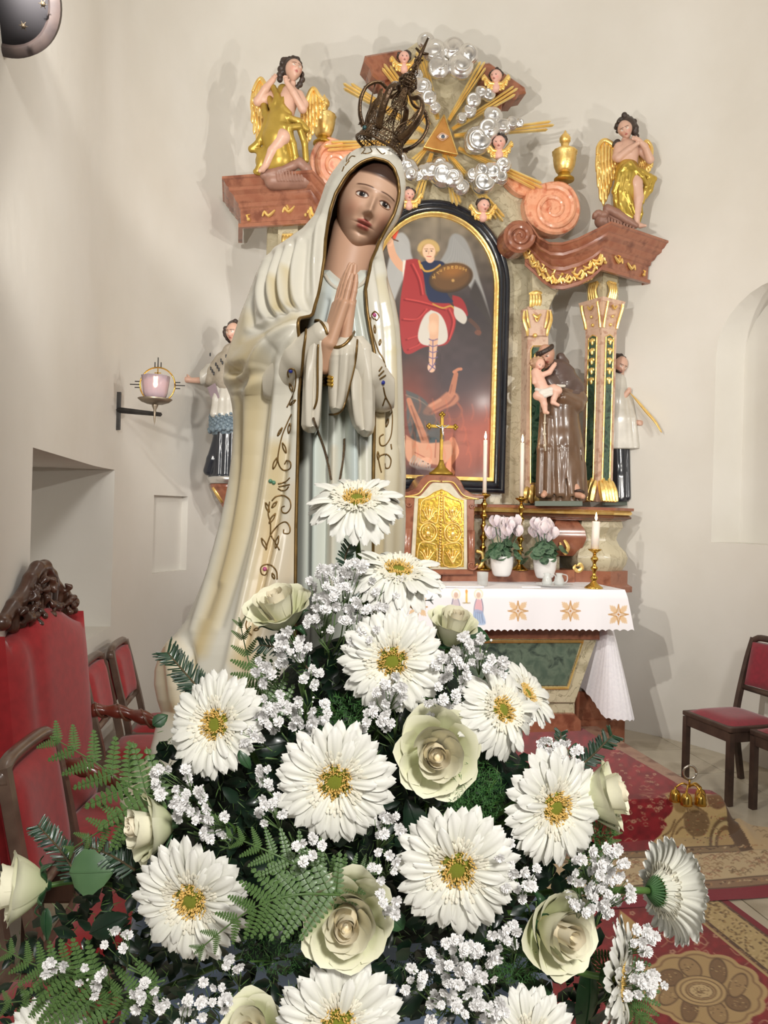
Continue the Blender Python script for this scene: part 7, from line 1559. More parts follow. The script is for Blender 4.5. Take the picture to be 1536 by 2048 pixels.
# ---- sleeves
FS = Fig(680, 760, 1.14); p = FS.p
s = SDF((-110, -95, -110), (110, 100, 130), 1.5)
s.tube([p(762, 780, 40), p(732, 745, -10), p(697, 706, -48)], [34, 32, 19], 12)
s.cap(p(676, 700, -80), p(706, 676, -78), 7, 9, 6, sub=True)
FS.carve('right_sleeve', s, mat('sleeve_paint', (222, 214, 196), (212, 204, 186), .3, scale=6, coat=.3), MAD, 2)
s = SDF((-160, -100, -120), (60, 100, 130), 1.5)
s.tube([p(540, 760, 50), p(600, 715, -10), p(648, 680, -48)], [30, 28, 19], 12)
FS.carve('left_sleeve', s, MT['sleeve_paint'], MAD, 2)
# hanging cuffs of the sleeves, each a draped bag with its own folds
SLV = MT['sleeve_paint']
def cuff(nm, y0, y1, tl, tr_, dc, bf, folds):
    global STROKES
    keep_, STROKES = STROKES, []
    for q in folds: stroke(*q)
    st2, STROKES = STROKES, keep_; mid = [(y, (interp(y, tl) + interp(y, tr_)) / 2) for y in np.linspace(y0, y1, 12)]
    add_sheet(nm, loft(nm, y0, y1, 120, 90, tl, tr_, mid, [(y, m + .1) for y, m in mid], [(y0, bf * .5), (y0 + 25, bf), (y1 - 12, bf * .9), (y1, .003)], [(y0, .02), (y1, .02)], dc, st2)[0], SLV, MAD)
cuff('right_cuff', 684, 829, [(684, 672), (696, 662), (720, 657), (780, 656), (812, 658), (824, 662), (829, 668)], [(684, 706), (696, 713), (730, 711), (782, 699), (812, 688), (824, 682), (829, 674)], [(684, 1.10), (829, 1.115)], .026, [([(676, 700), (672, 760), (670, 820)], 5, -.004), ([(694, 700), (688, 760), (680, 815)], 5, .005)])
cuff('right_sleeve_drape', 672, 874, [(672, 706), (700, 704), (800, 690), (850, 704), (866, 716), (874, 726)], [(672, 726), (690, 742), (760, 751), (850, 750), (866, 746), (874, 736)], [(672, 1.125), (874, 1.14)], .030, [([(722, 690), (722, 780), (728, 865)], 5, -.006), ([(736, 700), (738, 780), (740, 860)], 5, .006), ([(712, 700), (708, 780), (714, 850)], 5, .005)])
cuff('left_cuff', 658, 866, [(658, 626), (680, 616), (760, 606), (850, 602), (860, 606), (866, 616)], [(658, 646), (680, 656), (740, 646), (840, 642), (858, 638), (866, 628)], [(658, 1.115), (866, 1.13)], .026, [([(634, 670), (630, 760), (626, 855)], 4, -.005), ([(642, 680), (638, 760), (634, 850)], 4, .005), ([(620, 690), (616, 760), (614, 850)], 4, .004)])
# ---- painted and gilded ornament laid on the surfaces
dg = bpy.context.evaluated_depsgraph_get(); VV, FF = [], []
for ch in MAD.children:
    if ch.type == 'MESH' and ch.name.split('.')[0] in ('mantle', 'tunic', 'right_sleeve', 'left_sleeve', 'right_cuff', 'left_cuff', 'right_sleeve_drape'):
        mw = ch.matrix_basis.copy(); me = ch.data; n0 = len(VV); VV += [tuple(v.co) for v in me.vertices]; FF += [tuple(n0 + i for i in f.vertices) for f in me.polygons]
BV = BVHTree.FromPolygons(VV, FF)
def proj(px, py, lift=.0006):
    r = Vector(ray(px, py)).normalized(); h = BV.ray_cast(EYE, r)
    return (h[0] - r * lift) if h[0] is not None else None
def orn(pts, r=.0011, name='gold_ornament', m=TRIMG, n=5, taper=False, mb=None):
    Q = [proj(x, y) for x, y in spl2(pts, n)]; Q = [q for q in Q if q is not None]
    if len(Q) < 2: return
    b = mb or B(); N = len(Q); b.tube(Q, [r * (1 if not taper else (.5 + .5 * sin(pi * i / N))) for i in range(N)], 5)
    if mb is None: b.obj(name, m, MAD)
c5 = lambda L_: [(x / 3.339 + 400, y / 3.339 + 560) for x, y in L_]
c6 = lambda L_: [(x / 3.84 + 260, y / 3.84 + 1000) for x, y in L_]
c4 = lambda L_: [(x * .1758 + 600, y * .1758 + 260) for x, y in L_]
def leaf_orn(a, c, w_=5):
    a = Vector(a); c = Vector(c); d = (c - a); nn = Vector((-d.y, d.x)).normalized() * w_; m1 = (a + c) / 2 + nn; m2 = (a + c) / 2 - nn
    return [tuple(a), tuple(m1), tuple(c), tuple(m2), tuple(a)]
ORN = [c5(q) for q in ([(590, 650), (585, 620), (600, 595), (630, 600), (640, 650), (630, 740), (600, 810), (580, 850)], [(610, 895), (580, 960), (545, 1050), (520, 1180), (530, 1240), (560, 1270), (600, 1260), (605, 1220), (580, 1205), (565, 1230)],
    [(480, 1475), (510, 1445), (560, 1440), (600, 1470), (605, 1520), (580, 1555), (550, 1550), (545, 1520), (565, 1510)], [(465, 1480), (455, 1560), (470, 1620), (470, 1700)], [(470, 1700), (520, 1640), (570, 1615), (600, 1650), (595, 1690), (560, 1690), (560, 1665)], [(470, 1700), (450, 1760), (440, 1803)], [(470, 1700), (500, 1750), (530, 1803)],
    [(520, 1362), (570, 1348), (600, 1320)], [(525, 1380), (560, 1374), (600, 1366)], [(520, 1392), (545, 1406), (575, 1402), (592, 1378)],
    [(1160, 262), (1145, 235), (1170, 210), (1195, 240), (1182, 268), (1165, 258)], [(1140, 250), (1140, 300), (1160, 380), (1190, 470), (1220, 520), (1240, 580)], [(1195, 610), (1215, 580)], [(1193, 640), (1228, 606)], [(1200, 662), (1240, 636)],
    [(1225, 715), (1240, 780), (1275, 850), (1285, 930), (1275, 1040), (1240, 1100), (1205, 1100), (1200, 1050), (1225, 1030)], [(1240, 780), (1220, 840)], [(1275, 1095), (1280, 1130)], [(1190, 1190), (1210, 1170), (1250, 1165), (1275, 1200), (1265, 1250), (1240, 1255), (1235, 1225)], [(1190, 1190), (1200, 1240), (1212, 1285)])]
ORN += [c5(leaf_orn(a, c, w_)) for a, c, w_ in (((598, 690), (618, 745), 9), ((640, 800), (600, 835), 7), ((600, 955), (592, 1025), 9), ((550, 1085), (575, 1155), 9), ((550, 985), (518, 1040), 6), ((515, 1185), (488, 1262), 10), ((437, 1485), (462, 1550), 9), ((515, 1478), (480, 1520), 8), ((505, 1558), (462, 1625), 9), ((410, 1722), (445, 1795), 10), ((525, 1708), (505, 1790), 9), ((1165, 300), (1168, 355), 6), ((1205, 395), (1200, 435), 6), ((1258, 925), (1242, 980), 7), ((1187, 1145), (1190, 1200), 6))]
ORN += [c6(q) for q in ([(1130, 610), (1125, 550), (1090, 505), (1040, 495), (1005, 520), (1010, 565), (1040, 575), (1055, 545), (1035, 525)], [(880, 835), (880, 880), (900, 910), (890, 960), (905, 1010), (935, 1040)], [(940, 880), (950, 915)])] + [c6(leaf_orn((1090, 560), (1110, 605), 9)), c6(leaf_orn((950, 1000), (990, 985), 9))]
ORN += [c4(q) for q in ([(690, 195), (740, 215), (700, 272)], [(800, 208), (815, 245), (765, 268), (720, 265)], [(870, 210), (930, 272), (965, 262)], [(548, 345), (585, 300), (628, 302)], [(415, 375), (450, 290), (500, 268)], [(515, 405), (560, 350)], [(480, 470), (502, 415)], [(590, 240), (540, 300), (530, 360)])]
for q in ORN: orn(q)
GEMB = mat('blue_gem', (30, 44, 140), rough=.1, coat=.8); GEMP = mat('pink_gem', (196, 90, 140), rough=.1, coat=.8); GEMG = mat('green_gem', (90, 140, 110), rough=.1, coat=.8)
for (x, y), m_ in ((c5([(605, 608)])[0], GEMB), (c5([(492, 1353)])[0], GEMG), (c5([(470, 1343)])[0], GEMG), (c5([(1165, 235)])[0], GEMP), (c5([(1222, 685)])[0], GEMB), (c6([(1035, 530)])[0], GEMP)):
    q = proj(x, y, .0)
    if q is not None: b = B(); b.ball(q, .0034, 6); b.obj('gem', m_, MAD)
for q, r in ((c5([(710, 318), (705, 380), (692, 470), (685, 560), (672, 680), (665, 760), (662, 900), (656, 1100), (648, 1350), (640, 1660)]), .0022), (c5([(790, 430), (785, 560), (785, 700), (780, 800), (762, 860)]), .0018), (c5([(1050, 400), (1045, 480), (1030, 580), (1000, 700), (975, 800), (945, 870), (905, 895), (865, 898)]), .0018), (c5([(870, 440), (915, 450), (960, 435), (1000, 395), (1030, 345)]), .0024), (c5([(770, 270), (800, 275), (830, 310), (850, 360)]), .0024)):
    orn(q, r, 'gold_edge', TRIMG)
# neckline, belt clasp and knotted cord
orn([(650, 550), (660, 566), (676, 578), (700, 580), (722, 570), (734, 556)], .0034, 'neckline_trim', MT['sleeve_paint'])
for dy in (0, 7, 14): orn([(646, 756 + dy), (656, 754 + dy), (666, 757 + dy)], .0030, 'belt_clasp', GOLDM)
CORD = mat('dark_gold_cord', (110, 88, 56), (72, 56, 40), .5, .3, scale=400)
for q in ([(627, 836), (636, 862), (648, 895), (656, 925), (662, 958)], [(689, 878), (688, 905), (684, 935), (680, 960)]):
    Q = [proj(x, y, .002) for x, y in spl2(q, 10)]; Q = [v for v in Q if v is not None]; b = B(); b.tube(Q, .0012, 6)
    for sg in (0, pi):
        H_ = []
        for i in range(len(Q) * 3): k = min(i / 3, len(Q) - 1.001); v = Q[int(k)].lerp(Q[int(k) + 1], k % 1); a = i * 1.1 + sg; H_.append(v + Vector((cos(a), 0, sin(a) * .4)) * .0013 + Vector((0, -.001, 0)))
        b.tube(H_, .0009, 5)
    b.obj('knotted_cord', CORD, MAD)
b = B(); b.lathe([(.0, .0), (.245, .0), (.25, .012), (.235, .03), (.2, .036), (0, .036)], Vector((W(560, 1500, 1.27).x, 1.27, 1.20)), 40); b.obj('base', mat('base_paint', (206, 196, 170), rough=.4), MAD)
# ================================================================ filigree crown
CR = thing('crown', 'dark filigree metal crown with arches, orb and cross on the veiled statue', 'crown', W(757, 296, 1.28))
BRONZE = mat('tarnished_filigree', (124, 98, 70), (80, 62, 46), .34, .65, scale=60, bump=.2, bscale=300)
kc = 1.28 / FPX; tz = radians(23.7)
ux = Vector((cos(tz), 0, -sin(tz))); uz = Vector((sin(tz), 0, cos(tz))); uy = Vector((0, 1, 0)); uz = (uz + Vector((0, -.10, 0))).normalized(); uy = uz.cross(ux).normalized() * 1.0
oc = W(757, 298, 1.285)
def K(r, a, z): return oc + (ux * (r * cos(a)) + uy * (r * sin(a)) + uz * z) * kc
def net(fn, nu, nv, rad, b, seed=0, jit=.3):
    R5 = random.Random(seed); G_ = [[fn((i + (R5.uniform(-jit, jit) if 0 < i < nu else 0)) / nu, (j + (R5.uniform(-jit, jit) if 0 < j < nv else 0)) / nv) for i in range(nu + 1)] for j in range(nv + 1)]
    for j in range(nv + 1):
        for i in range(nu + 1):
            if i < nu: b.tube([G_[j][i], G_[j][i + 1]], rad, 4, caps=False)
            if j < nv: b.tube([G_[j][i], G_[j + 1][i]], rad, 4, caps=False)
            if i < nu and j < nv and (i + j) % 2: b.tube([G_[j][i], G_[j + 1][i + 1]], rad * .8, 4, caps=False)
b = B(); net(lambda u, v: K(49 - 8 * v, 2 * pi * u, 4 + 24 * v), 44, 4, kc * .8, b, 1)
for z, r, t in ((2, 50, 2.6), (28, 41, 2.0), (15, 45, 1.2)): b.tube([K(r, 2 * pi * i / 40, z) for i in range(41)], kc * t, 6)
b.obj('band', BRONZE, CR)
for k in range(8):
    a0 = 2 * pi * k / 8 + .2; b = B(); H_ = 80 if k % 2 == 0 else 62
    wl_ = lambda v: .36 * (1 - v) ** .75 * (1 + .35 * sin(pi * v * 2.2)) + .01
    net(lambda u, v: K(41 + 17 * v ** .8, a0 + (u * 2 - 1) * wl_(v), 28 + H_ * v), 6, 9, kc * .7, b, k)
    for sg in (-1, 1): b.tube([K(41 + 17 * (i / 12) ** .8, a0 + sg * wl_(i / 12), 28 + H_ * i / 12) for i in range(13)], kc * 1.3, 5)
    b.obj('leaf_panel', BRONZE, CR)
for k in range(6):
    a0 = 2 * pi * k / 6 + .35; pr = spl([Vector((r, 0, z)) for r, z in ((46, 22), (62, 40), (72, 66), (70, 92), (52, 110), (34, 108), (22, 112), (10, 124))], 5)
    b = B(); n = len(pr); Q = [K(q.x, a0, q.z) for q in pr]; nr_ = [((Q[min(i_ + 1, n - 1)] - Q[max(i_ - 1, 0)]).cross(ux * -sin(a0) + uy * cos(a0))).normalized() for i_ in range(n)]
    b.tube(Q, [kc * (8.5 - 4.0 * i / n) for i in range(n)], 8, flat=.5, nrm=nr_)
    b.V = [tuple(Vector(v)) for v in b.V]
    for i in range(2, n - 2, 4): b.ball(Q[i] + (Q[i] - K(0, 0, pr[i].z)).normalized() * kc * 3, kc * 1.6, 5)
    b.obj('arch', BRONZE, CR); b = B(); b.ball(K(50, a0, 24), kc * 3.4, 6)
    for j in range(4): b.tube([K(50, a0, 24), K(56, a0 + .08 * (j - 1.5), 22 + 3 * (j % 2))], [kc * 1.6, kc * .8], 5)
    b.obj('rim_knob', BRONZE, CR)
b = B(); net(lambda u, v: K(18 * sin(pi * (.08 + .84 * v)), 2 * pi * u, 138 - 19 * cos(pi * (.08 + .84 * v))), 18, 8, kc * .8, b, 5, .2)
b.tube([K(19, 2 * pi * i / 24, 138) for i in range(25)], kc * 1.6, 5); b.ball(K(0, 0, 138), kc * 11, 8); b.obj('orb', BRONZE, CR)
b = B(); b.lathe([(10 * kc, 108 * kc), (7 * kc, 114 * kc), (9 * kc, 120 * kc), (5 * kc, 122 * kc)], oc, 12, axis=uz); net(lambda u, v: K(13 - 6 * v + 5 * sin(pi * v), 2 * pi * u, 88 + 30 * v), 10, 4, kc * .8, b, 6); b.obj('orb_stem', BRONZE, CR)
b = B(); net(lambda u, v: K(9 * (1 - .5 * v) * (1 + .3 * sin(v * 9)), 2 * pi * u, 156 + 34 * v), 8, 5, kc * .8, b, 7)
b.tube([K(0, 0, 154), K(0, 0, 190), K(0, 0, 232)], [kc * 4, kc * 4.5, kc * 2], 6); b.tube([K(14, pi, 205), K(0, 0, 200), K(14, 0, 205)], [kc * 2.2, kc * 3.6, kc * 2.2], 6); b.tube([K(9, pi, 190), K(0, 0, 186), K(9, 0, 190)], kc * 2.2, 5)
b.obj('cross', BRONZE, CR)
b = B(); b.ball(K(46, -pi / 2 - .9, 16), kc * 5, 6); b.obj('teal_stone', mat('teal_stone', (40, 78, 80), rough=.1, coat=.6), CR)
# ================================================================ STAND AND BOUQUET
STD = thing('flower_stand', 'covered stand under the statue and the bouquet, mostly hidden by flowers', 'stand', Vector((-.05, 1.2, 0)))
b = B(); b.box((-.045, 1.34, 1.175), (.50, .70, .03), bev=.004); b.obj('stand_top', WOOD, STD, smooth=False)
for sx in (-.26, .17):
    for sy in (1.04, 1.64): b = B(); b.box((sx, sy, .58), (.05, .05, 1.16), bev=.004); b.obj('leg', WOOD, STD, smooth=False)
BLUE = mat('pale_blue_satin', (150, 172, 206), (136, 158, 196), .45, scale=8, sheen=.4)
b = B(); rows = []
per = [(-.30, 1.70), (-.30, 1.4), (-.30, .985), (-.05, .98), (.21, .985), (.21, 1.4), (.21, 1.70)]; pp = spl([Vector((x, y, 0)) for x, y in per], 16)
for j in range(16):
    v = j / 15; rows.append([Vector((q.x + (q.x + .05) * .12 * v + .012 * sin(i * .7) * v, q.y + (q.y - 1.35) * .06 * v + .012 * cos(i * .7) * v, 1.195 - .42 * v)) for i, q in enumerate(pp)])
b.grid(rows); b.obj('cloth_skirt', BLUE, STD)
b = B(); b.grid([[Vector((-.302 + .514 * i / 20, .983 + .72 * j / 20, 1.1945 + .0025 * sin(i * 1.3 + j))) for i in range(21)] for j in range(21)]); b.obj('cloth_top', BLUE, STD)
def dep(px, py): return .70 + ((px - 780) / 700.) ** 2 * .12 + max(0, (1700 - py)) / 700. * .18
GSTEM = mat('flower_stem', (86, 120, 52), (66, 100, 42), .5, scale=20)
PETAL = matcol('gerbera_petal', .5, sss=.0, bump=.0)
DISC = mat('gerbera_disc', (168, 176, 62), (140, 150, 46), .7, scale=200, bump=.6, bscale=400)
STAM = mat('gerbera_stamens', (236, 204, 122), (224, 180, 90), .6, scale=300)
FLOR = mat('gerbera_florets', (244, 240, 222), (236, 230, 208), .6, scale=100)
CALYX = mat('gerbera_calyx', (70, 112, 60), (50, 88, 46), .6, scale=60)
# petal shapes shared by every gerbera, length 1
def petal_mesh(seed, wd, rise, curl, name='petal'):
    R6 = random.Random(seed); nx_, ny_ = 7, 12; V = []; C_ = []
    tw = R6.uniform(-.12, .12)
    for j in range(ny_):
        v = j / (ny_ - 1); r = .26 + .74 * v; w_ = wd * ((.42 + .58 * sin(pi / 2 * v / .68)) if v < .68 else max(.10, 1 - ((v - .68) / .325) ** 2.6) ** .5)
        for i in range(nx_):
            u = i / (nx_ - 1) * 2 - 1; notch = .022 * cos(u * pi * 1.5) * (v > .9)
            z = rise * sin(v * pi * .62) * .9 - curl * v ** 2.4 + .030 * cos(u * pi * 2.0) * sin(pi * v) - .03 * u * u + tw * u * w_ * v * 2
            V.append((r - notch - .03 * u * u * v, u * w_, z)); C_.append((238 - 6 * (1 - v), 237 - 6 * (1 - v), 229 - 16 * (1 - v)))
    Fc = [(j * nx_ + i, j * nx_ + i + 1, (j + 1) * nx_ + i + 1, (j + 1) * nx_ + i) for j in range(ny_ - 1) for i in range(nx_ - 1)]
    return mesh(name, V, Fc, PETAL, True, lin(np.array(C_)))
FLAT = [petal_mesh(i, (.118, .132, .145, .125)[i % 4], .10 + .02 * (i % 3), .06 + .05 * (i % 2)) for i in range(6)]
DROOP = [petal_mesh(10 + i, (.115, .13, .14)[i % 3], .06, .34 + .06 * (i % 2)) for i in range(4)]
CUP = [petal_mesh(20 + i, (.12, .135, .125)[i % 3], .42, .02) for i in range(4)]
def small_parts():
    R7 = random.Random(3); b = B()
    for i in range(150):
        a = 2 * pi * i / 150 * 3.0 + R7.uniform(-.05, .05); r0 = (.25, .30, .36)[i // 50]; L_ = R7.uniform(.09, .15); z0 = .06; u = Vector((cos(a), sin(a), 0)); sd = Vector((-sin(a), cos(a), 0)); e = u * (r0 + L_) + Vector((0, 0, z0 + R7.uniform(.02, .09)))
        b.add([u * r0 + Vector((0, 0, z0)) - sd * .012, u * r0 + Vector((0, 0, z0)) + sd * .012, e + sd * .022, e + u * .02, e - sd * .022, (u * (r0 + L_ * .5) + Vector((0, 0, z0 + .075)))], [(0, 1, 5), (1, 2, 5), (2, 3, 5), (3, 4, 5), (4, 0, 5)])
    fl = b.mesh('ray_florets', FLOR, True, False); b = B()
    for i in range(230):
        a = R7.uniform(0, 2 * pi); r = R7.uniform(.10, .27); q = Vector((r * cos(a), r * sin(a), .05)); b.tube([q, q + Vector((.02 * cos(a), .02 * sin(a), R7.uniform(.04, .09)))], [.008, .011], 4)
    st = b.mesh('stamens', STAM, True, False); b = B()
    b.lathe([(0, .08), (.06, .085), (.11, .075), (.14, .055), (.26, .035), (.26, -.02), (0, -.02)], (0, 0, 0), 20); dc = b.mesh('disc', DISC); b = B()
    for i in range(26):
        a = 2 * pi * i / 26; u = Vector((cos(a), sin(a), 0))
        for k, (r, z) in enumerate(((.24, .0), (.17, -.08))):
            b.tube(spl([u * .08 + Vector((0, 0, -.24)), u * (r * .8) + Vector((0, 0, -.14 + z * .3)), u * (r + .06) + Vector((0, 0, -.02 + z))], 3), [.03, .03, .028, .026, .022, .012, .004], 5)
    b.lathe([(0, -.25), (.09, -.24), (.17, -.14), (.22, -.03), (0, -.02)], (0, 0, 0), 16); return fl, st, dc, b.mesh('calyx', CALYX)
FLM, STM, DCM, CXM = small_parts()
def frame(n_img, spin=0.0):               # n_img: where the flower looks, as (right, up, toward the camera)
    n = Vector((n_img[0], -n_img[2], n_img[1])).normalized(); t = Vector((0, 0, 1)).cross(n); t = t.normalized() if t.length > .05 else Vector((1, 0, 0)); u = n.cross(t)
    M = Matrix((t, u, n)).transposed(); return M @ Matrix.Rotation(spin, 3, 'Z')
def inst(name, me, parent, M):
    o = bpy.data.objects.new(name, me); COL.objects.link(o); o.parent = parent; o.matrix_basis = M; return o
def bend(p0, p1, sag=.0, n=8): return spl([p0, (p0 + p1) / 2 + Vector((0, sag, -sag)), p1], n)
FOAM = Vector((W(700, 1800, .95)))
GERB = [ # px, py, diameter px, look direction, style, label
 (713, 1000, 200, (.02, .80, .60), 'droop', 'topmost white gerbera, in front of the statue and tilted up'),
 (797, 1143, 196, (.10, .86, .52), 'droop', 'white gerbera second from the top, seen at a flat angle'),
 (784, 1322, 214, (-.02, .16, .98), 'flat', 'large open white gerbera in the upper middle, facing the camera'),
 (433, 1449, 214, (-.30, .30, .90), 'flat', 'white gerbera at the upper left, in front of the fir sprig'),
 (1003, 1420, 190, (.50, .42, .76), 'droop', 'white gerbera at the upper right, turned to the right before another'),
 (1052, 1388, 150, (.62, .62, .45), 'flat', 'white gerbera mostly hidden behind the one at the upper right'),
 (671, 1562, 242, (.0, .08, 1), 'flat', 'white gerbera in the centre with orange stamens and green eye'),
 (914, 1736, 256, (-.06, .04, 1), 'flat', 'largest white gerbera, right of centre below the big cream rose'),
 (1108, 1613, 232, (.42, .10, .90), 'flat', 'white gerbera at the right, in front of the cream rose on the rug side'),
 (384, 1798, 252, (-.22, -.05, .96), 'flat', 'white gerbera at the lower left with a fern over its edge'),
 (678, 2052, 262, (.02, .22, .98), 'flat', 'white gerbera cut off by the bottom edge in the middle'),
 (1058, 2080, 200, (.05, .30, .95), 'flat', 'white gerbera cut off by the bottom edge, right of the middle'),
 (98, 2088, 190, (-.1, .30, .95), 'flat', 'white gerbera cut off at the bottom left corner'),
 (1318, 1782, 205, (.90, -.14, -.30), 'cup', 'white gerbera seen from behind with green calyx, above the rugs'),
 (1232, 1960, 236, (.90, .05, .44), 'flat', 'white gerbera seen edge on at the lower right'),
]
for gi, (px, py, dia, nv, style, lab) in enumerate(GERB):
    R8 = random.Random(100 + gi); d0 = dep(px, py) - (.0 if gi != 5 else -.05); R0_ = dia / 2 * d0 / FPX; c = W(px, py, d0); M3 = frame(nv, R8.uniform(0, 6))
    T = thing('gerbera', lab, 'flower', c, 'white gerberas in the bouquet'); T.rotation_euler = M3.to_euler()
    Sx = Matrix.Diagonal((R0_, R0_, R0_, 1))
    lib = {'flat': FLAT, 'droop': DROOP + FLAT[:1], 'cup': CUP}[style]
    for layer, (n, sc_, dz, el) in enumerate(((25, 1.0, -.03, .02), (20, .93, .02, .07), (12, .72, .05, .14))):
        for k in range(n):
            if layer == 2 and k % 2 == gi % 2: continue
            a = 2 * pi * (k + .5 * layer + R8.uniform(-.16, .16)) / n; el_ = el + R8.uniform(-.05, .05)
            M = Sx @ Matrix.Rotation(a, 4, 'Z') @ Matrix.Translation((0, 0, dz + R8.uniform(-.01, .01))) @ Matrix.Rotation(-el_, 4, 'Y') @ Matrix.Rotation(R8.uniform(-.12, .12), 4, 'X') @ Matrix.Scale(sc_ * R8.uniform(.93, 1.04), 4)
            inst('petal', R8.choice(lib), T, M)
    for nm, me in (('ray_florets', FLM), ('stamens', STM)): o = inst(nm, me, T, Sx @ Matrix.Scale(1.05, 4)); o['kind'] = 'stuff'
    inst('disc', DCM, T, Sx); inst('calyx', CXM, T, Sx @ Matrix.Translation((0, 0, .0)))
    nw = M3 @ Vector((0, 0, 1)); base = FOAM + Vector((R8.uniform(-.05, .05), 0, R8.uniform(-.05, .02))) + (c - FOAM) * .25
    s0 = c - nw * R0_ * .24
    b = B(); b.tube(spl([s0, s0 - nw * .03, (s0 - nw * .05).lerp(base, .5), base], 6), .0033, 8); b.obj('stem', GSTEM, T)
# ---------------- roses
ROSEP = matcol('rose_petal', .55)
def rose_petal(wd, H, r0, flare, c0, c1, seed, curl=.3):
    R9 = random.Random(seed); nx_, ny_ = 11, 9; V = []; C_ = []
    for j in range(ny_):
        v = j / (ny_ - 1)
        for i in range(nx_):
            u = i / (nx_ - 1) * 2 - 1; vv = v * (1 - .13 * abs(u) ** 3 + .02 * sin(u * 9 + seed))
            r = r0 * (.35 + .65 * sin(min(vv * 1.9, 1.57))) + flare * max(0, vv - .45) ** 1.7 + curl * max(0, vv - .84) * (1.4 + sin(u * 4 + seed))
            a = u * wd * (.55 + .45 * sin(min(1, vv * 1.5) * 1.57)); z = H * vv - curl * .9 * max(0, vv - .88)
            V.append((r * cos(a), r * sin(a), z)); k = v ** 1.2; C_.append(np.array(c0, float) * (1 - k) + np.array(c1, float) * k)
    Fc = [(j * nx_ + i, j * nx_ + i + 1, (j + 1) * nx_ + i + 1, (j + 1) * nx_ + i) for j in range(ny_ - 1) for i in range(nx_ - 1)]
    return mesh('petal', V, Fc, ROSEP, True, lin(np.array(C_)))
GRN_ = (218, 224, 172); CRM = (246, 242, 216); PCH = (250, 240, 212)
RP = {}; ROSEH = mat('rose_heart', (250, 236, 204), rough=.6)
for k in range(6):
    RP['core', k] = rose_petal(1.7, .95, .09 + .045 * k, .03, PCH, PCH, k, .03)
    RP['mid', k] = rose_petal(1.25, 1.0, .36 + .05 * k, .14, CRM, CRM, 20 + k, .16)
    RP['out', k] = rose_petal(1.1, 1.0, .64 + .04 * k, .42, GRN_, (242, 240, 212), 40 + k, .40)
LEAFR = mat('rose_leaf', (52, 88, 52), (36, 68, 42), .4, scale=40, coat=.15)
ROSES = [
 (560, 1222, 122, (-.25, .80, .45), .8, 'cream rose with greenish base in front of the mantle at the upper left'),
 (905, 1262, 104, (.15, .84, .45), .55, 'greenish white rose bud in front of the altar cloth'),
 (872, 1510, 158, (.05, .22, .97), 1.0, 'big cream rose facing the camera between three gerberas'),
 (302, 1650, 124, (-.80, .10, .55), .8, 'cream rose turned left beside the big fern'),
 (692, 1848, 166, (.05, .22, .95), 1.05, 'open cream rose with peach heart in the lower middle'),
 (1203, 1590, 130, (.86, .30, .30), .9, 'pale green-white rose turned right, behind the right gerbera'),
 (1128, 1868, 150, (.40, .22, .85), 1.0, 'pale cream rose at the lower right behind baby\'s breath'),
 (45, 1775, 128, (-.88, .10, .42), .8, 'cream rose lying at the left edge, stem to the right'),
 (500, 2062, 120, (-.1, .60, .75), .8, 'cream rose bud cut off by the bottom edge, left of the middle'),
]
for ri, (px, py, dia, nv, opn, lab) in enumerate(ROSES):
    R8 = random.Random(500 + ri); d0 = dep(px, py) + .005; R0_ = dia / 2 * d0 / FPX; M3 = frame(nv, R8.uniform(0, 6)); nw = M3 @ Vector((0, 0, 1)); c = W(px, py, d0) - nw * R0_ * (.65 if nv[2] < .7 else .9)
    T = thing('rose', lab, 'flower', c, 'cream roses in the bouquet'); T.rotation_euler = M3.to_euler()
    S_r = R0_ / 1.05
    b = B(); b.lathe([(0, .0), (.30 * S_r, .1 * S_r), (.30 * S_r, .7 * S_r), (.16 * S_r, 1.05 * S_r), (.06 * S_r, 1.2 * S_r), (0, 1.22 * S_r)], c, 14, axis=nw); b.obj('bud_heart', ROSEH, T)
    for kind, n, zo, tilt in (('core', 6, .12, 0), ('mid', 7, .06, .06 * opn), ('out', 8, .0, .20 * opn)):
        for k in range(n):
            a = 2 * pi * k / n * (1.0 if kind != 'core' else 1.618) + R8.uniform(-.15, .15) + {'core': 0, 'mid': .4, 'out': .9}[kind]
            zs_ = (1.45 if kind == 'core' else 1.38 if kind == 'mid' else 1.25) * (1.0 if opn > .6 else 1.12); xy = 1.0 if opn > .6 else .84
            M = Matrix.Rotation(a, 4, 'Z') @ Matrix.Rotation(tilt * R8.uniform(.6, 1.5), 4, 'Y') @ Matrix.Translation((0, 0, zo * S_r)) @ Matrix.Diagonal((S_r * xy, S_r * xy, S_r * zs_, 1))
            inst('petal', RP[kind, k % 6], T, M)
    b = B(); mw = Matrix.Translation(c) @ M3.to_4x4()
    for k in range(5):
        a = 2 * pi * k / 5 + ri; u = Vector((cos(a), sin(a), 0)); pr = spl([Vector((0, 0, -.05)), u * .45 + Vector((0, 0, .02)), u * .78 + Vector((0, 0, .22)), u * 1.0 + Vector((0, 0, .10 - .2 * (k % 2)))], 3); n = len(pr)
        b.tube([mw @ (q * S_r) for q in pr], [S_r * (.16 * sin(pi * min(1, .25 + .75 * i / n)) + .012) for i in range(n)], 5, flat=.2, nrm=nw)
    b.lathe([(0, -.22 * S_r), (.14 * S_r, -.18 * S_r), (.20 * S_r, -.05 * S_r), (.34 * S_r, .05 * S_r), (0, .08 * S_r)], c, 12, axis=nw); b.obj('sepals', LEAFR, T)
    base = FOAM + (c - FOAM) * .25 + Vector((R8.uniform(-.04, .04), 0, -.03)); b = B(); b.tube(spl([c - nw * S_r * .1, c - nw * .05, (c - nw * .07).lerp(base, .5), base], 6), .0030, 8); b.obj('stem', GSTEM, T)
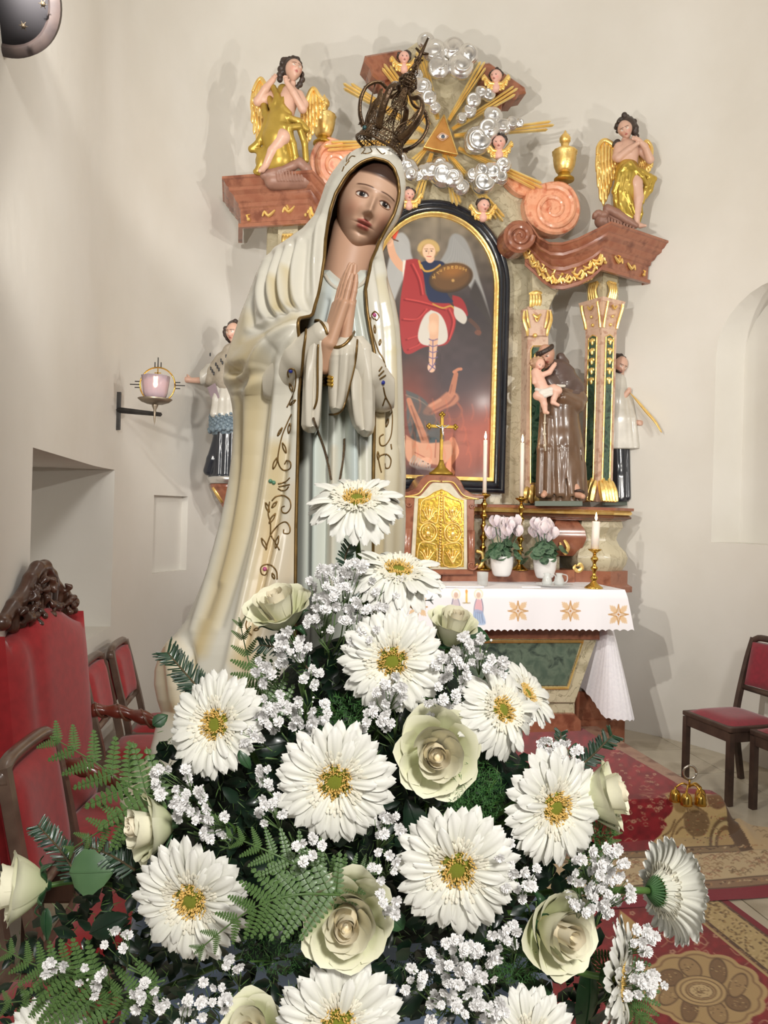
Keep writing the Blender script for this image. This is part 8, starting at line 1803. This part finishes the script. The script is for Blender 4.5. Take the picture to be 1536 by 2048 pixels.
# ---------------- baby's breath: sprigs of tiny double flowers
GYP = mat('gypsophila_white', (250, 249, 247), (244, 242, 240), .7, scale=300)
GYS = mat('gypsophila_stem', (104, 132, 78), (84, 112, 62), .6, scale=50)
def bloom(seed):
    R9 = random.Random(seed); V = []; Fc = []
    for L_, (n, r, z, wd) in enumerate(((7, 1.0, .15, .42), (6, .78, .45, .36), (4, .45, .70, .30))):
        for k in range(n):
            a = 2 * pi * k / n + L_ * .5 + R9.uniform(-.2, .2); u = np.array([cos(a), sin(a), 0]); sd = np.array([-sin(a), cos(a), 0]); z_ = z + R9.uniform(-.1, .1); rr = r * R9.uniform(.85, 1.12); i0 = len(V)
            V += [tuple(u * .05 + [0, 0, 0]), tuple(u * rr * .6 + sd * wd * .8 + [0, 0, z_ * .9]), tuple(u * rr + sd * wd * .5 + [0, 0, z_ + .08]), tuple(u * rr * .9 + [0, 0, z_ - .08]), tuple(u * rr - sd * wd * .5 + [0, 0, z_ + .08]), tuple(u * rr * .6 - sd * wd * .8 + [0, 0, z_ * .9])]
            Fc += [(i0, i0 + 1, i0 + 2, i0 + 3), (i0, i0 + 3, i0 + 4, i0 + 5)]
    return mesh('blossom', V, Fc, GYP, True)
BLM = [bloom(i) for i in range(5)]
bb = B(); bb.ball((0, 0, .3), (.42, .42, .55), 5); BUD = bb.mesh('bud', GYP)
SPR = [ # centre px, radius px, count, root px, label
 (660, 1170, 44, 26, (650, 1310), 'left top of the tall spray before the mantle'), (715, 1165, 42, 24, (665, 1310), 'top of the tall spray under the highest gerbera'), (775, 1195, 46, 22, (690, 1310), 'tall spray left of the second gerbera'), (650, 1230, 44, 20, (660, 1320), 'middle of the tall spray beside the upper rose'), (720, 1245, 42, 18, (668, 1320), 'lower right of the tall spray above the large gerbera'),
 (590, 1290, 40, 20, (600, 1420), 'below the upper left rose'), (540, 1340, 34, 16, (590, 1430), 'between the upper rose and the left gerbera'), (625, 1350, 26, 8, (610, 1430), 'few blossoms left of the large upper gerbera'), (560, 1430, 46, 24, (600, 1530), 'right of the left gerbera'), (620, 1425, 44, 24, (620, 1520), 'above the central gerbera'), (500, 1480, 26, 9, (560, 1520), 'low beside the left gerbera'),
 (785, 1385, 34, 16, (790, 1480), 'hanging over the lower petals of the large upper gerbera'), (755, 1440, 34, 12, (790, 1500), 'between the central gerbera and big rose'), (950, 1300, 40, 22, (930, 1420), 'right of the rose bud before the green panel'), (900, 1345, 40, 20, (920, 1430), 'beside the big upper gerbera on its right'), (985, 1335, 28, 12, (940, 1420), 'rightmost spray before the green altar panel'), (880, 1400, 36, 14, (900, 1460), 'above the big cream rose'),
 (345, 1565, 40, 20, (420, 1650), 'above the left cream rose'), (390, 1600, 40, 20, (440, 1680), 'between the left rose and the fern'), (420, 1650, 36, 18, (460, 1700), 'above the lower left gerbera'), (355, 1620, 22, 8, (420, 1680), 'small tuft right of the left rose'), (540, 1620, 30, 12, (580, 1700), 'left of the central gerbera'), (530, 1560, 26, 9, (580, 1640), 'tuft touching the central gerbera at its left'),
 (620, 1700, 30, 10, (660, 1760), 'below the central gerbera'), (775, 1650, 34, 15, (740, 1760), 'right below the central gerbera'), (760, 1730, 32, 13, (740, 1800), 'above the open peach rose'), (775, 1810, 28, 10, (750, 1860), 'right of the open peach rose'),
 (1130, 1515, 34, 18, (1110, 1600), 'right behind the right gerbera tip'), (1100, 1490, 26, 10, (1100, 1560), 'beside the small fir sprig on the right'), (1045, 1760, 40, 18, (1060, 1840), 'under the right gerbera in shade'), (1000, 1700, 26, 8, (1030, 1800), 'between the two right gerberas'),
 (1180, 1745, 44, 24, (1150, 1860), 'below the right gerbera before the rugs'), (1225, 1790, 42, 24, (1170, 1880), 'right of the lower rose over the rugs'), (1165, 1800, 36, 16, (1150, 1880), 'above the lower right rose'), (1230, 1715, 26, 10, (1180, 1800), 'highest spray over the rugs'), (1290, 1870, 36, 14, (1190, 1960), 'far right spray before the medallion rug'), (1300, 1950, 40, 16, (1200, 2000), 'lowest far right spray before the medallion'), (1265, 1960, 34, 12, (1190, 2010), 'behind the edge-on gerbera'),
 (900, 1905, 42, 22, (960, 2000), 'below the largest gerbera'), (955, 1930, 44, 24, (980, 2010), 'between the largest gerbera and the lower rose'), (925, 1985, 46, 26, (980, 2040), 'right of the bottom middle gerbera'), (870, 2010, 36, 14, (930, 2045), 'at the bottom beside the middle gerbera'), (1010, 1870, 30, 12, (1010, 1950), 'left of the lower right rose'), (990, 2020, 32, 14, (1000, 2048), 'above the bottom right gerbera'), (830, 1960, 30, 8, (880, 2030), 'sparse sprig in the dark gap'),
 (105, 1935, 26, 6, (200, 2000), 'sparse sprig over the lower left leaves'), (190, 1960, 34, 8, (260, 2020), 'thin sprig left of the lower left gerbera'), (240, 1880, 34, 8, (300, 1960), 'small buds beside the lower left gerbera'), (300, 1990, 40, 10, (340, 2040), 'thin sprig below the lower left gerbera'), (420, 2000, 40, 14, (440, 2048), 'at the bottom left of the middle gerbera'), (370, 2030, 34, 10, (400, 2060), 'lowest sprig at the bottom left'), (470, 1940, 26, 6, (470, 2020), 'thin sprig below the fern')]
MB_ = []
for si, (px, py, rad, n, root, lab) in enumerate(SPR):
    R8 = random.Random(900 + si); d0 = dep(px, py) - .012; c = W(px, py, d0); rt = W(root[0], root[1], dep(*root) + .06)
    T = thing('babys_breath_sprig', 'white baby\'s breath, ' + lab, 'flower', rt, 'baby\'s breath sprays in the bouquet'); b = B()
    hubs = [rt.lerp(c, .55) + Vector((R8.uniform(-.01, .01), R8.uniform(-.01, .01), R8.uniform(-.01, .01))) for _ in range(3)]
    for h in hubs: b.tube([rt, rt.lerp(h, .5) + Vector((.003, 0, 0)), h], .0008, 4)
    for k in range(n):
        a = R8.uniform(0, 2 * pi); q = sqrt(R8.random()) * rad; x = px + q * cos(a); y = py + q * sin(a); small = R8.random() < .16
        P_ = W(x, y, d0 + R8.uniform(-.018, .025)); h = min(hubs, key=lambda v: (v - P_).length); b.tube([h, h.lerp(P_, .6) + Vector((R8.uniform(-.003, .003), 0, R8.uniform(-.003, .003))), P_], [.0006, .0005, .0004], 3)
        nn = (Vector((R8.uniform(-.8, .8), -1, R8.uniform(-.5, .9)))).normalized(); r = (R8.uniform(9, 13.5) if not small else R8.uniform(4, 6.5)) * d0 / FPX
        M = Matrix.Translation(P_ - T.location) @ nn.to_track_quat('Z', 'Y').to_matrix().to_4x4() @ Matrix.Rotation(R8.uniform(0, 6), 4, 'Z') @ Matrix.Scale(r, 4)
        inst('bud' if small else 'blossom', BUD if small else R8.choice(BLM), T, M)
    b.obj('stems', GYS, T)
# ---------------- ferns
FERN = mat('fern_green', (78, 108, 54), (58, 86, 42), .45, scale=30, c3=(90, 120, 64), coat=.1)
FERND = mat('dark_fern', (30, 60, 36), (22, 46, 28), .38, scale=30, coat=.2)
def pinna(seed, lobes=9, name='pinna', m=None):
    R9 = random.Random(seed); V = [(0, 0, 0)]; Fc = []; b = B()
    b.tube([(0, 0, .004), (.5, 0, .012), (1, 0, 0)], [.012, .01, .004], 4)
    for k in range(lobes):
        t = (k + .4) / lobes; ln = .20 * (1 - t) ** .55 * (1.0 if k else .8) + .02; w_ = .60 / lobes
        for sg in (-1, 1):
            x = t + (.02 if sg > 0 else 0); i = [(x - w_ * .7, 0, .004), (x - w_ * .55, sg * ln * .5, .022), (x - w_ * .05, sg * ln * .92, .008), (x + w_ * .45, sg * ln * 1.0, -.006), (x + w_ * .75, sg * ln * .72, .004), (x + w_ * .85, sg * ln * .35, .016), (x + w_ * .6, 0, .006), (x + w_ * .1, sg * ln * .55, .026)]
            b.add(i, [(7, 0, 1), (7, 1, 2), (7, 2, 3), (7, 3, 4), (7, 4, 5), (7, 5, 6), (7, 6, 0)])
    b.add([(.93, -.03, 0), (.93, .03, 0), (1.06, 0, -.01)], [(0, 1, 2)])
    return b.mesh(name, m or FERN, True, False)
PIN = [pinna(i, 8 + i % 3) for i in range(3)]; PIND = [pinna(i, 9, m=FERND) for i in range(2)]
def frond(lab, pts, d_off, Lm, n, lib, name='fern_frond', mt_=FERN, ang=1.0, drop=.0, taper=.75, group='fern fronds in the bouquet'):
    P = [W(x, y, dep(x, y) + d_off + o) for (x, y, o) in pts]; Q = spl(P, 10); T = thing(name, lab, 'leaf', P[0], group)
    b = B(); b.tube(Q, [.0013 * (1 - .6 * i / len(Q)) for i in range(len(Q))], 6); b.obj('midrib', mt_, T)
    for k in range(n):
        t = .10 + .86 * k / (n - 1); f = t * (len(Q) - 1); i = min(int(f), len(Q) - 2); q = Q[i].lerp(Q[i + 1], f - i); d = (Q[i + 1] - Q[i]).normalized(); ln = Lm * (1 - taper * t ** 1.3) * (.8 + .2 * min(1, t * 5))
        for sg in (-1, 1):
            vw = (q - EYE).normalized(); sd = d.cross(vw).normalized() * sg; a = ang - .35 * t; dr = (d * cos(a) + sd * sin(a) + vw * (.15 + drop)).normalized(); up = (-vw - dr * (-vw).dot(dr)).normalized(); y_ = up.cross(dr)
            M = Matrix((dr, y_, up)).transposed().to_4x4(); M.translation = q - T.location
            inst('pinna', lib[(k + (sg > 0)) % len(lib)], T, M @ Matrix.Scale(ln, 4))
    a = Q[-3]; dr = (Q[-1] - Q[-3]).normalized(); vw = (a - EYE).normalized(); up = (-vw + dr * vw.dot(dr)).normalized(); M = Matrix((dr, up.cross(dr), up)).transposed().to_4x4(); M.translation = a - T.location; inst('pinna', lib[0], T, M @ Matrix.Scale(Lm * .3, 4))
frond('large fern leaf reaching left over the red chairs', [(345, 1600, .02), (270, 1580, .0), (190, 1525, .0), (110, 1478, .0)], -.01, .062, 7, PIN, taper=.55)
frond('lower fern leaf reaching left under the big one', [(340, 1640, .03), (270, 1635, .01), (205, 1660, .0), (140, 1700, .0)], .0, .045, 6, PIN)
frond('fern leaf over the lower left gerbera and the open rose', [(680, 1790, .01), (590, 1790, -.01), (500, 1820, -.02), (395, 1902, -.02)], -.015, .050, 9, PIN)
frond('fern leaf in the middle reaching up left', [(690, 1800, .02), (610, 1740, .0), (530, 1700, -.01), (455, 1670, -.01)], -.008, .040, 8, PIN)
frond('fern leaf behind the open rose, pointing right', [(640, 1790, .03), (690, 1760, .02), (740, 1730, .02)], .01, .034, 6, PIN)
frond('upright fern leaf before the mantle hem', [(560, 1450, .03), (530, 1390, .02), (500, 1330, .02), (480, 1245, .02)], .02, .046, 9, PIN)
frond('dark fern leaf before the altar cloth', [(700, 1240, .05), (760, 1215, .04), (800, 1205, .04), (865, 1200, .04)], .03, .022, 9, PIND, mt_=FERND, ang=1.3)
frond('fern leaf at the lower left corner', [(210, 1960, .02), (140, 1950, .01), (70, 1930, .0), (-10, 1890, .0)], .0, .050, 8, PIN)
frond('fern leaf at the bottom left edge', [(230, 2030, .02), (150, 2000, .01), (70, 2000, .0), (-20, 2010, .0)], .0, .052, 8, PIN)
frond('fern leaf above the bottom left gerbera', [(330, 1960, .03), (250, 1985, .01), (190, 2005, .01), (120, 2030, .01)], .01, .040, 7, PIN)
frond('fern leaf behind the lower right sprays', [(1180, 1900, .05), (1240, 1980, .03), (1285, 2040, .02)], .03, .036, 8, PIN)
frond('fern leaf hanging below the edge-on gerbera', [(1230, 1900, .06), (1270, 1990, .03), (1290, 2060, .02)], .03, .040, 8, PIN)
frond('fern leaf between the right gerbera and the rugs', [(1150, 1760, .04), (1200, 1710, .03), (1235, 1655, .03)], .03, .028, 8, PIN)
frond('dark fern leaf behind the central gerbera', [(600, 1560, .07), (540, 1520, .06), (480, 1530, .06)], .04, .034, 7, PIND, mt_=FERND)
frond('dark fern leaf under the largest gerbera', [(900, 1960, .09), (840, 1930, .07), (770, 1960, .06)], .05, .034, 7, PIND, mt_=FERND)
# ---------------- fir sprigs
FIR = mat('fir_needles', (40, 72, 44), (26, 52, 36), .42, scale=60, coat=.15); TWIG = mat('fir_twig', (92, 78, 50), (70, 58, 38), .7, scale=40)
for fi, (pts, ln, n, lab) in enumerate((([(455, 1440), (400, 1380), (335, 1305)], 46, 120, 'fir sprig over the base of the statue at the left'), ([(160, 1760), (120, 1700), (75, 1650)], 36, 90, 'fir sprig before the red chairs at the far left'), ([(270, 1740), (220, 1710), (165, 1690)], 36, 80, 'dark fir sprig below the big left fern'), ([(1120, 1560), (1175, 1520), (1225, 1470)], 34, 90, 'fir sprig pointing right over the red rug'), ([(1110, 1530), (1118, 1500), (1122, 1465)], 22, 50, 'small fir tip beside the right baby\'s breath'), ([(985, 1430), (1005, 1380), (1008, 1320)], 22, 60, 'fir tip before the green altar panel'), ([(620, 1340), (570, 1300), (520, 1290)], 30, 60, 'dark fir sprig under the upper left rose'), ([(700, 1160), (690, 1120), (700, 1090)], 26, 50, 'dark fir tip under the topmost gerbera'))):
    R8 = random.Random(1500 + fi); Q = spl([W(x, y, dep(x, y) + .02) for x, y in pts], 8); T = thing('fir_sprig', lab, 'twig', Q[0], 'fir sprigs in the bouquet')
    b = B(); b.tube(Q, [.0016 * (1 - .5 * i / len(Q)) for i in range(len(Q))], 6); b.obj('twig', TWIG, T); b = B(); k = dep(*pts[1]) / FPX
    for i in range(n * 2):
        t = R8.random() ** .9; f = t * (len(Q) - 1.001); q = Q[int(f)].lerp(Q[int(f) + 1], f % 1); d = (Q[int(f) + 1] - Q[int(f)]).normalized(); vw = (q - EYE).normalized(); sd = d.cross(vw).normalized() * (1 if i % 2 else -1)
        dr = (d * R8.uniform(.45, .8) + sd * R8.uniform(.6, 1) - vw * R8.uniform(-.5, .7)).normalized(); L_ = ln * k * R8.uniform(.75, 1.05) * (1 - .25 * t); w_ = k * 1.5; s2 = dr.cross(vw).normalized() * w_
        b.add([q - s2, q + s2, q + dr * L_ * .9 + s2 * .9, q + dr * L_, q + dr * L_ * .9 - s2 * .9, q + dr * L_ * .5 - vw * w_ * .9], [(0, 1, 5), (1, 2, 5), (2, 3, 5), (3, 4, 5), (4, 0, 5)])
    o = b.obj('needles', FIR, T, recalc=False); o['kind'] = 'stuff'
# ---------------- broad leaves
def leaf(lab, px, py, size, nimg, ang, d_off, m, aspect=.6, serr=.04, pr=None):
    c = W(px, py, dep(px, py) + d_off); k = dep(px, py) / FPX; M3 = frame(nimg, 0) @ Matrix.Rotation(ang, 3, 'Z'); n = 9; rows = []; L_ = size * k
    for j in range(n + 1):
        v = j / n; w_ = aspect * .5 * sin(pi * min(v ** .8 * .97 + .02, 1)) ** .8 * (1 + serr * (1 if j % 2 else -1))
        rows.append([c + M3 @ Vector((L_ * (v - .5), L_ * w_ * u, L_ * (-.10 * u * u + .05 * abs(u) - .12 * (v - .5) ** 2 * 2))) for u in (-1, -.55, 0, .55, 1)])
    T = thing('rose_leaf', lab, 'leaf', c, 'rose leaves in the bouquet'); b = B(); b.grid(rows); b.obj('blade', m, T)
    b = B(); b.tube([r[2] + M3 @ Vector((0, 0, .0006)) for r in rows], .0006, 4); b.obj('vein', m, T)
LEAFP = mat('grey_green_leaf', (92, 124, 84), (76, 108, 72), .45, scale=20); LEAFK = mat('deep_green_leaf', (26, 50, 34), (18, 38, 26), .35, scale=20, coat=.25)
for a in (('pale round leaf at the stem of the leftmost rose', 180, 1745, 92, (-.1, .2, .95), .1, .0, LEAFP, .95), ('glossy leaf right of the large left fern', 320, 1440, 34, (.1, .3, .9), .6, .0, LEAFR, .8), ('dark leaf left of the lower left gerbera', 215, 1850, 90, (-.2, .3, .9), .5, .02, LEAFK, .55), ('dark leaf below the big left fern', 300, 1730, 90, (0, .3, .9), 2.6, .05, LEAFK, .6), ('dark leaf above the central gerbera at its left', 545, 1490, 80, (.1, .3, .9), .2, .03, LEAFK, .6), ('small curled leaf between left gerbera and centre', 490, 1520, 44, (.2, .2, .9), -1.0, .0, LEAFR, .5), ('leaf above the open peach rose', 830, 1640, 90, (0, .1, 1), 2.0, .05, LEAFK, .6), ('leaf right of the open peach rose', 790, 1840, 50, (0, .3, .9), 2.4, .03, LEAFR, .8), ('dark leaf under the open peach rose', 560, 1880, 80, (0, .2, .9), 1.2, .05, LEAFK, .6), ('dark leaf beside the bottom middle gerbera', 820, 2000, 90, (0, .3, .9), .7, .06, LEAFK, .6), ('narrow leaf beside the lower right rose', 1180, 1990, 150, (.5, .1, .8), 1.4, .04, LEAFR, .45), ('leaf at the bottom right edge of the bouquet', 1080, 1990, 90, (.2, .3, .9), 2.2, .04, LEAFR, .5), ('small leaf under the leftmost rose', 90, 1850, 60, (-.3, .1, .9), -1.4, .0, LEAFR, .5), ('leaf tip between the fir sprigs at the right', 1148, 1500, 30, (0, .1, 1), 1.2, .0, LEAFR, .6), ('leaf under the upper right rose bud', 955, 1270, 60, (.2, .2, .9), -.3, .02, LEAFR, .6)): leaf(*a)
# ---------------- deep greenery filling the bouquet
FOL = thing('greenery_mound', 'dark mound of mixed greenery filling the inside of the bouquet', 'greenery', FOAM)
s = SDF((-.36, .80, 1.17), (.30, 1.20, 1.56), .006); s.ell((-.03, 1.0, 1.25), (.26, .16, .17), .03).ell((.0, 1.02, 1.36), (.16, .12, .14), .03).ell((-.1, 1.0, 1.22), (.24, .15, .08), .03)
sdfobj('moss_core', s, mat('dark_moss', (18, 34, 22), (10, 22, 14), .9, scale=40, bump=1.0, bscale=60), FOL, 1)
poly_ = np.array([(330, 1450), (450, 1480), (560, 1440), (620, 1330), (680, 1270), (800, 1420), (900, 1380), (1000, 1480), (1100, 1560), (1170, 1680), (1200, 1850), (1230, 2060), (20, 2060), (0, 1880), (150, 1800), (260, 1690), (300, 1560)], float)
def inside(x, y):
    c = False; n = len(poly_)
    for i in range(n):
        x1, y1 = poly_[i]; x2, y2 = poly_[i - 1]
        if (y1 > y) != (y2 > y) and x < (x2 - x1) * (y - y1) / (y2 - y1) + x1: c = not c
    return c
R8 = random.Random(77)
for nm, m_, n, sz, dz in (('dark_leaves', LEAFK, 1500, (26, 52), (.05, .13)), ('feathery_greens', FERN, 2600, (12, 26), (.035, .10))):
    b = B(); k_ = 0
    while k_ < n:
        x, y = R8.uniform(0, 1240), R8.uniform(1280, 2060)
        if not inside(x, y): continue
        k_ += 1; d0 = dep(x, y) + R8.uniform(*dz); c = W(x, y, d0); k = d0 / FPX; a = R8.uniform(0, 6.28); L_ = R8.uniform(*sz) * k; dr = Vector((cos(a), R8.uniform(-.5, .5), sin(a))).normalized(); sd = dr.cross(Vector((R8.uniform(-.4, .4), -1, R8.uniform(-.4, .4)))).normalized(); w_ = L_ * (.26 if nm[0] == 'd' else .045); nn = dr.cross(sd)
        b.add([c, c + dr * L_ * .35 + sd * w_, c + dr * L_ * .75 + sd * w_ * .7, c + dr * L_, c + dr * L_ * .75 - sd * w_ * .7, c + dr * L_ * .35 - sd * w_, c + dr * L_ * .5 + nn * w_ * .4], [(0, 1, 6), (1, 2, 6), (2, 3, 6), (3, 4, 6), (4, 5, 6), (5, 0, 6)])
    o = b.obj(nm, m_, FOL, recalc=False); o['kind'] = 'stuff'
ASP = mat('asparagus_fern', (62, 112, 48), (46, 90, 38), .6, scale=80)
for ai, (px, py, rx, ry, n) in enumerate(((950, 1590, 60, 70, 1500), (690, 1440, 60, 50, 700), (1030, 1930, 60, 40, 700), (1200, 1650, 40, 50, 500), (560, 1900, 90, 50, 500), (930, 1640, 40, 30, 260))):
    T = thing('asparagus_fern', ('fine feathery green right of the big cream rose', 'fine feathery green above the central gerbera', 'bright feathery green left of the lower right rose', 'feathery green below the right hand rose', 'dark feathery green below the fern leaf', 'feathery green under the big cream rose')[ai], 'greenery', W(px, py, dep(px, py) + .04), 'asparagus fern tufts in the bouquet'); b = B()
    for j in range(7):
        a = R8.uniform(0, 6.28); b.tube([W(px, py + ry * .4, dep(px, py) + .07), W(px + rx * .8 * cos(a), py + ry * .8 * sin(a), dep(px, py) + .02)], .0006, 4)
    b.obj('stems', GSTEM, T); b = B()
    for j in range(n):
        a = R8.uniform(0, 6.28); q = sqrt(R8.random()); x = px + rx * q * cos(a); y = py + ry * q * sin(a); d0 = dep(x, y) + R8.uniform(.01, .06); c = W(x, y, d0); k = d0 / FPX; a = R8.uniform(0, 6.28); dr = Vector((cos(a), R8.uniform(-.7, .7), sin(a))).normalized() * R8.uniform(8, 16) * k; sd = dr.cross(Vector((0, -1, 0))).normalized() * k * .7
        b.add([c - sd, c + sd, c + dr], [(0, 1, 2)])
    o = b.obj('fronds', ASP, T, recalc=False); o['kind'] = 'stuff'
